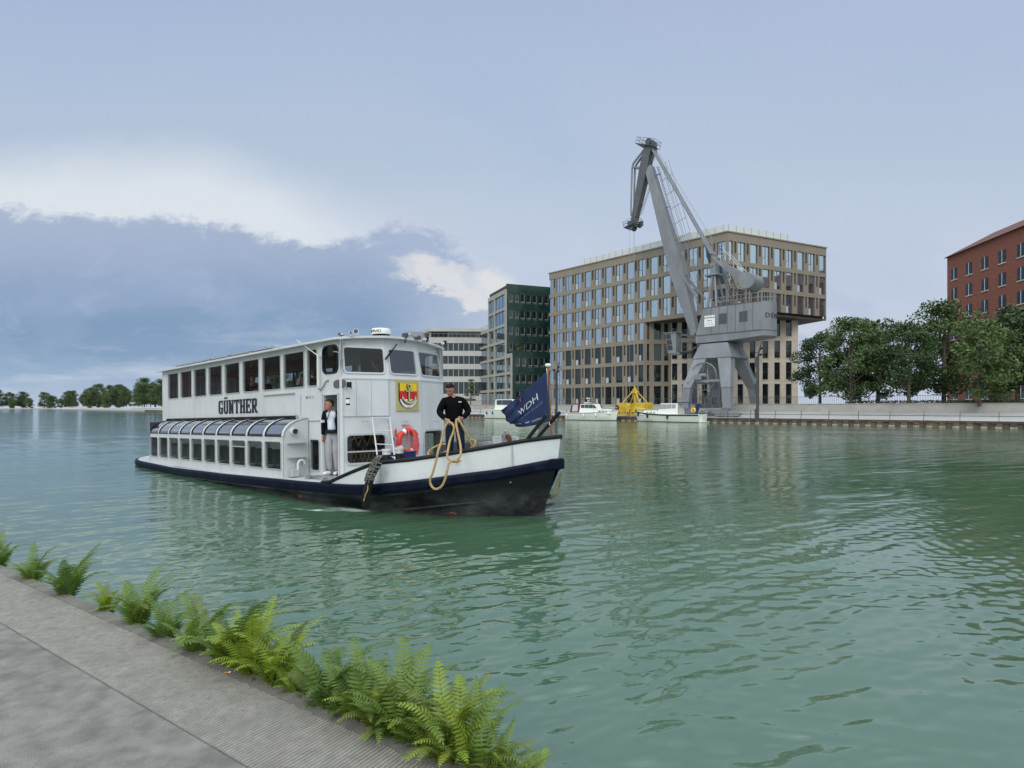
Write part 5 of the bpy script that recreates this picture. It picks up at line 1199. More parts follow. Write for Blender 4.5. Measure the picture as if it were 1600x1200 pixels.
# ---- foredeck fittings
for px_, py_ in ((604, 706), (623.5, 704)):
    q = sp(px_, py_, x=3.15 if px_ < 610 else 3.05); b = MB(); zf_ = .70
    b.mat(1).cyl((q.x,q.y,zf_),(q.x,q.y,q.z-.05),.085,n=18); b.mat(0).cyl((q.x,q.y,q.z-.06),(q.x,q.y,q.z+.02),.095,n=18); b.mat(0).cyl((q.x,q.y,q.z+.02),(q.x,q.y,q.z+.06),.11,n=18); b.mat(1).cyl((q.x-.18,q.y,q.z-.12),(q.x+.18,q.y,q.z-.12),.02)
    if px_ < 610: b.mat(2); [b.torus((q.x,q.y,zf_+.10+.05*i),.10,.022,'z',20,6) for i in range(4)]
    b.build('bollard', [mat('worn_white_steel', (.5,.5,.48), .6, var=.2, vscale=12), M['black'], M['grrope'] if 'grrope' in M else M.setdefault('grrope', mat('grey_rope', (.12,.115,.10), .9, var=.4, vscale=30))], SH)
lt0, lb0 = sp(581.5, 652, x=4.55), sp(590, 716, x=4.1); lt1, lb1 = sp(609, 652, x=4.45), sp(617, 718, x=4.0)
b = MB(); b.tube([lt0, lb0], .018, 8); b.tube([lt1, lb1], .018, 8)
for t in (.02, .33, .66, .95): b.tube([V(lt0)*(1-t)+V(lb0)*t, V(lt1)*(1-t)+V(lb1)*t], .014, 6)
b.build('boarding_ladder', M['white'], SH)
for px_ in (571, 634, 682):
    b = MB(); q = sp(px_, 658, x=4.62 if px_ < 600 else 4.45); b.tube([q+V((0,.13,0)), q+V((-.04,.10,0)), q+V((-.04,-.06,0)), q+V((0,-.08,0))],.008,6); b.tube([q+V((-.02,-.05,0)), q+V((-.02,0,-.12))],.007,6); b.build('grab_rail', M['steel'], SH)
# windlass and tarpaulin on the foredeck, two black spars over the bow
b = MB(); q = sp(790, 690, y=.15); zq = 1.02
b.mat(0).cyl((q.x,q.y-.22,q.z),(q.x,q.y+.22,q.z),.075,n=16); b.mat(1).cyl((q.x,q.y-.08,q.z+.05),(q.x,q.y+.02,q.z+.05),.11,n=16); b.mat(2).box((q.x-.12,q.y-.28,zq),(q.x+.12,q.y-.24,q.z+.1)); b.box((q.x-.12,q.y+.24,zq),(q.x+.12,q.y+.28,q.z+.12)); b.mat(0).bar((q.x,q.y+.1,q.z),(q.x-.14,q.y+.14,q.z+.24),.04,.04); b.bar((q.x+.1,q.y+.3,q.z-.02),(q.x+.55,q.y+.35,q.z-.06),.12,.08)
b.build('windlass', [M['steel'], mat('brown_drum', (.12,.03,.02), .6), M['greywhite']], SH, bevel=.008)
b = MB(); 
c0 = sp(742, 694, y=-.7); c1 = sp(778, 690, y=-.5)
b.box((min(c0.x,c1.x), -1.0, .78),(max(c0.x,c1.x)+.35, .1, c1.z)); b.prism([(c1.x+.35,.1,.8),(c1.x-.1,.1,c1.z-.02),(c1.x+.0,.1,c1.z-.02),(c1.x+.5,.1,.8)], (0,.05,0)); b.build('deck_cover', mat('dark_tarpaulin', (.03,.033,.045), .6, var=.3), SH, bevel=.04)
for (a, c, yy_) in (((822, 689), (853.5, 648.5), .5), ((838, 686), (875, 644), -.05)):
    b = MB(); p0, p1 = sp(*a, y=yy_), sp(*c, y=yy_); b.bar(p0-(p1-p0)*.15, p1, .05, .06); b.build('spar', M['black'], SH, bevel=.008)
# ---- things carried by the ship
f0, f1 = sp(862, 690, y=-.05), sp(856.3, 573, y=-.05)
W3 = lambda p: SHIP.M @ V(p)
FP = thing('flagpole', W3(f0), 'varnished wooden flagpole with a white knob rising from the tip of the bow', 'flagpole')
d = W3(f1)-W3(f0); b = MB(); b.tube([V((0,0,-.05)), d*.5, d], [.024,.024,.018], 10); b.build('pole', M['wood'], FP)
b = MB(); b.lathe([(0,-.03),(.05,-.03),(.065,0),(.05,.03),(0,.04)],16,d+V((0,0,.03))); b.build('knob', M['white2'], FP)
b = MB(); b.tube([d*.98+V((-.03,-.03,0)), d*.5+V((-.035,-.03,0)), d*.22+V((-.03,-.03,0))], .008, 6); b.build('halyard', M['white2'], FP)
# flag: a cloth sheet mapped from (u: hoist to fly, v: foot to head)
ht, hbm, fb, ft = [W3(sp(x_, y_, y=yy_)) for x_, y_, yy_ in ((855.8, 581, .0), (860.5, 658, .0), (803.5, 669, -.35), (783, 641, -.35))]
def flagp(u, v, off=0):
    a = hbm+(ht-hbm)*v; c = fb+(ft-fb)*v; p = a+(c-a)*u
    p = p+V((0,0,-.10*math.sin(math.pi*u)*(1-v)**1.0*.25)) - V((0,0,.02*math.sin(math.pi*u)*v))
    w = u*(.13*math.sin(7.5*u+2.2*v+.4)+.065*math.sin(13*u-5*v)+.055*math.sin(19*u*v+3*v))
    p = p+V((.25*w, -w, .12*w))+V((-.02,-.02,.035*math.sin(9*v+1)*u**3))
    return p+V((0,-off,0))
b = MB(); nu, nv = 44, 34
b.add([flagp(i/nu, j/nv) for j in range(nv+1) for i in range(nu+1)], [(j*(nu+1)+i, j*(nu+1)+i+1, (j+1)*(nu+1)+i+1, (j+1)*(nu+1)+i) for j in range(nv) for i in range(nu)], True)
FL = thing('flag', W3(f0), 'blue flag with white and orange lettering blowing from the pole on the bow', 'flag')
FLi = Matrix.Translation(-W3(f0))
fo_ = b.build('cloth', mat('flag_cloth', (.008,.024,.085), .8, var=.12, vscale=6), FL, -W3(f0)); sm2 = fo_.modifiers.new('thick', 'SOLIDIFY'); sm2.thickness = .004
def flagtext(s, size, u0, v0, m_, slant=0, name='lettering', sx=1):
    o = text(s, size, (0,0,0), (0,0,0), m_, None, name, 0, 1, 'LEFT'); me = o.data
    bm_ = bmesh.new(); bm_.from_mesh(me)
    for _ in range(3):
        bmesh.ops.triangulate(bm_, faces=bm_.faces); bmesh.ops.subdivide_edges(bm_, edges=[e for e in bm_.edges if e.calc_length() > .03], cuts=1)
    bmesh.ops.triangulate(bm_, faces=bm_.faces); bm_.to_mesh(me); bm_.free()
    for vtx in me.vertices:
        x_, y_ = vtx.co.x*sx, vtx.co.y; vtx.co = flagp(u0-(x_)*1.0, v0+y_+slant*x_, .022)-W3(f0)
    o.parent = FL; return o
mwh = mat('flag_white', (.60,.63,.70), .8)
flagtext('WDH', .235, .70, .49, mwh, .30, sx=.85); flagtext('T', .16, .62, .84, mat('flag_orange', (.70,.20,.05), .8), .3); flagtext('Tours and Events', .105, .80, .285, mat('flag_pale', (.12,.17,.32), .8), .28, sx=.9)
for uu, ss in ((.82,'VBL'), (.62,'EVENT'), (.43,'FORUM'), (.26,'HAFEN'), (.12,'LU')): flagtext(ss, .065, uu, .11-.0*uu, mwh, .1, 'small_lettering', .7)
# ---------------------------------------------------------------- people
SK = {'tan': mat('skin', (.42,.22,.15), .55, var=.08, vscale=20), 'ruddy': mat('skin_ruddy', (.40,.19,.13), .55, var=.1, vscale=20)}
def cloth(name, c, **k): return mat(name, c, .95, var=k.get('var', .15), vscale=9, bump=.7, bscale=8, spec=.08)
def skin_mesh(nodes, edges, root, lev=2):
    """nodes: name -> (x, y, z, rx, ry)"""
    nm = list(nodes); me = bpy.data.meshes.new('tmp'); me.from_pydata([nodes[k][:3] for k in nm], [(nm.index(a), nm.index(c)) for a, c in edges], [])
    o = bpy.data.objects.new('tmp', me); C.objects.link(o)
    sk = o.modifiers.new('s', 'SKIN'); sk.use_smooth_shade = True; sk.branch_smoothing = .4
    for i, k in enumerate(nm):
        d = me.skin_vertices[0].data[i]; d.radius = nodes[k][3:5]; d.use_root = (k == root)
    ss_ = o.modifiers.new('u', 'SUBSURF'); ss_.levels = lev; ss_.render_levels = lev
    dg = bpy.context.evaluated_depsgraph_get(); r = bpy.data.meshes.new_from_object(o.evaluated_get(dg)); bpy.data.objects.remove(o); bpy.data.meshes.remove(me)
    return r
def mesh_join(name, meshes, mats, parent, mi=None):
    bm_ = bmesh.new()
    for i, m_ in enumerate(meshes):
        n0 = len(bm_.faces); bm_.from_mesh(m_); bm_.faces.ensure_lookup_table()
        for f in bm_.faces[n0:]: f.material_index = (mi or [0]*len(meshes))[i]; f.smooth = True
    me = bpy.data.meshes.new(name); bm_.to_mesh(me); bm_.free()
    for m_ in mats: me.materials.append(m_)
    o = bpy.data.objects.new(name, me); C.objects.link(o); o.parent = parent; return o
def raw(b):
    me = bpy.data.meshes.new('tmp'); me.from_pydata(b.v, [], b.f); return me
def head_ring(zf, n=24, hair=False):
    """one level of a head, zf 0 chin .. 1 crown; unit height, face towards -y"""
    w = np.interp(zf, [0,.06,.15,.3,.45,.6,.75,.88,.96,1], [.12,.20,.26,.30,.325,.34,.335,.27,.16,.02])
    fr = np.interp(zf, [0,.06,.15,.3,.45,.6,.75,.88,.96,1], [.30,.36,.375,.385,.385,.39,.37,.28,.16,.02])
    bk = np.interp(zf, [0,.06,.15,.3,.45,.6,.75,.88,.96,1], [.0,.05,.12,.24,.37,.43,.43,.35,.2,.02])
    out = []
    for k in range(n):
        a = 2*math.pi*k/n; x, y = math.sin(a), -math.cos(a)
        X = w*np.sign(x)*abs(x)**.88; Y = (fr if y < 0 else bk)*y
        if not hair and y < 0:
            f = max(0, 1-abs(X)/.075)
            nose = np.interp(zf, [.28,.32,.38,.5,.6], [0,.07,.10,.03,0]); Y -= f*nose
            eye = max(0, 1-abs(abs(X)-.135)/.09)*max(0, 1-abs(zf-.52)/.07); Y += .045*eye
            brow = max(0, 1-abs(X)/.24)*max(0, 1-abs(zf-.60)/.05); Y -= .022*brow
            lip = max(0, 1-abs(X)/.12)*(max(0, 1-abs(zf-.20)/.03)+max(0, 1-abs(zf-.155)/.03)); Y -= .018*lip
            ch = max(0, 1-abs(X)/.15)*max(0, 1-abs(zf-.05)/.05); Y -= .02*ch
        out.append((X, Y, zf))
    return out
def head(parent, T, hgt, skin, hair, hair_top=.60, beard=None):
    """returns the head mesh (to be joined to the body); adds hair, eyes as children"""
    S_ = T @ Matrix.Scale(hgt, 4)
    b = MB(); b.T = S_
    b.loft([head_ring(z) for z in (0,.04,.09,.14,.17,.2,.24,.29,.33,.38,.44,.49,.53,.58,.63,.7,.78,.86,.93,.98,1)], closed=True, smooth=True)
    for sg in (-1, 1): b.ball((sg*.345,.06,.45), (.045,.085,.12), 8, 6)
    hm = raw(b)
    h = MB(); h.T = S_ @ Matrix.Translation((0,.015,0)) @ Matrix.Diagonal((1.045,1.045,1.015,1))
    rows = []
    for z in (.30,.38,.46,.54,.62,.70,.78,.86,.93,.98,1):
        r = head_ring(z, hair=True); q = []
        for X, Y, Z in r:
            lim = -.02+(.66-z)*1.0+.05*math.sin(X*23) if z < .77 else -9           # the hairline: bare face in front below it
            q.append((X, max(Y, lim) if z < hair_top+.17 else Y, Z+.012*math.sin(31*X+17*Y)))
        rows.append(q)
    h.loft(rows, closed=True, smooth=True); h.build('hair', hair, parent, weld=False)
    for sg in (-1, 1):
        e = MB(); e.T = S_; e.ball((sg*.135,-.335,.515), (.05,.03,.022), 8, 6); e.build('eye', M['black'], parent, weld=False)
        e = MB(); e.T = S_; e.bar((sg*.07,-.405,.585),(sg*.21,-.36,.595),.02,.03); e.build('eyebrow', hair, parent, weld=False)
    e = MB(); e.T = S_; e.bar((-.08,-.405,.175),(.08,-.405,.175),.01,.018); e.build('mouth', M.setdefault('lip', mat('lip', (.25,.09,.07), .6)), parent, weld=False)
    return hm
def hand_nodes(nd, ed, pre, wrist, palm, dirf, side, curl):
    """palm, four bent fingers of different lengths and a thumb leaving the side of the palm"""
    w, p = V(wrist), V(palm); d = V(dirf).normalized(); s_ = V(side).normalized(); c = V(curl).normalized()
    nd[pre+'w'] = (*w, .030, .024); nd[pre+'p'] = (*p, .040, .020); ed.append((pre+'w', pre+'p'))
    for i, (off, ln) in enumerate(((-.030,.068),(-.010,.078),(.011,.074),(.031,.058))):
        k = p+s_*off+d*.032; m = k+d*ln*.35+c*ln*.25; t = m+c*ln*.55-d*ln*.12
        for nme, q, r_ in (('k', k, .0105), ('m', m, .0095), ('t', t, .008)): nd[f'{pre}{nme}{i}'] = (*q, r_, r_)
        ed += [(pre+'p', f'{pre}k{i}'), (f'{pre}k{i}', f'{pre}m{i}'), (f'{pre}m{i}', f'{pre}t{i}')]
    k = p-s_*.042+d*.0; m = k-s_*.012+d*.028+c*.02; t = m+d*.012+c*.025
    for nme, q, r_ in (('h1', k, .012), ('h2', m, .0105), ('h3', t, .009)): nd[pre+nme] = (*q, r_, r_)
    ed += [(pre+'p', pre+'h1'), (pre+'h1', pre+'h2'), (pre+'h2', pre+'h3')]
def person(loc, rz, label, J, skin, hair, clothes, hh=.235, headrot=(0,0,0), group=None, scale=1):
    """J: joints in a frame with the face towards -y and x to the viewer's right; clothes: list of (part name, material, edges, growth)"""
    P_ = thing('person', loc, label, 'person', group, (0,0,rz)); P_.scale = (scale,)*3
    nd = {k: v for k, v in J['nodes'].items()}; ed = list(J['edges'])
    for h_ in J.get('hands', []): hand_nodes(nd, ed, *h_); ed.append((h_[6] if len(h_) > 6 else 'elL' if h_[0] == 'HL' else 'elR', h_[0]+'w'))
    thin = {k: (v if k[0] == 'H' or k == 'nek' else (*v[:3], v[3]*.62, v[4]*.62)) for k, v in nd.items()}; bm_ = skin_mesh(thin, ed, 'pel')     # slimmer under the clothes
    nk = V(J['nodes']['nek'][:3]); T = Matrix.Translation(nk+V(J.get('headoff', (0,-.02,.03)))) @ Matrix.Rotation(headrot[2], 4, 'Z') @ Matrix.Rotation(headrot[0], 4, 'X') @ Matrix.Rotation(headrot[1], 4, 'Y') @ Matrix.Translation((0,.02,-.035))
    mesh_join('body', [bm_, head(P_, T, hh, skin, hair)], [skin], P_)
    for name, m_, es, root, ov in clothes:
        kk = {k for e in es for k in e}; n2 = {}
        for k in kk:
            v = list(nd[k]); g_ = ov.get(k, ov.get('*', (.016, .016)))
            if len(g_) == 4: v[3:5] = g_[:2]; v[1] += g_[2]; v[2] += g_[3]
            else: v[3] += g_[0]; v[4] += g_[1]
            n2[k] = tuple(v)
        me = skin_mesh(n2, es, root); mesh_join(name, [me], [m_], P_)
    return P_
BE = [('pel','wai'),('wai','che'),('che','nek'),('che','shL'),('shL','elL'),('che','shR'),('shR','elR'),('pel','hiL'),('hiL','knL'),('knL','anL'),('pel','hiR'),('hiR','knR'),('knR','anR'),('anL','toL'),('anR','toR')]
ARMS = [('pel','wai'),('wai','che'),('che','shL'),('shL','elL'),('che','shR'),('shR','elR')]
LEGS = [('pel','hiL'),('hiL','knL'),('knL','anL'),('pel','hiR'),('hiR','knR'),('knR','anR')]
hair_dark = mat('dark_hair', (.012,.010,.009), .85, var=.4, vscale=60, spec=.1); hair_brown = mat('brown_grey_hair', (.035,.028,.024), .85, var=.4, vscale=60, spec=.1); hair_fair = mat('fair_hair', (.22,.12,.05), .7, var=.3, vscale=60)
# -- the deckhand on the bow, holding the rope
bw_f = sp(711, 700, y=1.0); BM = W3((bw_f.x, 1.0, .87))
J = dict(nodes={'pel':(-.02,.03,.93,.17,.13),'wai':(-.03,.02,1.10,.175,.13),'che':(-.04,.02,1.34,.185,.125),'nek':(-.07,-.01,1.53,.062,.062),
   'shL':(-.225,.03,1.395,.07,.07),'elL':(-.335,.03,1.14,.052,.052),'shR':(.155,.03,1.395,.07,.07),'elR':(.285,.04,1.16,.052,.052),
   'hiL':(-.115,.03,.86,.105,.11),'knL':(-.115,-.01,.48,.066,.07),'anL':(-.115,.05,.09,.042,.045),'toL':(-.14,-.10,.04,.045,.035),
   'hiR':(.09,.03,.86,.105,.11),'knR':(.115,-.01,.48,.066,.07),'anR':(.13,.05,.09,.042,.045),'toR':(.16,-.10,.04,.045,.035)}, edges=BE,
   hands=[('HL',(-.205,-.22,1.0),(-.165,-.30,.985),(.6,-.6,-.2),(0,.25,1),(.2,.4,-.8)),('HR',(.13,-.20,1.02),(.085,-.28,1.035),(-.6,-.6,-.1),(0,.25,1),(-.2,.4,-.8))], headoff=(-.035,-.035,.0))
jk = cloth('black_jacket', (.0045,.0045,.006)); jn = cloth('dark_jeans', (.012,.020,.038))
bowman = person(BM, R(8), 'stocky man in a black jacket and dark jeans holding rope on the bow', J, SK['ruddy'], hair_dark,
   [('jacket', jk, ARMS+[('elL','HLw'),('elR','HRw'),('che','nek')], 'pel', {'*':(.022,.022),'pel':(.035,.045),'wai':(.035,.05),'che':(.035,.035),'shL':(.03,.03),'shR':(.03,.03),'elL':(.028,.028),'elR':(.028,.028),'HLw':(.014,.016),'HRw':(.014,.016),'nek':(.066,.066,.012,-.055)}),
    ('trousers', jn, LEGS+[('pel','wai')], 'pel', {'*':(.016,.016),'pel':(.012,.012),'wai':(.16,.12,0,-.09)}), ('shoe', M['black'], [('anL','toL')], 'anL', {'*':(.014,.014)}), ('shoe', M['black'], [('anR','toR')], 'anR', {'*':(.014,.014)})], hh=.245, headrot=(R(30), R(5), R(-30)))
e = MB(); e.bar((.06,-.155,1.36),(.12,-.152,1.36),.006,.018); e.build('chest_badge', mat('badge_white', (.7,.7,.7)), bowman)
# -- the man in the doorway
dq = sp(519, 743, y=1.57)
DM = W3((dq.x, 1.57, .54))
J = dict(nodes={'pel':(.02,.02,.90,.145,.115),'wai':(.02,.0,1.05,.145,.13),'che':(-.02,.01,1.28,.165,.115),'nek':(-.05,.0,1.44,.056,.056),
   'shL':(-.17,.02,1.36,.062,.062),'elL':(-.205,.05,1.08,.045,.045),'shR':(.15,.03,1.36,.062,.062),'elR':(.205,.08,1.08,.045,.045),
   'hiL':(-.055,.02,.84,.095,.10),'knL':(-.06,-.02,.47,.066,.07),'anL':(-.05,.04,.09,.042,.045),'toL':(-.16,-.09,.045,.042,.034),
   'hiR':(.095,.02,.84,.095,.10),'knR':(.105,-.02,.47,.066,.07),'anR':(.11,.04,.09,.042,.045),'toR':(.09,-.10,.045,.042,.034)}, edges=BE,
   hands=[('HL',(-.205,.0,.86),(-.205,-.02,.785),(0,-.15,-1),(.1,-1,0),(.7,.1,-.5)),('HR',(.23,.03,.86),(.235,.0,.785),(0,-.15,-1),(.1,-1,0),(-.7,.1,-.5))], headoff=(-.025,-.02,.01))
jk2 = cloth('navy_blazer', (.006,.008,.017)); sh2 = cloth('white_shirt', (.62,.66,.76)); tr2 = cloth('light_grey_trousers', (.34,.34,.35))
doorman = person(DM, R(-4), 'man in a navy blazer, white shirt and light grey trousers standing in the ship doorway', J, SK['ruddy'], hair_brown,
   [('shirt', sh2, [('pel','wai'),('wai','che'),('che','nek'),('che','shL'),('che','shR')], 'pel', {'pel':(.115,.135,-.006,.02),'wai':(.108,.138,-.025,0),'che':(.098,.112,-.026,0),'nek':(.066,.066,.0,-.035),'shL':(.045,.045,.02,-.01),'shR':(.045,.045,.02,-.01)}),
    ('blazer', jk2, [('pel','wai'),('wai','che'),('che','shL'),('shL','elL'),('elL','HLw'),('che','shR'),('shR','elR'),('elR','HRw')], 'pel', {'*':(.02,.02),'shL':(.085,.092,0,0),'shR':(.085,.092,0,0),'pel':(.185,.13,.026,-.06),'wai':(.188,.138,.016,0),'che':(.195,.132,.010,.01),'HLw':(.012,.014),'HRw':(.012,.014)}),
    ('trousers', tr2, LEGS+[('pel','wai')], 'pel', {'*':(.018,.018),'pel':(.014,.02),'wai':(.158,.142,-.012,-.07)}), ('shoe', mat('white_shoe', (.72,.72,.72), .6), [('anL','toL')], 'anL', {'anL':(.050,.052,.01,-.035),'toL':(.046,.038,-.02,0)}), ('shoe', mat('white_shoe', (.72,.72,.72), .6), [('anR','toR')], 'anR', {'anR':(.050,.052,.01,-.035),'toR':(.046,.038,-.02,0)})], hh=.235, headrot=(R(6), 0, R(-48)), scale=1.13)
e = MB(); e.lathe([(.152,-.034),(.156,-.03),(.156,.03),(.152,.034)],28,(0,0,0)); bt = e.build('belt', M['black'], doorman, (.02,-.012,.958)); bt.scale = (1.05,.96,1)
e = MB(); e.tube([(-.10,-.11,1.42),(-.075,-.145,1.30),(-.045,-.165,1.20)],.009,6); e.tube([(.0,-.10,1.42),(-.02,-.15,1.30),(-.045,-.165,1.20)],.009,6); e.build('lanyard', M['black'], doorman)
e = MB(); e.bar((-.21,-.06,1.17),(-.15,-.10,1.17),.05,.055); e.build('name_badge', mat('badge_pale', (.6,.62,.7)), doorman)
# -- passengers seated inside, seen through the windows
SE = [('pel','wai'),('wai','che'),('che','nek'),('che','shL'),('shL','elL'),('che','shR'),('shR','elR'),('pel','hiL'),('hiL','knL'),('knL','anL'),('pel','hiR'),('hiR','knR'),('knR','anR')]
def seated(x_, y_, z_, rz, label, top, hair, lean_=0, hr=(0,0,0), arm=0, grp='passengers seated inside the ship'):
    l = lean_
    Js = dict(nodes={'pel':(0,.05,.52,.15,.12),'wai':(0,.04-l*.1,.68,.14,.115),'che':(0,.02-l*.3,.92,.165,.115),'nek':(0,-l*.42,1.10,.055,.055),
      'shL':(-.17,.02-l*.33,1.0,.06,.06),'elL':(-.22,-.05-l*.3,.74,.045,.045),'shR':(.17,.02-l*.33,1.0,.06,.06),'elR':(.22,-.06-l*.3,.74+arm*.12,.045,.045),
      'hiL':(-.09,-.02,.50,.09,.09),'knL':(-.10,-.42,.50,.062,.062),'anL':(-.10,-.42,.07,.045,.045),'hiR':(.09,-.02,.50,.09,.09),'knR':(.10,-.42,.50,.062,.062),'anR':(.10,-.42,.07,.045,.045)}, edges=SE,
      hands=[('HL',(-.16,-.27-l*.2,.74),(-.13,-.33-l*.2,.75),(.5,-.8,0),(.5,.3,0),(0,-.2,-1)),('HR',(.14,-.27-l*.2,.74+arm*.3),(.10,-.33-l*.2,.75+arm*.32),(-.5,-.8,0),(.5,.3,0),(0,-.2,-1))])
    tm = cloth('top_'+label.split()[0], top)
    return person(W3((x_, y_, z_)), rz, label, Js, SK['tan'], hair, [('top', tm, [('pel','wai'),('wai','che'),('che','shL'),('shL','elL'),('elL','HLw'),('che','shR'),('shR','elR'),('elR','HRw')], 'pel', {'*':(.018,.018)}),
        ('trousers', jn, LEGS, 'pel', {'*':(.014,.014)})], headrot=hr, group=grp)
RZS = SROT[2]
q = sp(474, 600, y=.95); seated(q.x, .95, 2.04, RZS-R(90), 'passenger in a loose beige jacket behind the fourth upper deck window', (.42,.38,.33), hair_dark, .2)
q = sp(489, 592, y=.8); seated(q.x, .75, 2.04, RZS+R(100), 'passenger with fair reddish hair beside the narrow upper deck window', (.10,.05,.03), hair_fair, .1)
q = sp(416, 604, y=.95); seated(q.x, .9, 2.02, RZS+R(95), 'dark haired passenger leaning forward behind the third upper deck window', (.02,.02,.024), hair_dark, .7, (R(15),0,0))
q = sp(390, 600, y=.95); seated(q.x, .9, 2.04, RZS-R(80), 'dark haired passenger in black behind the second upper deck window', (.016,.016,.02), hair_dark, .15)
q = sp(428, 712, y=1.5); seated(q.x, 1.45, .30, RZS+R(60), 'passenger in a light blue shirt behind the foremost lower saloon window', (.28,.36,.55), hair_dark, .2)
q = sp(385, 712, y=1.5); seated(q.x, 1.45, .30, RZS-R(85), 'passenger in a dark green top reaching forward in the lower saloon', (.025,.05,.04), hair_brown, .6, (R(10),0,0), 1)
q = sp(619, 572, y=.25); seated(5.45, .18, 2.02, RZS+R(90), 'helmsman in dark clothes seated behind the middle wheelhouse windscreen', (.03,.035,.05), hair_dark, .2, grp=None).scale = (1.12,)*3
# ---------------------------------------------------------------- rope held by the deckhand
mrp = mat('sisal_rope', (.40,.28,.13), .9, var=.3, vscale=40)
def rope(b, pts, r=.024, pitch=.085):
    """three laid strands along a smoothed path"""
    P = [V(p) for p in pts]; Q2 = []
    for i in range(len(P)-1):
        p0, p1, p2, p3 = P[max(i-1,0)], P[i], P[i+1], P[min(i+2,len(P)-1)]; n = max(3, int((p2-p1).length/.018))
        for k in range(n):
            t = k/n; Q2.append(.5*((2*p1)+(p2-p0)*t+(2*p0-5*p1+4*p2-p3)*t*t+(3*p1-p0-3*p2+p3)*t**3))
    Q2.append(P[-1]); N_ = len(Q2); u = None; strands = [[], [], []]; ln = 0
    for i in range(N_):
        t = (Q2[min(i+1,N_-1)]-Q2[max(i-1,0)]).normalized()
        if u is None: u = t.orthogonal().normalized()
        u = (u-t*u.dot(t)).normalized(); w = t.cross(u)
        if i: ln += (Q2[i]-Q2[i-1]).length
        for k in range(3): a = 2*math.pi*(ln/pitch+k/3); strands[k].append(Q2[i]+(u*math.cos(a)+w*math.sin(a))*r*.5)
    for s_ in strands: b.tube(s_, r*.58, 6)
def c6(x_, y_): return (660+x_/9.23, 590+y_/9.23)
def c4(x_, y_): return (580+x_/5.333, 640+y_/5.333)
hyL, hyR = 1.30, 1.28
r1 = [(c6(740,1035), .95), (c6(680,900), 1.1), (c6(600,740), 1.25), (c6(548,640), 1.31), (c6(500,600), 1.34), (c6(485,650), 1.38), (c6(500,740), 1.42), (c6(540,930), 1.50), (c4(748,345), 1.66), (c4(738,390), 1.78), (c4(705,432), 1.82), (c4(662,425), 1.86), (c4(634,390), 1.86), (c4(640,340), 1.80), (c6(400,900), 1.55), (c6(445,790), 1.44), (c6(455,710), 1.40), (c6(425,660), 1.36), (c6(380,648), 1.34), (c6(335,690), 1.38), (c6(300,800), 1.46), (c6(262,960), 1.60), (c4(558,345), 1.98), (c4(540,430), 2.05), (c4(515,520), 2.1), (c4(490,590), 2.12), (c4(505,640), 2.1), (c4(540,662), 2.08), (c4(585,640), 2.06), (c4(615,580), 2.03), (c4(635,500), 1.99), (c4(650,445), 1.93), (c4(690,425), 1.88)]
wp = [W3(sp(*p, y=yy_)) for p, yy_ in r1]
RP = thing('mooring_rope', wp[3], 'thick pale sisal rope looped over the bulwark from the hands of the bow man', 'rope'); off_ = -wp[3]
b = MB(); rope(b, [p+off_ for p in wp]); b.build('rope', mrp, RP, weld=False)
b = MB(); kn = W3(sp(*c4(712,425), y=1.88))+off_; rr_ = random.Random(3)
for i in range(7):
    a0 = rr_.uniform(0, 6.28); ax_ = V((rr_.uniform(-1,1), rr_.uniform(-1,1), rr_.uniform(-1,1))).normalized(); o_ = ax_.orthogonal().normalized(); w_ = ax_.cross(o_)
    b.tube([kn+(o_*math.cos(a0+t*.8)+w_*math.sin(a0+t*.8))*.035+ax_*(t-3)*.006 for t in range(7)], .016, 6)
for i in range(9): d_ = V((rr_.uniform(-.2,1), rr_.uniform(-.6,.3), rr_.uniform(-1,.4))).normalized(); b.tube([kn, kn+d_*.05, kn+d_*.09+V((0,0,-.02))], .006, 5)
b.build('splice', mrp, RP, weld=False)
b = MB(); z_ = .90
for cx, cy, ax2, ay2 in ((c6(255,1060), .9, .30, .22), (c6(650,1005), .75, .20, .15)):
    cc = sp(*cx, y=cy); rope(b, [W3((cc.x+ax2*math.cos(a), cy+ay2*math.sin(a), cc.z-.02+.008*a-.13*math.sin(a))) +off_ for a in np.linspace(0, 2*math.pi*1.6, 26)], .022)
b.build('deck_coil', mrp, RP, weld=False)
# ---------------------------------------------------------------- lifebuoy, marker light, chest, fender, anchor
bc = sp(637, 690, x=4.40); LB = thing('lifebuoy', W3(bc), 'orange red lifebuoy with white bands and a coiled red line hanging on the wheelhouse front', 'lifebuoy', rot=SROT)
b = MB(); b.torus((0,0,0), .275, .068, 'x', 40, 12); b.build('ring', M['red'], LB)
for a in (65, 155, 245, 335):
    s_ = MB(); s_.torus((0,0,0), .275, .0705, 'x', 6, 12, R(a-8), R(a+8)); s_.build('reflective_band', mat('band_white', (.75,.77,.8), .4), LB)
b = MB()
rl2 = random.Random(2)
for i in range(11): x_ = -.10-rl2.random()*.03; y0 = -.06-.016*i*rl2.uniform(.7,1.1); j = rl2.uniform(-.02,.02); b.tube([(x_,y0*.6,.30),(x_-.01,y0+j,.2),(x_-.02,y0*.8-.03+j,.06),(x_-.02,y0-.03-j,-.1),(x_-.02,y0*.8-.05,-.26+rl2.uniform(-.05,.05)),(x_-.01,y0*.6-.06,-.32+rl2.uniform(-.04,.04))],.011,6)
for y0, y1 in ((.05,.0),(-.08,-.03),(-.16,-.06),(.1,.02)): b.tube([(-.05,y0,.30),(-.02,y1,.42)],.007,6)
b.tube([(-.08,.03,.40),(-.09,.02,.1),(-.09,.0,-.24)],.012,6); b.build('safety_line', M['pinkrope'], LB)
b = MB(); b.ball((-.09,0,-.28),.055,14,10); b.build('float', mat('float_orange', (.75,.12,.02), .5), LB)
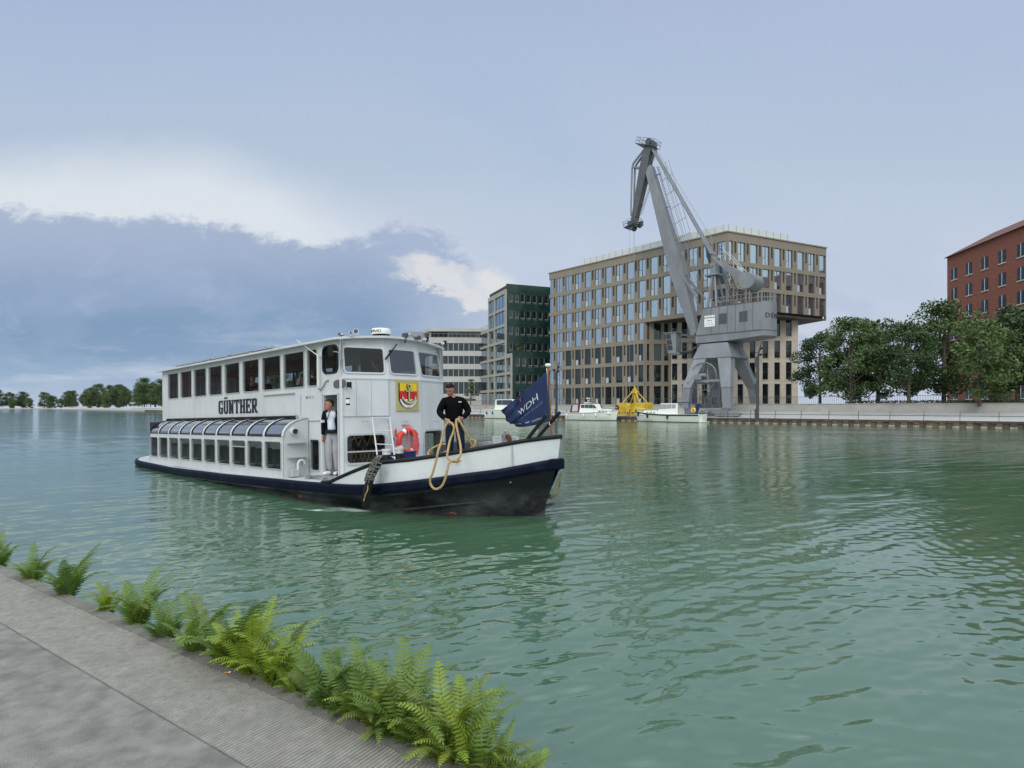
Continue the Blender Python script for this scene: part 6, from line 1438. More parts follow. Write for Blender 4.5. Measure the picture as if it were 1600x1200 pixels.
b = MB(); b.bar((.08,-.1,.42),(.08,.12,.42),.02,.02); b.bar((-.02,.0,.42),(.09,.0,.42),.02,.02); b.build('hook', M['steel'], LB)
mq = sp(618.5, 681, x=4.43); ML = thing('marker_light', W3(mq), 'slim orange marker light clipped to the white wall left of the lifebuoy', 'light', rot=SROT)
b = MB(); b.cyl((0,0,-.02),(0,0,.15),.028,.026,14); b.ball((0,0,.15),(.026,.026,.02),12,6); b.build('lamp', M['red'], ML)
b = MB(); b.cyl((0,0,-.09),(0,0,-.03),.045,.05,14); b.cyl((0,0,-.17),(0,0,-.09),.02,.03,12); b.box((.03,-.05,-.06),(.07,.05,-.03)); b.build('holder', M['steel'], ML)
cq = sp(634, 706, x=4.15); CH = thing('deck_chest', W3((4.30, cq.y, .705)), 'blue deck chest standing on the foredeck behind the lifebuoy', 'chest', rot=SROT)
b = MB(); b.box((-.10,-.36,0),(.10,.36,.34)); b.build('chest_body', mat('blue_chest', (.006,.016,.09), .5), CH, bevel=.015); b = MB(); b.box((-.115,-.375,.342),(.115,.375,.37)); b.build('lid', mat('blue_lid', (.006,.02,.11), .5), CH, bevel=.01)
fa_, fb_ = sp(591, 722, y=2.42), sp(573, 792, y=2.46)
FD = thing('fender', W3(fa_), 'black rubber fender strapped with ropes hanging over the side of the ship', 'fender', rot=SROT)
b = MB(); k = fb_-fa_; out = [(0,.06,0)]
pts = [V((0,.0,.0)), k*.3+V((0,.10,0)), k*.6+V((0,.11,0)), k*1.0+V((0,.03,0))]
b.loft([[p+V((-.12,-.04,0)), p+V((-.06,.05,0)), p+V((.06,.05,0)), p+V((.12,-.04,0))] for p in pts], smooth=True); b.build('rubber', M['black'], FD, bevel=.02)
b = MB(); rr_ = random.Random(8)
for i in range(8): t = .02+.05*i; p = k*t+V((0,.06+.09*min(1,t/.3),0)); b.tube([p+V((-.14,-.06,rr_.uniform(-.03,.03))), p+V((-.05,.02,rr_.uniform(-.03,.03))), p+V((.06,.02,rr_.uniform(-.04,.04))), p+V((.14,-.06,rr_.uniform(-.03,.03)))], .014, 6)
for i in range(5): x_ = rr_.uniform(-.1,.1); b.tube([V((x_-.05,-.02,.14)), V((x_,.07,.02)), k*.25+V((x_*1.1,.14,0)), k*(.35+.1*rr_.random())+V((x_,.15,0))], .013, 6)
b.build('lashing', M['grrope'], FD)
b = MB(); b.tube([k*.45+V((-.04,.14,0)), k*.6+V((-.09,.145,0)), k*.7+V((-.05,.14,0)), k*.85+V((-.02,.12,0))], .012, 6); b.build('cord', mrp, FD)
aq = [(857,775),(862,777),(868,771),(872,762),(874,752),(876,741)]
AN = thing('anchor', W3(sp(858, 770, y=-.1)), 'rusty yellowed anchor fluke hanging at the stem of the ship', 'anchor')
ap = [W3(sp(*p, y=-.1))-W3(sp(858,770,y=-.1)) for p in aq]
b = MB(); b.tube(ap, [.035,.036,.034,.03,.025,.008], 8); b.build('arm', mat('anchor_iron', (.22,.18,.09), .7, var=.4, vscale=10), AN)
b = MB(); b.prism([ap[3]+V((.0,-.05,.02)), ap[5]+V((0,0,.03)), ap[3]+V((.03,.05,.02))], (.02,.015,0)); b.tube([ap[0]+V((-.15,.1,.0)), ap[0]+V((-.05,0,.02)), ap[1]], .04, 8); b.build('fluke', mat('anchor_dark', (.06,.055,.05), .7, var=.3), AN)
# ---------------------------------------------------------------- motor boats on the far quay
def bq(px_, y_): return Q.px(px_, 660, y=y_)
def motorboat(name, label, xc, yq, ln, beam, fb, bow_left, style):
    """local x along the boat from stern (0) to bow (ln), hull cross sections lofted; moored parallel to the quay"""
    rz = R(-45)+(math.pi if bow_left else 0)
    p = Q.M @ V((xc, yq, 0)); B_ = thing(name, p, label, 'boat', 'motor boats moored along the far quay', (0,0,rz))
    st = np.linspace(0, 1, 15); rows = []
    sheer = lambda t: fb*(1+.04*(1-t)+.50*max(0, t-.35)**2*2.0)
    half = lambda t, k: beam/2*k*(1-max(0, (t-.45)/.55)**2.3)*(.9+.1*min(1, t/.25))
    def sec(t):
        z = sheer(t); x = t*ln; rk = .55*max(0, t-.6)/.4
        lv2 = [(-.3,.45,-rk*.9),(-.02,.80,-rk*.75),(z*.5,.93,-rk*.35),(z,1.0,0)]
        R2 = [V((x+dx*(1 if t > .6 else 0), -half(t,k), zz)) for zz, k, dx in lv2]; return R2+[V((v.x,-v.y,v.z)) for v in R2[::-1]]
    rows = [sec(t) for t in st]; b = MB(); b.loft(rows, closed=False, smooth=True)
    b.add(rows[0], [tuple(range(8))]); b.add([p_ for r in rows for p_ in (r[3], r[4])], [(2*i,2*i+1,2*i+3,2*i+2) for i in range(14)])
    b.build('hull', style['hull'], B_)
    for sg in (-1, 1):
        b = MB(); b.tube([V((t*ln, sg*(half(t,1)+.02), sheer(t)-style.get('strake', .0))) for t in st], style.get('sr', .05), 8); b.build('rubbing_strake', style['band'], B_)
    b = MB()
    for sg in (-1, 1): b.tube([V((t*ln*.985-(.30*max(0,t-.6)), sg*(half(t,.83)+.02), .01)) for t in st], .065, 6)
    b.build('boot_line', M['navy'], B_)
    # cabin: coachroof forward and saloon with window strip
    c0, c1, c2, c3 = [v*ln for v in style['cab']]; hw = beam*.36; d = fb*1.0
    def cabin(x0, x1, z0, z1, w0, w1, sl0, sl1, nme, m_):
        b = MB(); b.loft([[V((x0,-w0,z0)),V((x1,-w0*.85,z0)),V((x1,w0*.85,z0)),V((x0,w0,z0))],[V((x0+sl0,-w1,z1)),V((x1-sl1,-w1*.85,z1)),V((x1-sl1,w1*.85,z1)),V((x0+sl0,w1,z1))]], smooth=False); return b.build(nme, m_, B_, bevel=.05)
    zr = d+style['h1']
    cabin(c2-.05, c3, d-.1, d+style['h0'], hw*.95, hw*.75, 0, .7, 'coachroof', M['white2'])
    hs = cabin(c1, c2, d-.1, zr, hw, hw*.80, .12, style.get('rake', .75), 'saloon', M['white2'])
    def strip(x0, x1, z0, z1, n, par, y0, y1, col, pts=None, gap=.08):
        w = (x1-x0)/n
        for i in range(n):
            for sg in (-1, 1):
                b = MB(); xa2, xb2 = x0+i*w+gap/2, x0+(i+1)*w-gap/2
                sl = style.get('rake', .75)*.75 if i == n-1 and pts else 0
                vs = [V((xa2, sg*y0, z0)), V((xb2, sg*y0, z0)), V((xb2-sl, sg*y1, z1)), V((xa2, sg*y1, z1))]
                b.prism(vs, (0, sg*.025, 0)); b.build('window', col, par)
    wz0, wz1 = zr-style['wh']-.12, zr-.12; f = lambda z: hw-(hw*.20)*((z-d+.1)/(zr-d+.1))
    strip(c1+.25, c2-.15, wz0, wz1, style['nw'], hs, f(wz0)*.96, f(wz1)*.96, style['glass'], True)
    for i in range(style['np']):
        for sg in (-1, 1):
            x0 = c2+.15+i*.62; b = MB(); zz = d+style['h0']*.5; yy_ = hw*.90*(1-.10*i/3)
            b.prism([V((x0,sg*yy_*.93,zz-.09)),V((x0+.42,sg*yy_*.92,zz-.09)),V((x0+.40,sg*yy_*.88,zz+.09)),V((x0+.02,sg*yy_*.89,zz+.09))], (0,sg*.05,0)); b.build('porthole', style['glass'], B_)
    if style.get('canopy'):
        b = MB(); b.loft([[V((c0,-hw,d)),V((c1+.1,-hw,d)),V((c1+.1,hw,d)),V((c0,hw,d))],[V((c0+.35,-hw*.8,zr+.05)),V((c1+.25,-hw*.8,zr+.12)),V((c1+.25,hw*.8,zr+.12)),V((c0+.35,hw*.8,zr+.05))]], smooth=False)
        cn = b.build('canopy', style['canopy'], B_, bevel=.06); m0 = c0+.55; m1 = c1-.25
        for sg in (-1, 1): b = MB(); b.prism([V((m0,sg*hw*.965,d+.25)),V((m1,sg*hw*.965,d+.25)),V((m1,sg*hw*.85,zr-.12)),V((m0+.1,sg*hw*.85,zr-.12))], (0,sg*.02,0)); b.build('canopy_window', mat('clear_vinyl', (.45,.47,.46), .2), cn)
    if style.get('bimini'):
        b = MB(); b.loft([[V((c0+.2,-hw*.9,zr+.02)),V((c1+.3,-hw*.8,zr+.10)),V((c1+.3,hw*.8,zr+.10)),V((c0+.2,hw*.9,zr+.02))],[V((c0+.25,-hw*.85,zr+.16)),V((c1+.3,-hw*.75,zr+.22)),V((c1+.3,hw*.75,zr+.22)),V((c0+.25,hw*.85,zr+.16))]], smooth=False); b.build('bimini', M['navycloth'], B_, bevel=.04)
        b = MB()
        for sg in (-1, 1): b.bar((c0+.3,sg*hw*.85,d),(c0+.5,sg*hw*.85,zr+.05),.04,.04); b.bar((c0+.3,sg*hw*.85,d+.1),(c1,sg*hw*.8,zr),.03,.03); b.bar((c1-.1,sg*hw*.8,d),(c1-.05,sg*hw*.78,zr),.04,.04)
        b.build('canopy_frame', M['chrome'], B_)
        b = MB(); b.prism([(c0-.1,-hw*.9,d+.1),(c0+.55,-hw*.9,d+.1),(c0+.25,-hw*.85,zr-.05),(c0-.05,-hw*.85,zr-.05)], (0,.06,0)); b.build('side_cloth', M['navycloth'], B_)
    # guard rail round the bow
    b = MB(); rp = [V((t*ln, sgn_*half(t,.93), sheer(t)+.48)) for sgn_, tt in ((-1, np.linspace(.6,.98,6)), (1, np.linspace(.98,.6,6))) for t in tt]
    b.tube(rp, .018, 6)
    for p_ in rp[::2]: b.bar(p_-V((0,0,.5)), p_, .025, .025)
    b.build('pulpit_rail', M['chrome'], B_)
    return B_, half, sheer, zr, c0, c1, hw, d
M['navycloth'] = mat('navy_canvas', (.012,.022,.09), .8)
hullw = mat('boat_hull_white', (.66,.69,.62), .3, var=.04, dirt=(.5,.55,.45), dscale=.8, damt=.3)
M['boatglass'] = mat('boat_window', (.03,.04,.045), .08, spec=.8); M['boatgrey'] = mat('boat_window_pale', (.30,.31,.31), .15)
def boat_at(pxs, pxb, yq):
    """stern and bow pixels on the waterline -> position of the stern and length along the quay"""
    a, c = bq(pxs, yq), bq(pxb, yq); return a.x, abs(c.x-a.x)
fen = []
x0, ln = boat_at(1098, 993, -1.8)
r_ = motorboat('motor_cruiser', 'white motor cruiser with a navy stripe, blue cockpit canopy and yellow horseshoe buoy', x0, -1.8, ln, 3.1, 1.12, True, dict(hull=hullw, band=M['navy'], strake=.13, sr=.085, cab=(.10,.30,.62,.88), h0=.55, h1=1.62, wh=.62, nw=4, np=3, glass=M['boatgrey'], rake=.6, bimini=True))
def fender_on(B, half, sheer, t, ln, m_, up=.05, r=.13, h=.55, nme='fender', side=1):
    pass
def hang(Bt, t, ln, m_, nm_lab, r=.13, h=.62, sgn_=1, dz=.12):
    B_, half, sheer = Bt[:3]; Mx = Matrix.Translation(B_.location) @ Matrix.Rotation(B_.rotation_euler.z, 4, 'Z')
    q = Mx @ V((t*ln, sgn_*(half(t,1)+.13), sheer(t)-dz)); F_ = thing('boat_fender', q, nm_lab, 'fender', 'fenders hanging from the moored boats')
    b = MB(); b.lathe([(.0,.02),(.04,.0),(r,-.12),(r,-h+.1),(.04,-h),(0,-h-.01)],12); b.build('body', m_, F_); b = MB(); b.tube([V((0,0,0)), (Mx.to_3x3() @ V((0,-sgn_*.12,.0)))+V((0,0,.12))],.015,5); b.build('cord', M['white'], F_)
for t, w in ((.93,'at the bow of'),(.74,'forward on the side of'),(.42,'amidships on the side of')): hang(r_, t, ln, M['black'], f'black fender {w} the white cruiser with the blue canopy')
B_, half, sheer, zr, c0, c1, hw, d = r_
Mx = Matrix.Translation(B_.location) @ Matrix.Rotation(B_.rotation_euler.z, 4, 'Z')
q = Mx @ V((.72, half(.08,1)*.95, d+.62)); HB_ = thing('horseshoe_buoy', q, 'yellow horseshoe buoy on the stern rail of the blue canopied cruiser', 'lifebuoy', rot=(0,0,R(-45)))
b = MB(); b.torus((0,0,0), .25, .13, 'y', 26, 10, R(-62), R(242)); b.build('float', mat('buoy_yellow', (.75,.48,.01), .5), HB_)
b = MB(); b.tube([(.05,-1.1,d+.55),(-.02,-.6,d+.75),(-.02,.6,d+.75),(.05,1.1,d+.55)],.025,6); b.bar((.05,-1.1,d-.1),(.05,-1.1,d+.55),.03,.03); b.bar((.05,1.1,d-.1),(.05,1.1,d+.55),.03,.03); b.bar((.0,.8,-.1),(-.25,.8,.8),.18,.3); b.box((-.65,-.8,.05),(-.02,.95,.13)); b.build('bathing_platform', M['white2'], B_)
x0, ln = boat_at(890, 966, -1.7)
r_ = motorboat('cabin_boat', 'white clinker cabin boat with a dark red canopy and red roof trim', x0, -1.7, ln, 2.9, 1.22, False, dict(hull=hullw, band=mat('pale_strake', (.45,.43,.44), .5), strake=.02, sr=.06, cab=(.08,.28,.66,.90), h0=.6, h1=1.5, wh=.55, nw=4, np=3, glass=M['boatglass'], rake=.8, canopy=mat('maroon_canvas', (.13,.010,.03), .8, var=.15)))
B_, half, sheer, zr, c0, c1, hw, d = r_
b = MB(); b.box((c1+.2,-hw*.78,zr+.02),(c1+2.6,hw*.78,zr+.09)); b.build('red_roof_trim', mat('maroon_paint', (.20,.02,.04), .5), B_, bevel=.03)
b = MB(); b.box((c1+.6,-.4,zr+.09),(c1+1.5,.4,zr+.3)); b.cyl((c1+1.3,-.25,zr+.3),(c1+1.3,-.25,zr+1.0),.03); b.ball((c1+1.15,-.25,zr+.95),.13); b.ball((c1+1.5,-.1,zr+.9),.13); b.ball((c1+1.2,.2,zr+.55),.12); b.build('mast_lights', [M['white2']], B_)
b = MB()
for i in range(5): b.tube([V((t*ln, -half(t,.86+.03*i)-.02, .12+.17*i)) for t in np.linspace(.02,.86,12)],.012,5); b.tube([V((t*ln, half(t,.86+.03*i)+.02, .12+.17*i)) for t in np.linspace(.02,.86,12)],.012,5)
b.build('clinker_edge', M['white2'], B_)
for t, w in ((.06,'near the stern of'),(.42,'amidships on'),(.66,'forward on')): hang(r_, t, ln, M['white2'], f'white fender {w} the boat with the red canopy', .12, .6, -1)
Mx = Matrix.Translation(B_.location) @ Matrix.Rotation(B_.rotation_euler.z, 4, 'Z')
q = Q.M @ V((bq(965, .5).x, .45, 1.75)); T_ = thing('rescue_post', (q.x, q.y, ZE), 'black ring with a red case on a post beside the yellow grab', 'rescue post', rot=(0,0,R(-45)))
b = MB(); b.torus((0,-.1,1.45),.28,.12,'y',26,10); b.build('ring', M['black'], T_); b = MB(); b.box((-.22,-.2,.55),(.26,.05,1.12)); b.build('case', mat('coral_red', (.75,.12,.07), .5), T_, bevel=.05); b = MB(); b.bar((0,.0,0),(0,.0,1.8),.08,.08); b.build('post', M['darkgrey'], T_)
x0, ln = boat_at(764, 842, -1.6)
r_ = motorboat('motor_yacht', 'white motor yacht with raked windscreen moored behind the blue flag', x0, -1.6, ln, 3.0, 1.65, False, dict(hull=hullw, band=M['white2'], strake=.02, sr=.05, cab=(.02,.2,.62,.9), h0=.45, h1=2.0, wh=.9, nw=3, np=2, glass=M['boatglass'], rake=1.2))
B_ = r_[0]; ln3 = ln
b = MB(); b.box((0.05,-1.2,-.02),(ln*.95,1.2,.06)); b.build('boot_stripe', M['navy'], B_)
for t, w in ((.07,'nearest the stern of'),(.2,'second along')): hang(r_, t, ln, mat('blue_fender', (.02,.05,.28), .5), f'blue fender {w} the white motor yacht', .13, .6, -1, .3)
Mx = Matrix.Translation(B_.location) @ Matrix.Rotation(B_.rotation_euler.z, 4, 'Z')
q = Mx @ V((.05, -.9, 1.75)); O_ = thing('orange_buoy', q, 'orange rescue buoy on the stern of the white motor yacht', 'buoy', rot=(0,0,R(-45)))
b = MB(); b.box((-.32,-.1,.35),(.32,.1,.85)); b.build('float', mat('buoy_orange', (.75,.16,.02), .5), O_, bevel=.09); b = MB(); b.bar((0,0,-.05),(0,0,.36),.05,.05); b.cbox((-.1,0,.15),(.5,.06,.05)); b.build('bracket', M['chrome'], O_)
# ---------------------------------------------------------------- yellow clamshell grab
ga, gb_ = Q.px(971, 643, y=2.6), Q.px(1014, 640, y=2.6); gc = (ga.x+gb_.x)/2; gw2 = (gb_.x-ga.x)
GR = thing('grab_bucket', Q.M @ V((gc, 2.6, ZE+.03)), 'big yellow clamshell crane grab standing open on the far quay', 'grab bucket', rot=(0,0,R(-45)))
b = None
gz = 2.25
for sg in (-1, 1):
    b = MB(); w_ = gw2/2; n = 7
    out = [(sg*w_, z_) for z_ in (.55, 1.75)]+[(sg*(w_-.36+.36*math.cos(a)), 1.75+.46*math.sin(a)) for a in np.linspace(R(15), R(85), n)]
    low_ = [(sg*(w_-.30+.30*math.cos(a)), .55-.33*math.sin(a)) for a in np.linspace(R(85), R(10), 5)]
    if sg < 0: pr = [(sg*.10, .22)]+low_+out+[(sg*.10, gz-.05)]
    else: pr = [(sg*.35, .22)]+low_+out+[(sg*1.15, gz-.03), (sg*.55, 1.25)]
    rim = low_+out
    for y_ in (-1.3, 1.24): b.prism([(x_, y_, z_) for x_, z_ in pr], (0,.06,0))
    for k_ in (1, .97): b.add([(x_*k_, y_, z_) for x_, z_ in rim for y_ in (-1.29, 1.29)], [(2*i,2*i+1,2*i+3,2*i+2) for i in range(len(rim)-1)], True)
    for f_ in (.35, .7): i_ = int(len(rim)*f_); b.bar((rim[i_][0],-1.3,rim[i_][1]),(rim[i_][0],1.3,rim[i_][1]),.08,.08)
    b.build('shell', M['yellow'], GR)
hd_ = Q.px(992, 606, y=2.6).z-ZE
b = MB(); b.box((-.42,-.4,hd_-.95),(.42,.4,hd_-.55)); b.box((-.28,-.3,hd_-.55),(.28,.3,hd_-.2)); b.cyl((0,0,hd_-.2),(0,0,hd_+.18),.14,.10,10); b.cyl((-.42,-.35,hd_-.8),(-.42,.35,hd_-.8),.2); b.cyl((.42,-.35,hd_-.8),(.42,.35,hd_-.8),.2); b.build('head_block', M['yellow'], GR, bevel=.03)
for sx_, sy_ in ((-1,-1),(-1,1),(1,-1),(1,1)): b = MB(); b.bar((sx_*.38, sy_*.34, hd_-.8), (sx_*gw2*.31+(-.12 if sy_ < 0 else .12), sy_*1.05, gz-.05), .13, .15); b.build('arm', M['yellow'], GR)
b = MB(); b.bar((0,0,hd_-.9),(.1,0,gz-.2),.3,.3); b.box((-.75,-1.36,.35),(.75,-1.302,.95)); [b.cyl((x_,-1.45,z_),(x_,-1.3,z_),.2) for x_, z_ in ((-.45,.6),(.45,.6),(0,.95))]; b.cyl((0,-1.1,.9),(0,1.1,.9),.2); b.build('hinge', M['yellow'], GR)
b = MB(); [b.cyl((x_,-1.47,z_),(x_,-1.451,z_),.13) for x_, z_ in ((-.45,.6),(.45,.6),(0,.95),(1.1,.95))]; b.build('pin', M['black'], GR)
# ---------------------------------------------------------------- quay lamps: dark slotted mast with slanting spots
def lamp(px_, yq, ytop, label):
    q = Q.px(px_, 650, y=yq); top = Q.px(px_, ytop, y=yq).z; o = thing('street_lamp', Q.M @ V((q.x, yq, ZE)), label, 'street lamp', 'slotted lamp masts on the far quay', (0,0,R(-45)))
    h = top-ZE; b = MB(); cut = [(.12,.32),(.45,.52),(.6,.66)]; z = 0
    wl_, wr_ = -.28, .28
    b.box((.02,-.2,0),(.28,.2,h*.80))
    for a, c in cut: b.box((-.20,-.18,z*h),(.019,.18,a*h)); z = c
    b.box((-.20,-.18,z*h),(.019,.18,h*.80)); b.build('mast', M['darkmast'], o, bevel=.01)
    b = MB(); b.bar((.1,0,h*.78),(.75,0,h),.2,.2,w2=.10,h2=.10); b.build('slanted_arm', M['darkmast'], o)
    for i, (x_, z_) in enumerate(((-.35,.86),(.75,.90),(.65,.82))):
        s_ = MB(); s_.cyl((x_-.22,-.1,z_*h-.1),(x_+.1,0,z_*h+.12),.16,.12,10); s_.bar((x_,0,z_*h),(.15+.3*(z_-.78)*4,0,z_*h-.1),.06,.06); s_.build('spotlight', M['black'], o)
M['darkmast'] = mat('anthracite_mast', (.055,.06,.07), .5)
lamp(1182, .9, 533, 'dark slotted lamp mast in front of the right rear leg of the crane')
lamp(868.5, .9, 566, 'dark slotted lamp mast standing just right of the blue flag')
# terrace railing (thin balusters) and a hedge strip
TRl = thing('terrace_railing', Q.M @ V((0,11.2,ZT+.09)), 'thin upright bar railing on top of the pale terrace wall', 'railing', rot=(0,0,R(-45)))
b = MB(); b.box((-90,-.02,.98),(45,.02,1.03)); b.build('handrail', M['darkgrey'], TRl)
b = MB()
x_ = -90
while x_ < 45: b.box((x_-.012,-.012,0),(x_+.012,.012,.98)); x_ += .28 if -12 < x_ < 45 else .55
b.build('bars', M['darkgrey'], TRl, weld=False)
# ---------------------------------------------------------------- trees
def leafmat(name, c): 
    m = mat(name, c, .6, var=.45, vscale=.55); b_ = m.node_tree.nodes['Principled BSDF']; b_.inputs['Subsurface Weight'].default_value = 0; return m
LF = [leafmat('leaf_dark', (.036,.070,.020)), leafmat('leaf_mid', (.060,.100,.026)), leafmat('leaf_light', (.10,.15,.035)), leafmat('leaf_fresh', (.075,.12,.03))]
bark = mat('bark', (.10,.08,.06), .9, var=.3, vscale=6)
def tree_mesh(h, rad, seed, leaf, n, size, m_, clumps=26, low=.22, tiers=False):
    r = np.random.default_rng(seed); b = MB(); cs = []
    for i in range(clumps):
        z = h*(low+(1-low)*r.random()); k = (z/h-low)/(1-low); env = rad*math.sqrt(max(.05, 1-(2*k-.85)**2/1.35)); a = r.uniform(0, 6.28); q = env*r.uniform(.25, .92)
        if tiers: z = h*(low+(1-low)*(int(r.integers(0, 5))+.5)/5.); env = rad*(1.05-.8*(z/h-low)/(1-low)); q = env*r.uniform(.2,1)
        cs.append((q*math.cos(a), q*math.sin(a), min(z, h*.96), rad*r.uniform(.22,.42)*(.6 if tiers else 1)))
    vs = []; fs = []
    for i in range(n):
        cx, cy, cz_, cr = cs[int(r.integers(0, len(cs)))]; d = r.normal(size=3); d /= np.linalg.norm(d); rr2 = cr*(r.random()**.45)
        p = np.array([cx, cy, cz_])+d*rr2*np.array([1,1,.45 if tiers else .75]); t = r.normal(size=3); t /= np.linalg.norm(t); u = np.cross(t, r.normal(size=3)); u /= np.linalg.norm(u); s_ = size*r.uniform(.6, 1.3)
        k = len(vs); vs += [tuple(p-t*s_), tuple(p+u*s_*.45), tuple(p+t*s_), tuple(p-u*s_*.45)]; fs.append((k,k+1,k+2,k+3))
    me = bpy.data.meshes.new('crown'); me.from_pydata(vs, [], fs); me.materials.append(m_)
    t_ = MB(); t_.tube([(0,0,-.3),(.03*h*.1,0,h*.3),(0,.02*h,h*.6),(0,0,h*.85)],[h*.022,h*.018,h*.012,h*.004],8)
    for cx, cy, cz_, cr in cs[:14]: t_.tube([(0,0,max(h*.2, cz_*.6)),(cx*.5,cy*.5,cz_*.82),(cx,cy,cz_)],[h*.009,h*.006,h*.002],5)
    return me, t_
TM = {}
def tree(key, loc, sc_, label, rz=0., grp='trees on the far bank', name='tree'):
    o = thing(name, loc, label, 'tree', grp, (0,0,rz)); o.scale = (sc_,)*3
    if key not in TM:
        me, t_ = tree_mesh(*key[1]); tr = t_.build('trunk', bark, o, weld=False); TM[key[0]] = (me, tr.data); TM[key] = 1
        c = bpy.data.objects.new('crown', me); C.objects.link(c); c.parent = o
    else:
        me, td = TM[key[0]]
        for nn_, dd in (('trunk', td), ('crown', me)): c = bpy.data.objects.new(nn_, dd); C.objects.link(c); c.parent = o
    return o
KA = ('a', (11, 4.2, 1, 0, 9500, .21, LF[0], 44, .12)); KB = ('b', (12, 4.6, 2, 0, 9500, .22, LF[1], 50, .16)); KC = ('c', (9, 3.6, 9, 0, 8000, .20, LF[3], 40, .10)); KL = ('l', (7, 2.2, 5, 0, 2600, .22, LF[2], 40, .12, True)); KP = ('p', (2.6, 1.3, 6, 0, 700, .16, LF[1], 12, .25))
def wx(px_, Y): return V(((px_-800)/FPX*Y, Y, ZT))
tree(KL, wx(735.5, 140), .95, 'light green layered tree between the banded office and the green building', name='layered_tree')
tree(KP, V((*(Gf.M @ V((2.4,-1.9,0)))[:2], ZT+3*3.82+.6)), 1.0, 'small leafy tree growing on the terrace of the green building', grp=None, name='terrace_tree')
rt = random.Random(21)
tree(KA, wx(1281, 90), .98, 'dark leafy tree at the right corner of the pale stone building')
for i, (p, Y, s_) in enumerate(((1330,82,1.0),(1372,84,1.12),(1420,76,.95),(1475,80,1.15),(1530,70,.95),(1590,74,1.1),(1640,72,1.0))):
    tree((KB, KC, KA)[i % 3], wx(p, Y), s_*(1.2 if i % 3 == 1 else 1), 'full green tree in the row to the right of the stone building', rt.uniform(0,6))
for i in range(40):
    t = 176+i*11+rt.uniform(-3,3); p = Q.M @ V((-t, 8+rt.uniform(0,14), ZT)); tree((KB, KA, KC)[i % 3], p, rt.uniform(.8,1.5), 'distant tree on the far bank behind the ship', rt.uniform(0,6), 'distant trees on the far bank')
FBk = MB(); FBk.add([(-3000,600,.8),(-405,600,.8),(-405,3900,.8),(-3000,3900,.8),(-3000,600,-3),(-405,600,-3)], [(0,1,2,3),(4,5,1,0)]); o = FBk.build('far_bank', M['concrete'], recalc=False); tag(o, kind='structure')
for i in range(44): tree((KB, KA, KC)[i % 3], V((-412-i*8.5+rt.uniform(-4,4), 604+rt.uniform(0,34), .3)), rt.uniform(.9,1.7), 'distant tree on the far bank behind the ship', rt.uniform(0,6), 'distant trees on the far bank')
# hedge strip under the terrace railing near the crane
hm_ = np.random.default_rng(5); vs = []; fs = []
for i in range(2600):
    p = np.array([hm_.uniform(2, 30), hm_.uniform(11.5, 12.3), ZT+.05+.42*hm_.random()]); t = hm_.normal(size=3)*.08; u = hm_.normal(size=3)*.05; k = len(vs); vs += [tuple(p-t), tuple(p+u), tuple(p+t), tuple(p-u)]; fs.append((k,k+1,k+2,k+3))
me = bpy.data.meshes.new('hedge'); me.from_pydata([tuple(Q.M @ V(p)) for p in vs], [], fs); me.materials.append(LF[0]); o = bpy.data.objects.new('hedge', me); C.objects.link(o); tag(o, 'low dark green hedge on the terrace behind the crane', 'hedge')
# ---------------------------------------------------------------- brick warehouses further along both banks
mbr = mat('red_brick', (.23,.085,.055), .85, var=.25, vscale=2.5); mti = mat('roof_tile', (.12,.05,.04), .8, var=.2)
def warehouse(loc, rz, w, dp, h, label):
    o = thing('brick_warehouse', loc, label, 'warehouse', 'brick warehouses along the harbour', (0,0,rz)); b = MB(); b.box((0,0,-1),(w,dp,h)); b.build('wall', mbr, o)
    b = MB(); b.prism([(-.3,-.5,h+.002),(-.3,dp/2,h+dp*.28),(-.3,dp+.5,h+.002)], (w+.6,0,0)); b.build('roof', mti, o)
    wn = None
    for k in range(int(h/3.6)):
        for i in range(int(w/4)):
            if wn is None: b = MB(); b.mat(0).box((0,-.06,0),(1.5,-.01,2)); b.mat(1).box((.7,-.1,0),(.8,-.061,2)).box((-.1,-.12,-.15),(1.6,-.01,-.01)); wn = b.build('window', [GLd, M['white']], o, (1.3+i*4,0,1+k*3.6))
            else: c = wn.copy(); C.objects.link(c); c.location = (1.3+i*4,0,1+k*3.6); c.parent = o
for t, w, h in ((58, 40, 12), (104, 44, 14.5), (156, 50, 12.5)):
    p = EDGE.M @ V((t, 14, ZQ)); warehouse(p, R(180-33.2), w, 14, h, 'red brick warehouse with a tiled roof on the near bank, left of the view')
warehouse(V((80,106,ZT)), R(-97), 40, 16, 27, 'tall red brick warehouse with a tiled roof behind the row of trees at the right')
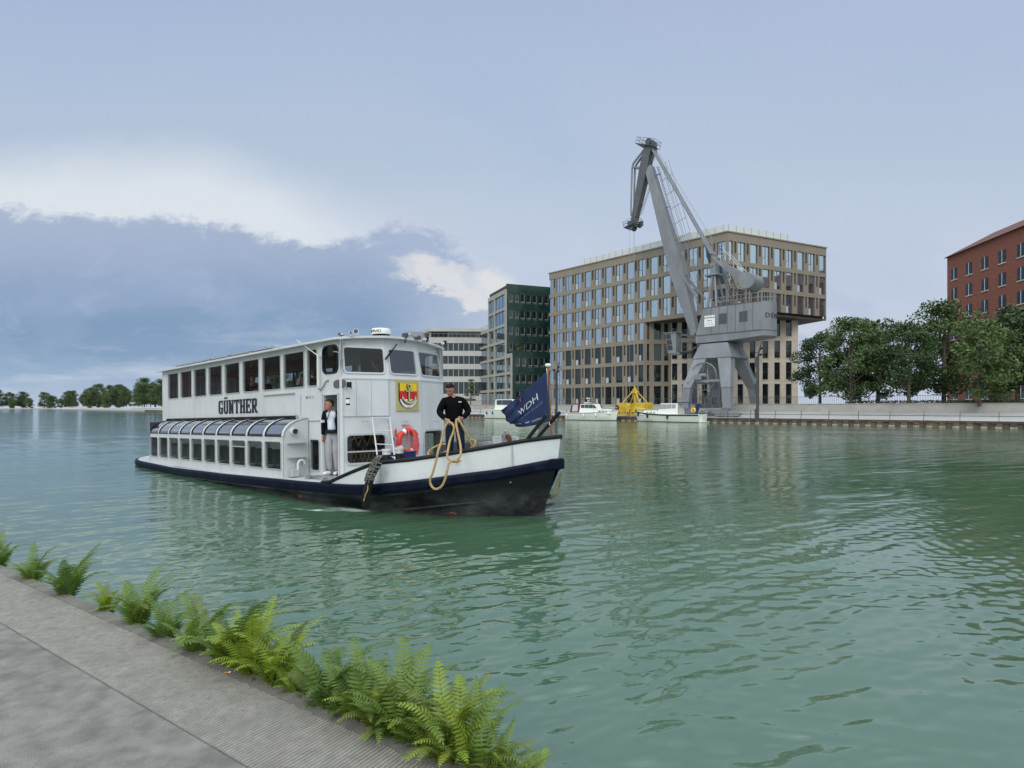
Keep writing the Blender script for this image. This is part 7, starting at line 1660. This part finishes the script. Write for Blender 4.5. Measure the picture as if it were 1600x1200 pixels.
# ---------------------------------------------------------------- ferns growing from the edge of the near quay
fl = []
for nme, c in (('fern_bright', (.21,.285,.026)), ('fern_mid', (.125,.20,.034)), ('fern_deep', (.095,.165,.034)), ('fern_olive', (.15,.185,.034))):
    m = mat(nme, c, .5, var=.3, vscale=9); nt = m.node_tree; N = nt.nodes; L = nt.links; bb = N['Principled BSDF']
    tr = N.new('ShaderNodeBsdfTranslucent'); tr.inputs[0].default_value = (c[0]*1.5, c[1]*1.5, c[2]*.8, 1); mx = N.new('ShaderNodeMixShader'); mx.inputs[0].default_value = .32
    L.new(bb.outputs[0], mx.inputs[1]); L.new(tr.outputs[0], mx.inputs[2]); L.new(mx.outputs[0], N['Material Output'].inputs[0]); fl.append(m)
fst = mat('fern_stem', (.10,.11,.03), .6)
def frond_mesh(seed, ln, width, droop, m_):
    """one arching frond: stem, and paired toothed leaflets that shorten to the tip; grows along +x and up"""
    r = random.Random(seed); b = MB(); n = 26; sp2 = []
    th0, th1 = R(r.uniform(74, 84)), R(r.uniform(-5, 25)-droop); p = V((0,0,0)); bend = r.uniform(-.25, .25)
    for i in range(n+1):
        t = i/n; th = th0+(th1-th0)*t**1.7; sp2.append(p.copy()); yaw = bend*t; p = p+V((math.cos(th)*math.cos(yaw), math.cos(th)*math.sin(yaw), math.sin(th)))*(ln/n)
    b.mat(1).tube(sp2[::2], [.0035*(1-.8*i/13) for i in range(len(sp2[::2]))], 5); b.mat(0)
    for i in range(3, n+1):
        t = i/n; T = (sp2[min(i+1,n)]-sp2[i-1]).normalized(); side0 = T.cross(V((0,0,1))); side0 = side0.normalized() if side0.length > .05 else V((0,1,0)); up = side0.cross(T).normalized()
        L_ = width*min(1, (t+.02)*3.4)**.7*(1-t)**.62*r.uniform(.88, 1.08)+.006
        for sg in (-1, 1):
            d = (side0*sg*.93+T*.36+up*r.uniform(-.05,.28)).normalized(); nrm = (up-T*.12).normalized(); w = T*(ln/n*.40); k = 5; vs = []; q = sp2[i].copy()
            for j in range(k+1):
                f = j/k; ww = [.55,1,.92,.72,.45,.02][j]*(1+.10*((j % 2)*2-1)); c_ = q+d*L_*f-nrm*L_*.30*f*f
                vs += [c_-w*ww, c_+nrm*.0035*(1-f), c_+w*ww]
            b.add(vs, [(3*j+a, 3*j+a+1, 3*j+a+4, 3*j+a+3) for j in range(k) for a in (0, 1)], True)
    me = bpy.data.meshes.new('frond'); me.from_pydata(b.v, [], b.f); me.materials.append(m_); me.materials.append(fst); me.polygons.foreach_set('material_index', b.m); me.polygons.foreach_set('use_smooth', b.sm); return me
FM = {}
def fmesh(ci, kind):
    k = (ci, kind)
    if k not in FM: FM[k] = frond_mesh(ci*17+kind*5+2, .62, .118, (0, 18, 40)[kind], fl[ci])
    return FM[k]
frnd = random.Random(33)
# (pixel of the foot on the edge, height, colour, fronds, what it looks like)
spec = [((352,1030),.55,2,11,'tall dark fern at the far left end of the row'),((374,1034),.42,0,10,'bright yellow green fern second from the left'),((402,1046),.46,0,12,'broad bright green fern with arching fronds at the left'),((432,1062),.42,0,12,'dense yellow green fern at the right of the bright clump'),((462,1076),.27,0,7,'low bright fern left of the gap in the row'),
  ((492,1086),.24,3,6,'small olive fern with a brown tip beside the gap'),((514,1098),.50,2,12,'large grey green fern with broad overlapping fronds'),((530,1106),.38,2,9,'dark green fern behind the broad grey green one'),((566,1118),.42,1,11,'mid green fern with long loose leaflets'),((590,1128),.44,3,9,'olive fern with a brown curled frond'),((612,1138),.40,1,11,'green fern with hanging lower fronds over the kerb'),((632,1148),.48,1,12,'tall upright fern in the middle of the row'),
  ((672,1166),.34,1,9,'low spreading green fern near the dried seed pod'),((694,1176),.44,3,10,'brownish dark fern with upright fronds'),((706,1182),.44,0,9,'fern with one tall pale yellow frond'),((742,1198),.38,1,10,'slender fern leaning right at the edge'),((776,1213),.30,3,9,'yellowing fern at the lower right end'),((812,1230),.26,0,9,'fern with forked yellow tips at the very right')]
spec += [((310,1012),.48,1,10,'mid green fern outside the bright clump on its left'),((262,990),.42,2,9,'deep green fern further left along the kerb'),((214,972),.46,1,10,'leafy fern well left along the kerb'),((168,950),.36,0,9,'bright small fern well left along the kerb'),((108,926),.44,2,10,'dark fern near the left end of the kerb'),((54,902),.40,1,9,'green fern almost at the left end of the kerb'),((4,880),.44,1,9,'leftmost fern on the kerb')]
for i in range(20):
    px_ = 345+i*25+frnd.uniform(-8, 8); spec.append(((px_, 1027+(px_-349)*.435), frnd.uniform(.17,.25), frnd.choice((0,1,1,2,3)), 5, 'small low fern sprouting between the larger ferns on the kerb'))
for (px_, py_), hgt, ci, nf, lab in spec:
    Yq = (HC-ZQ)*FPX/(py_-HY); Xq = (px_-800)/FPX*Yq; el_ = EDGE.I @ V((Xq, Yq, 0)); el_.y = -.015; p = EDGE.M @ V((el_.x, el_.y, ZQ-.10))
    F_ = thing('fern', p, lab, 'fern', 'ferns along the kerb of the near quay'); s0 = hgt/.50; nf = nf+4
    for i in range(nf):
        k = frnd.choice((0,1,1,2,2)); cj = ci if frnd.random() < .8 else frnd.choice((1,0,3)); o = bpy.data.objects.new('frond', fmesh(cj, k)); C.objects.link(o); o.parent = F_
        a = R(180-33.2)+2*math.pi*(i+frnd.uniform(-.4,.4))/nf
        s_ = s0*frnd.uniform(.72, 1.08)*(.8 if k == 2 else 1)
        # fronds on the landward side stay shorter: they come up against the kerb
        if math.sin(a-R(180-33.2)) > .5: s_ *= .80
        o.rotation_euler = (frnd.uniform(-.12,.12), frnd.uniform(-.2,.12), a); o.scale = (s_,)*3; o.location = (frnd.uniform(-.03,.03), frnd.uniform(-.03,.03), 0)
# a few litter things on the ribbed kerb
q = lambda px_, py_: V(((px_-800)/FPX*(HC-ZQ)*FPX/(py_-HY), (HC-ZQ)*FPX/(py_-HY), ZQ))
S_ = thing('seed_pod', q(625, 1152)+V((0,0,.006)), 'dried dark red curled seed pod lying on the concrete kerb', 'seed pod')
b = MB(); b.torus((0,0,0),.020,.004,'z',18,6); b.tube([(.02,0,0),(.035,.006,.002),(.045,0,.004),(.052,.008,.002)],.005,6); b.tube([(.035,.006,.002),(.04,-.008,.003)],.004,6); b.build('pod', mat('dried_red', (.10,.02,.02), .8), S_)
S_ = thing('cigarette_end', q(355, 1052)+V((0,0,.005)), 'orange and white cigarette end lying on the ribbed kerb', 'cigarette end', rot=(0,0,.3))
b = MB(); b.cyl((-.018,0,0),(.006,0,0),.004,n=8); b.build('filter', mat('filter_orange', (.60,.25,.08), .8), S_); b = MB(); b.cyl((.0062,0,0),(.02,0,0),.004,n=8); b.build('paper', mat('paper_white', (.75,.73,.70), .8), S_)
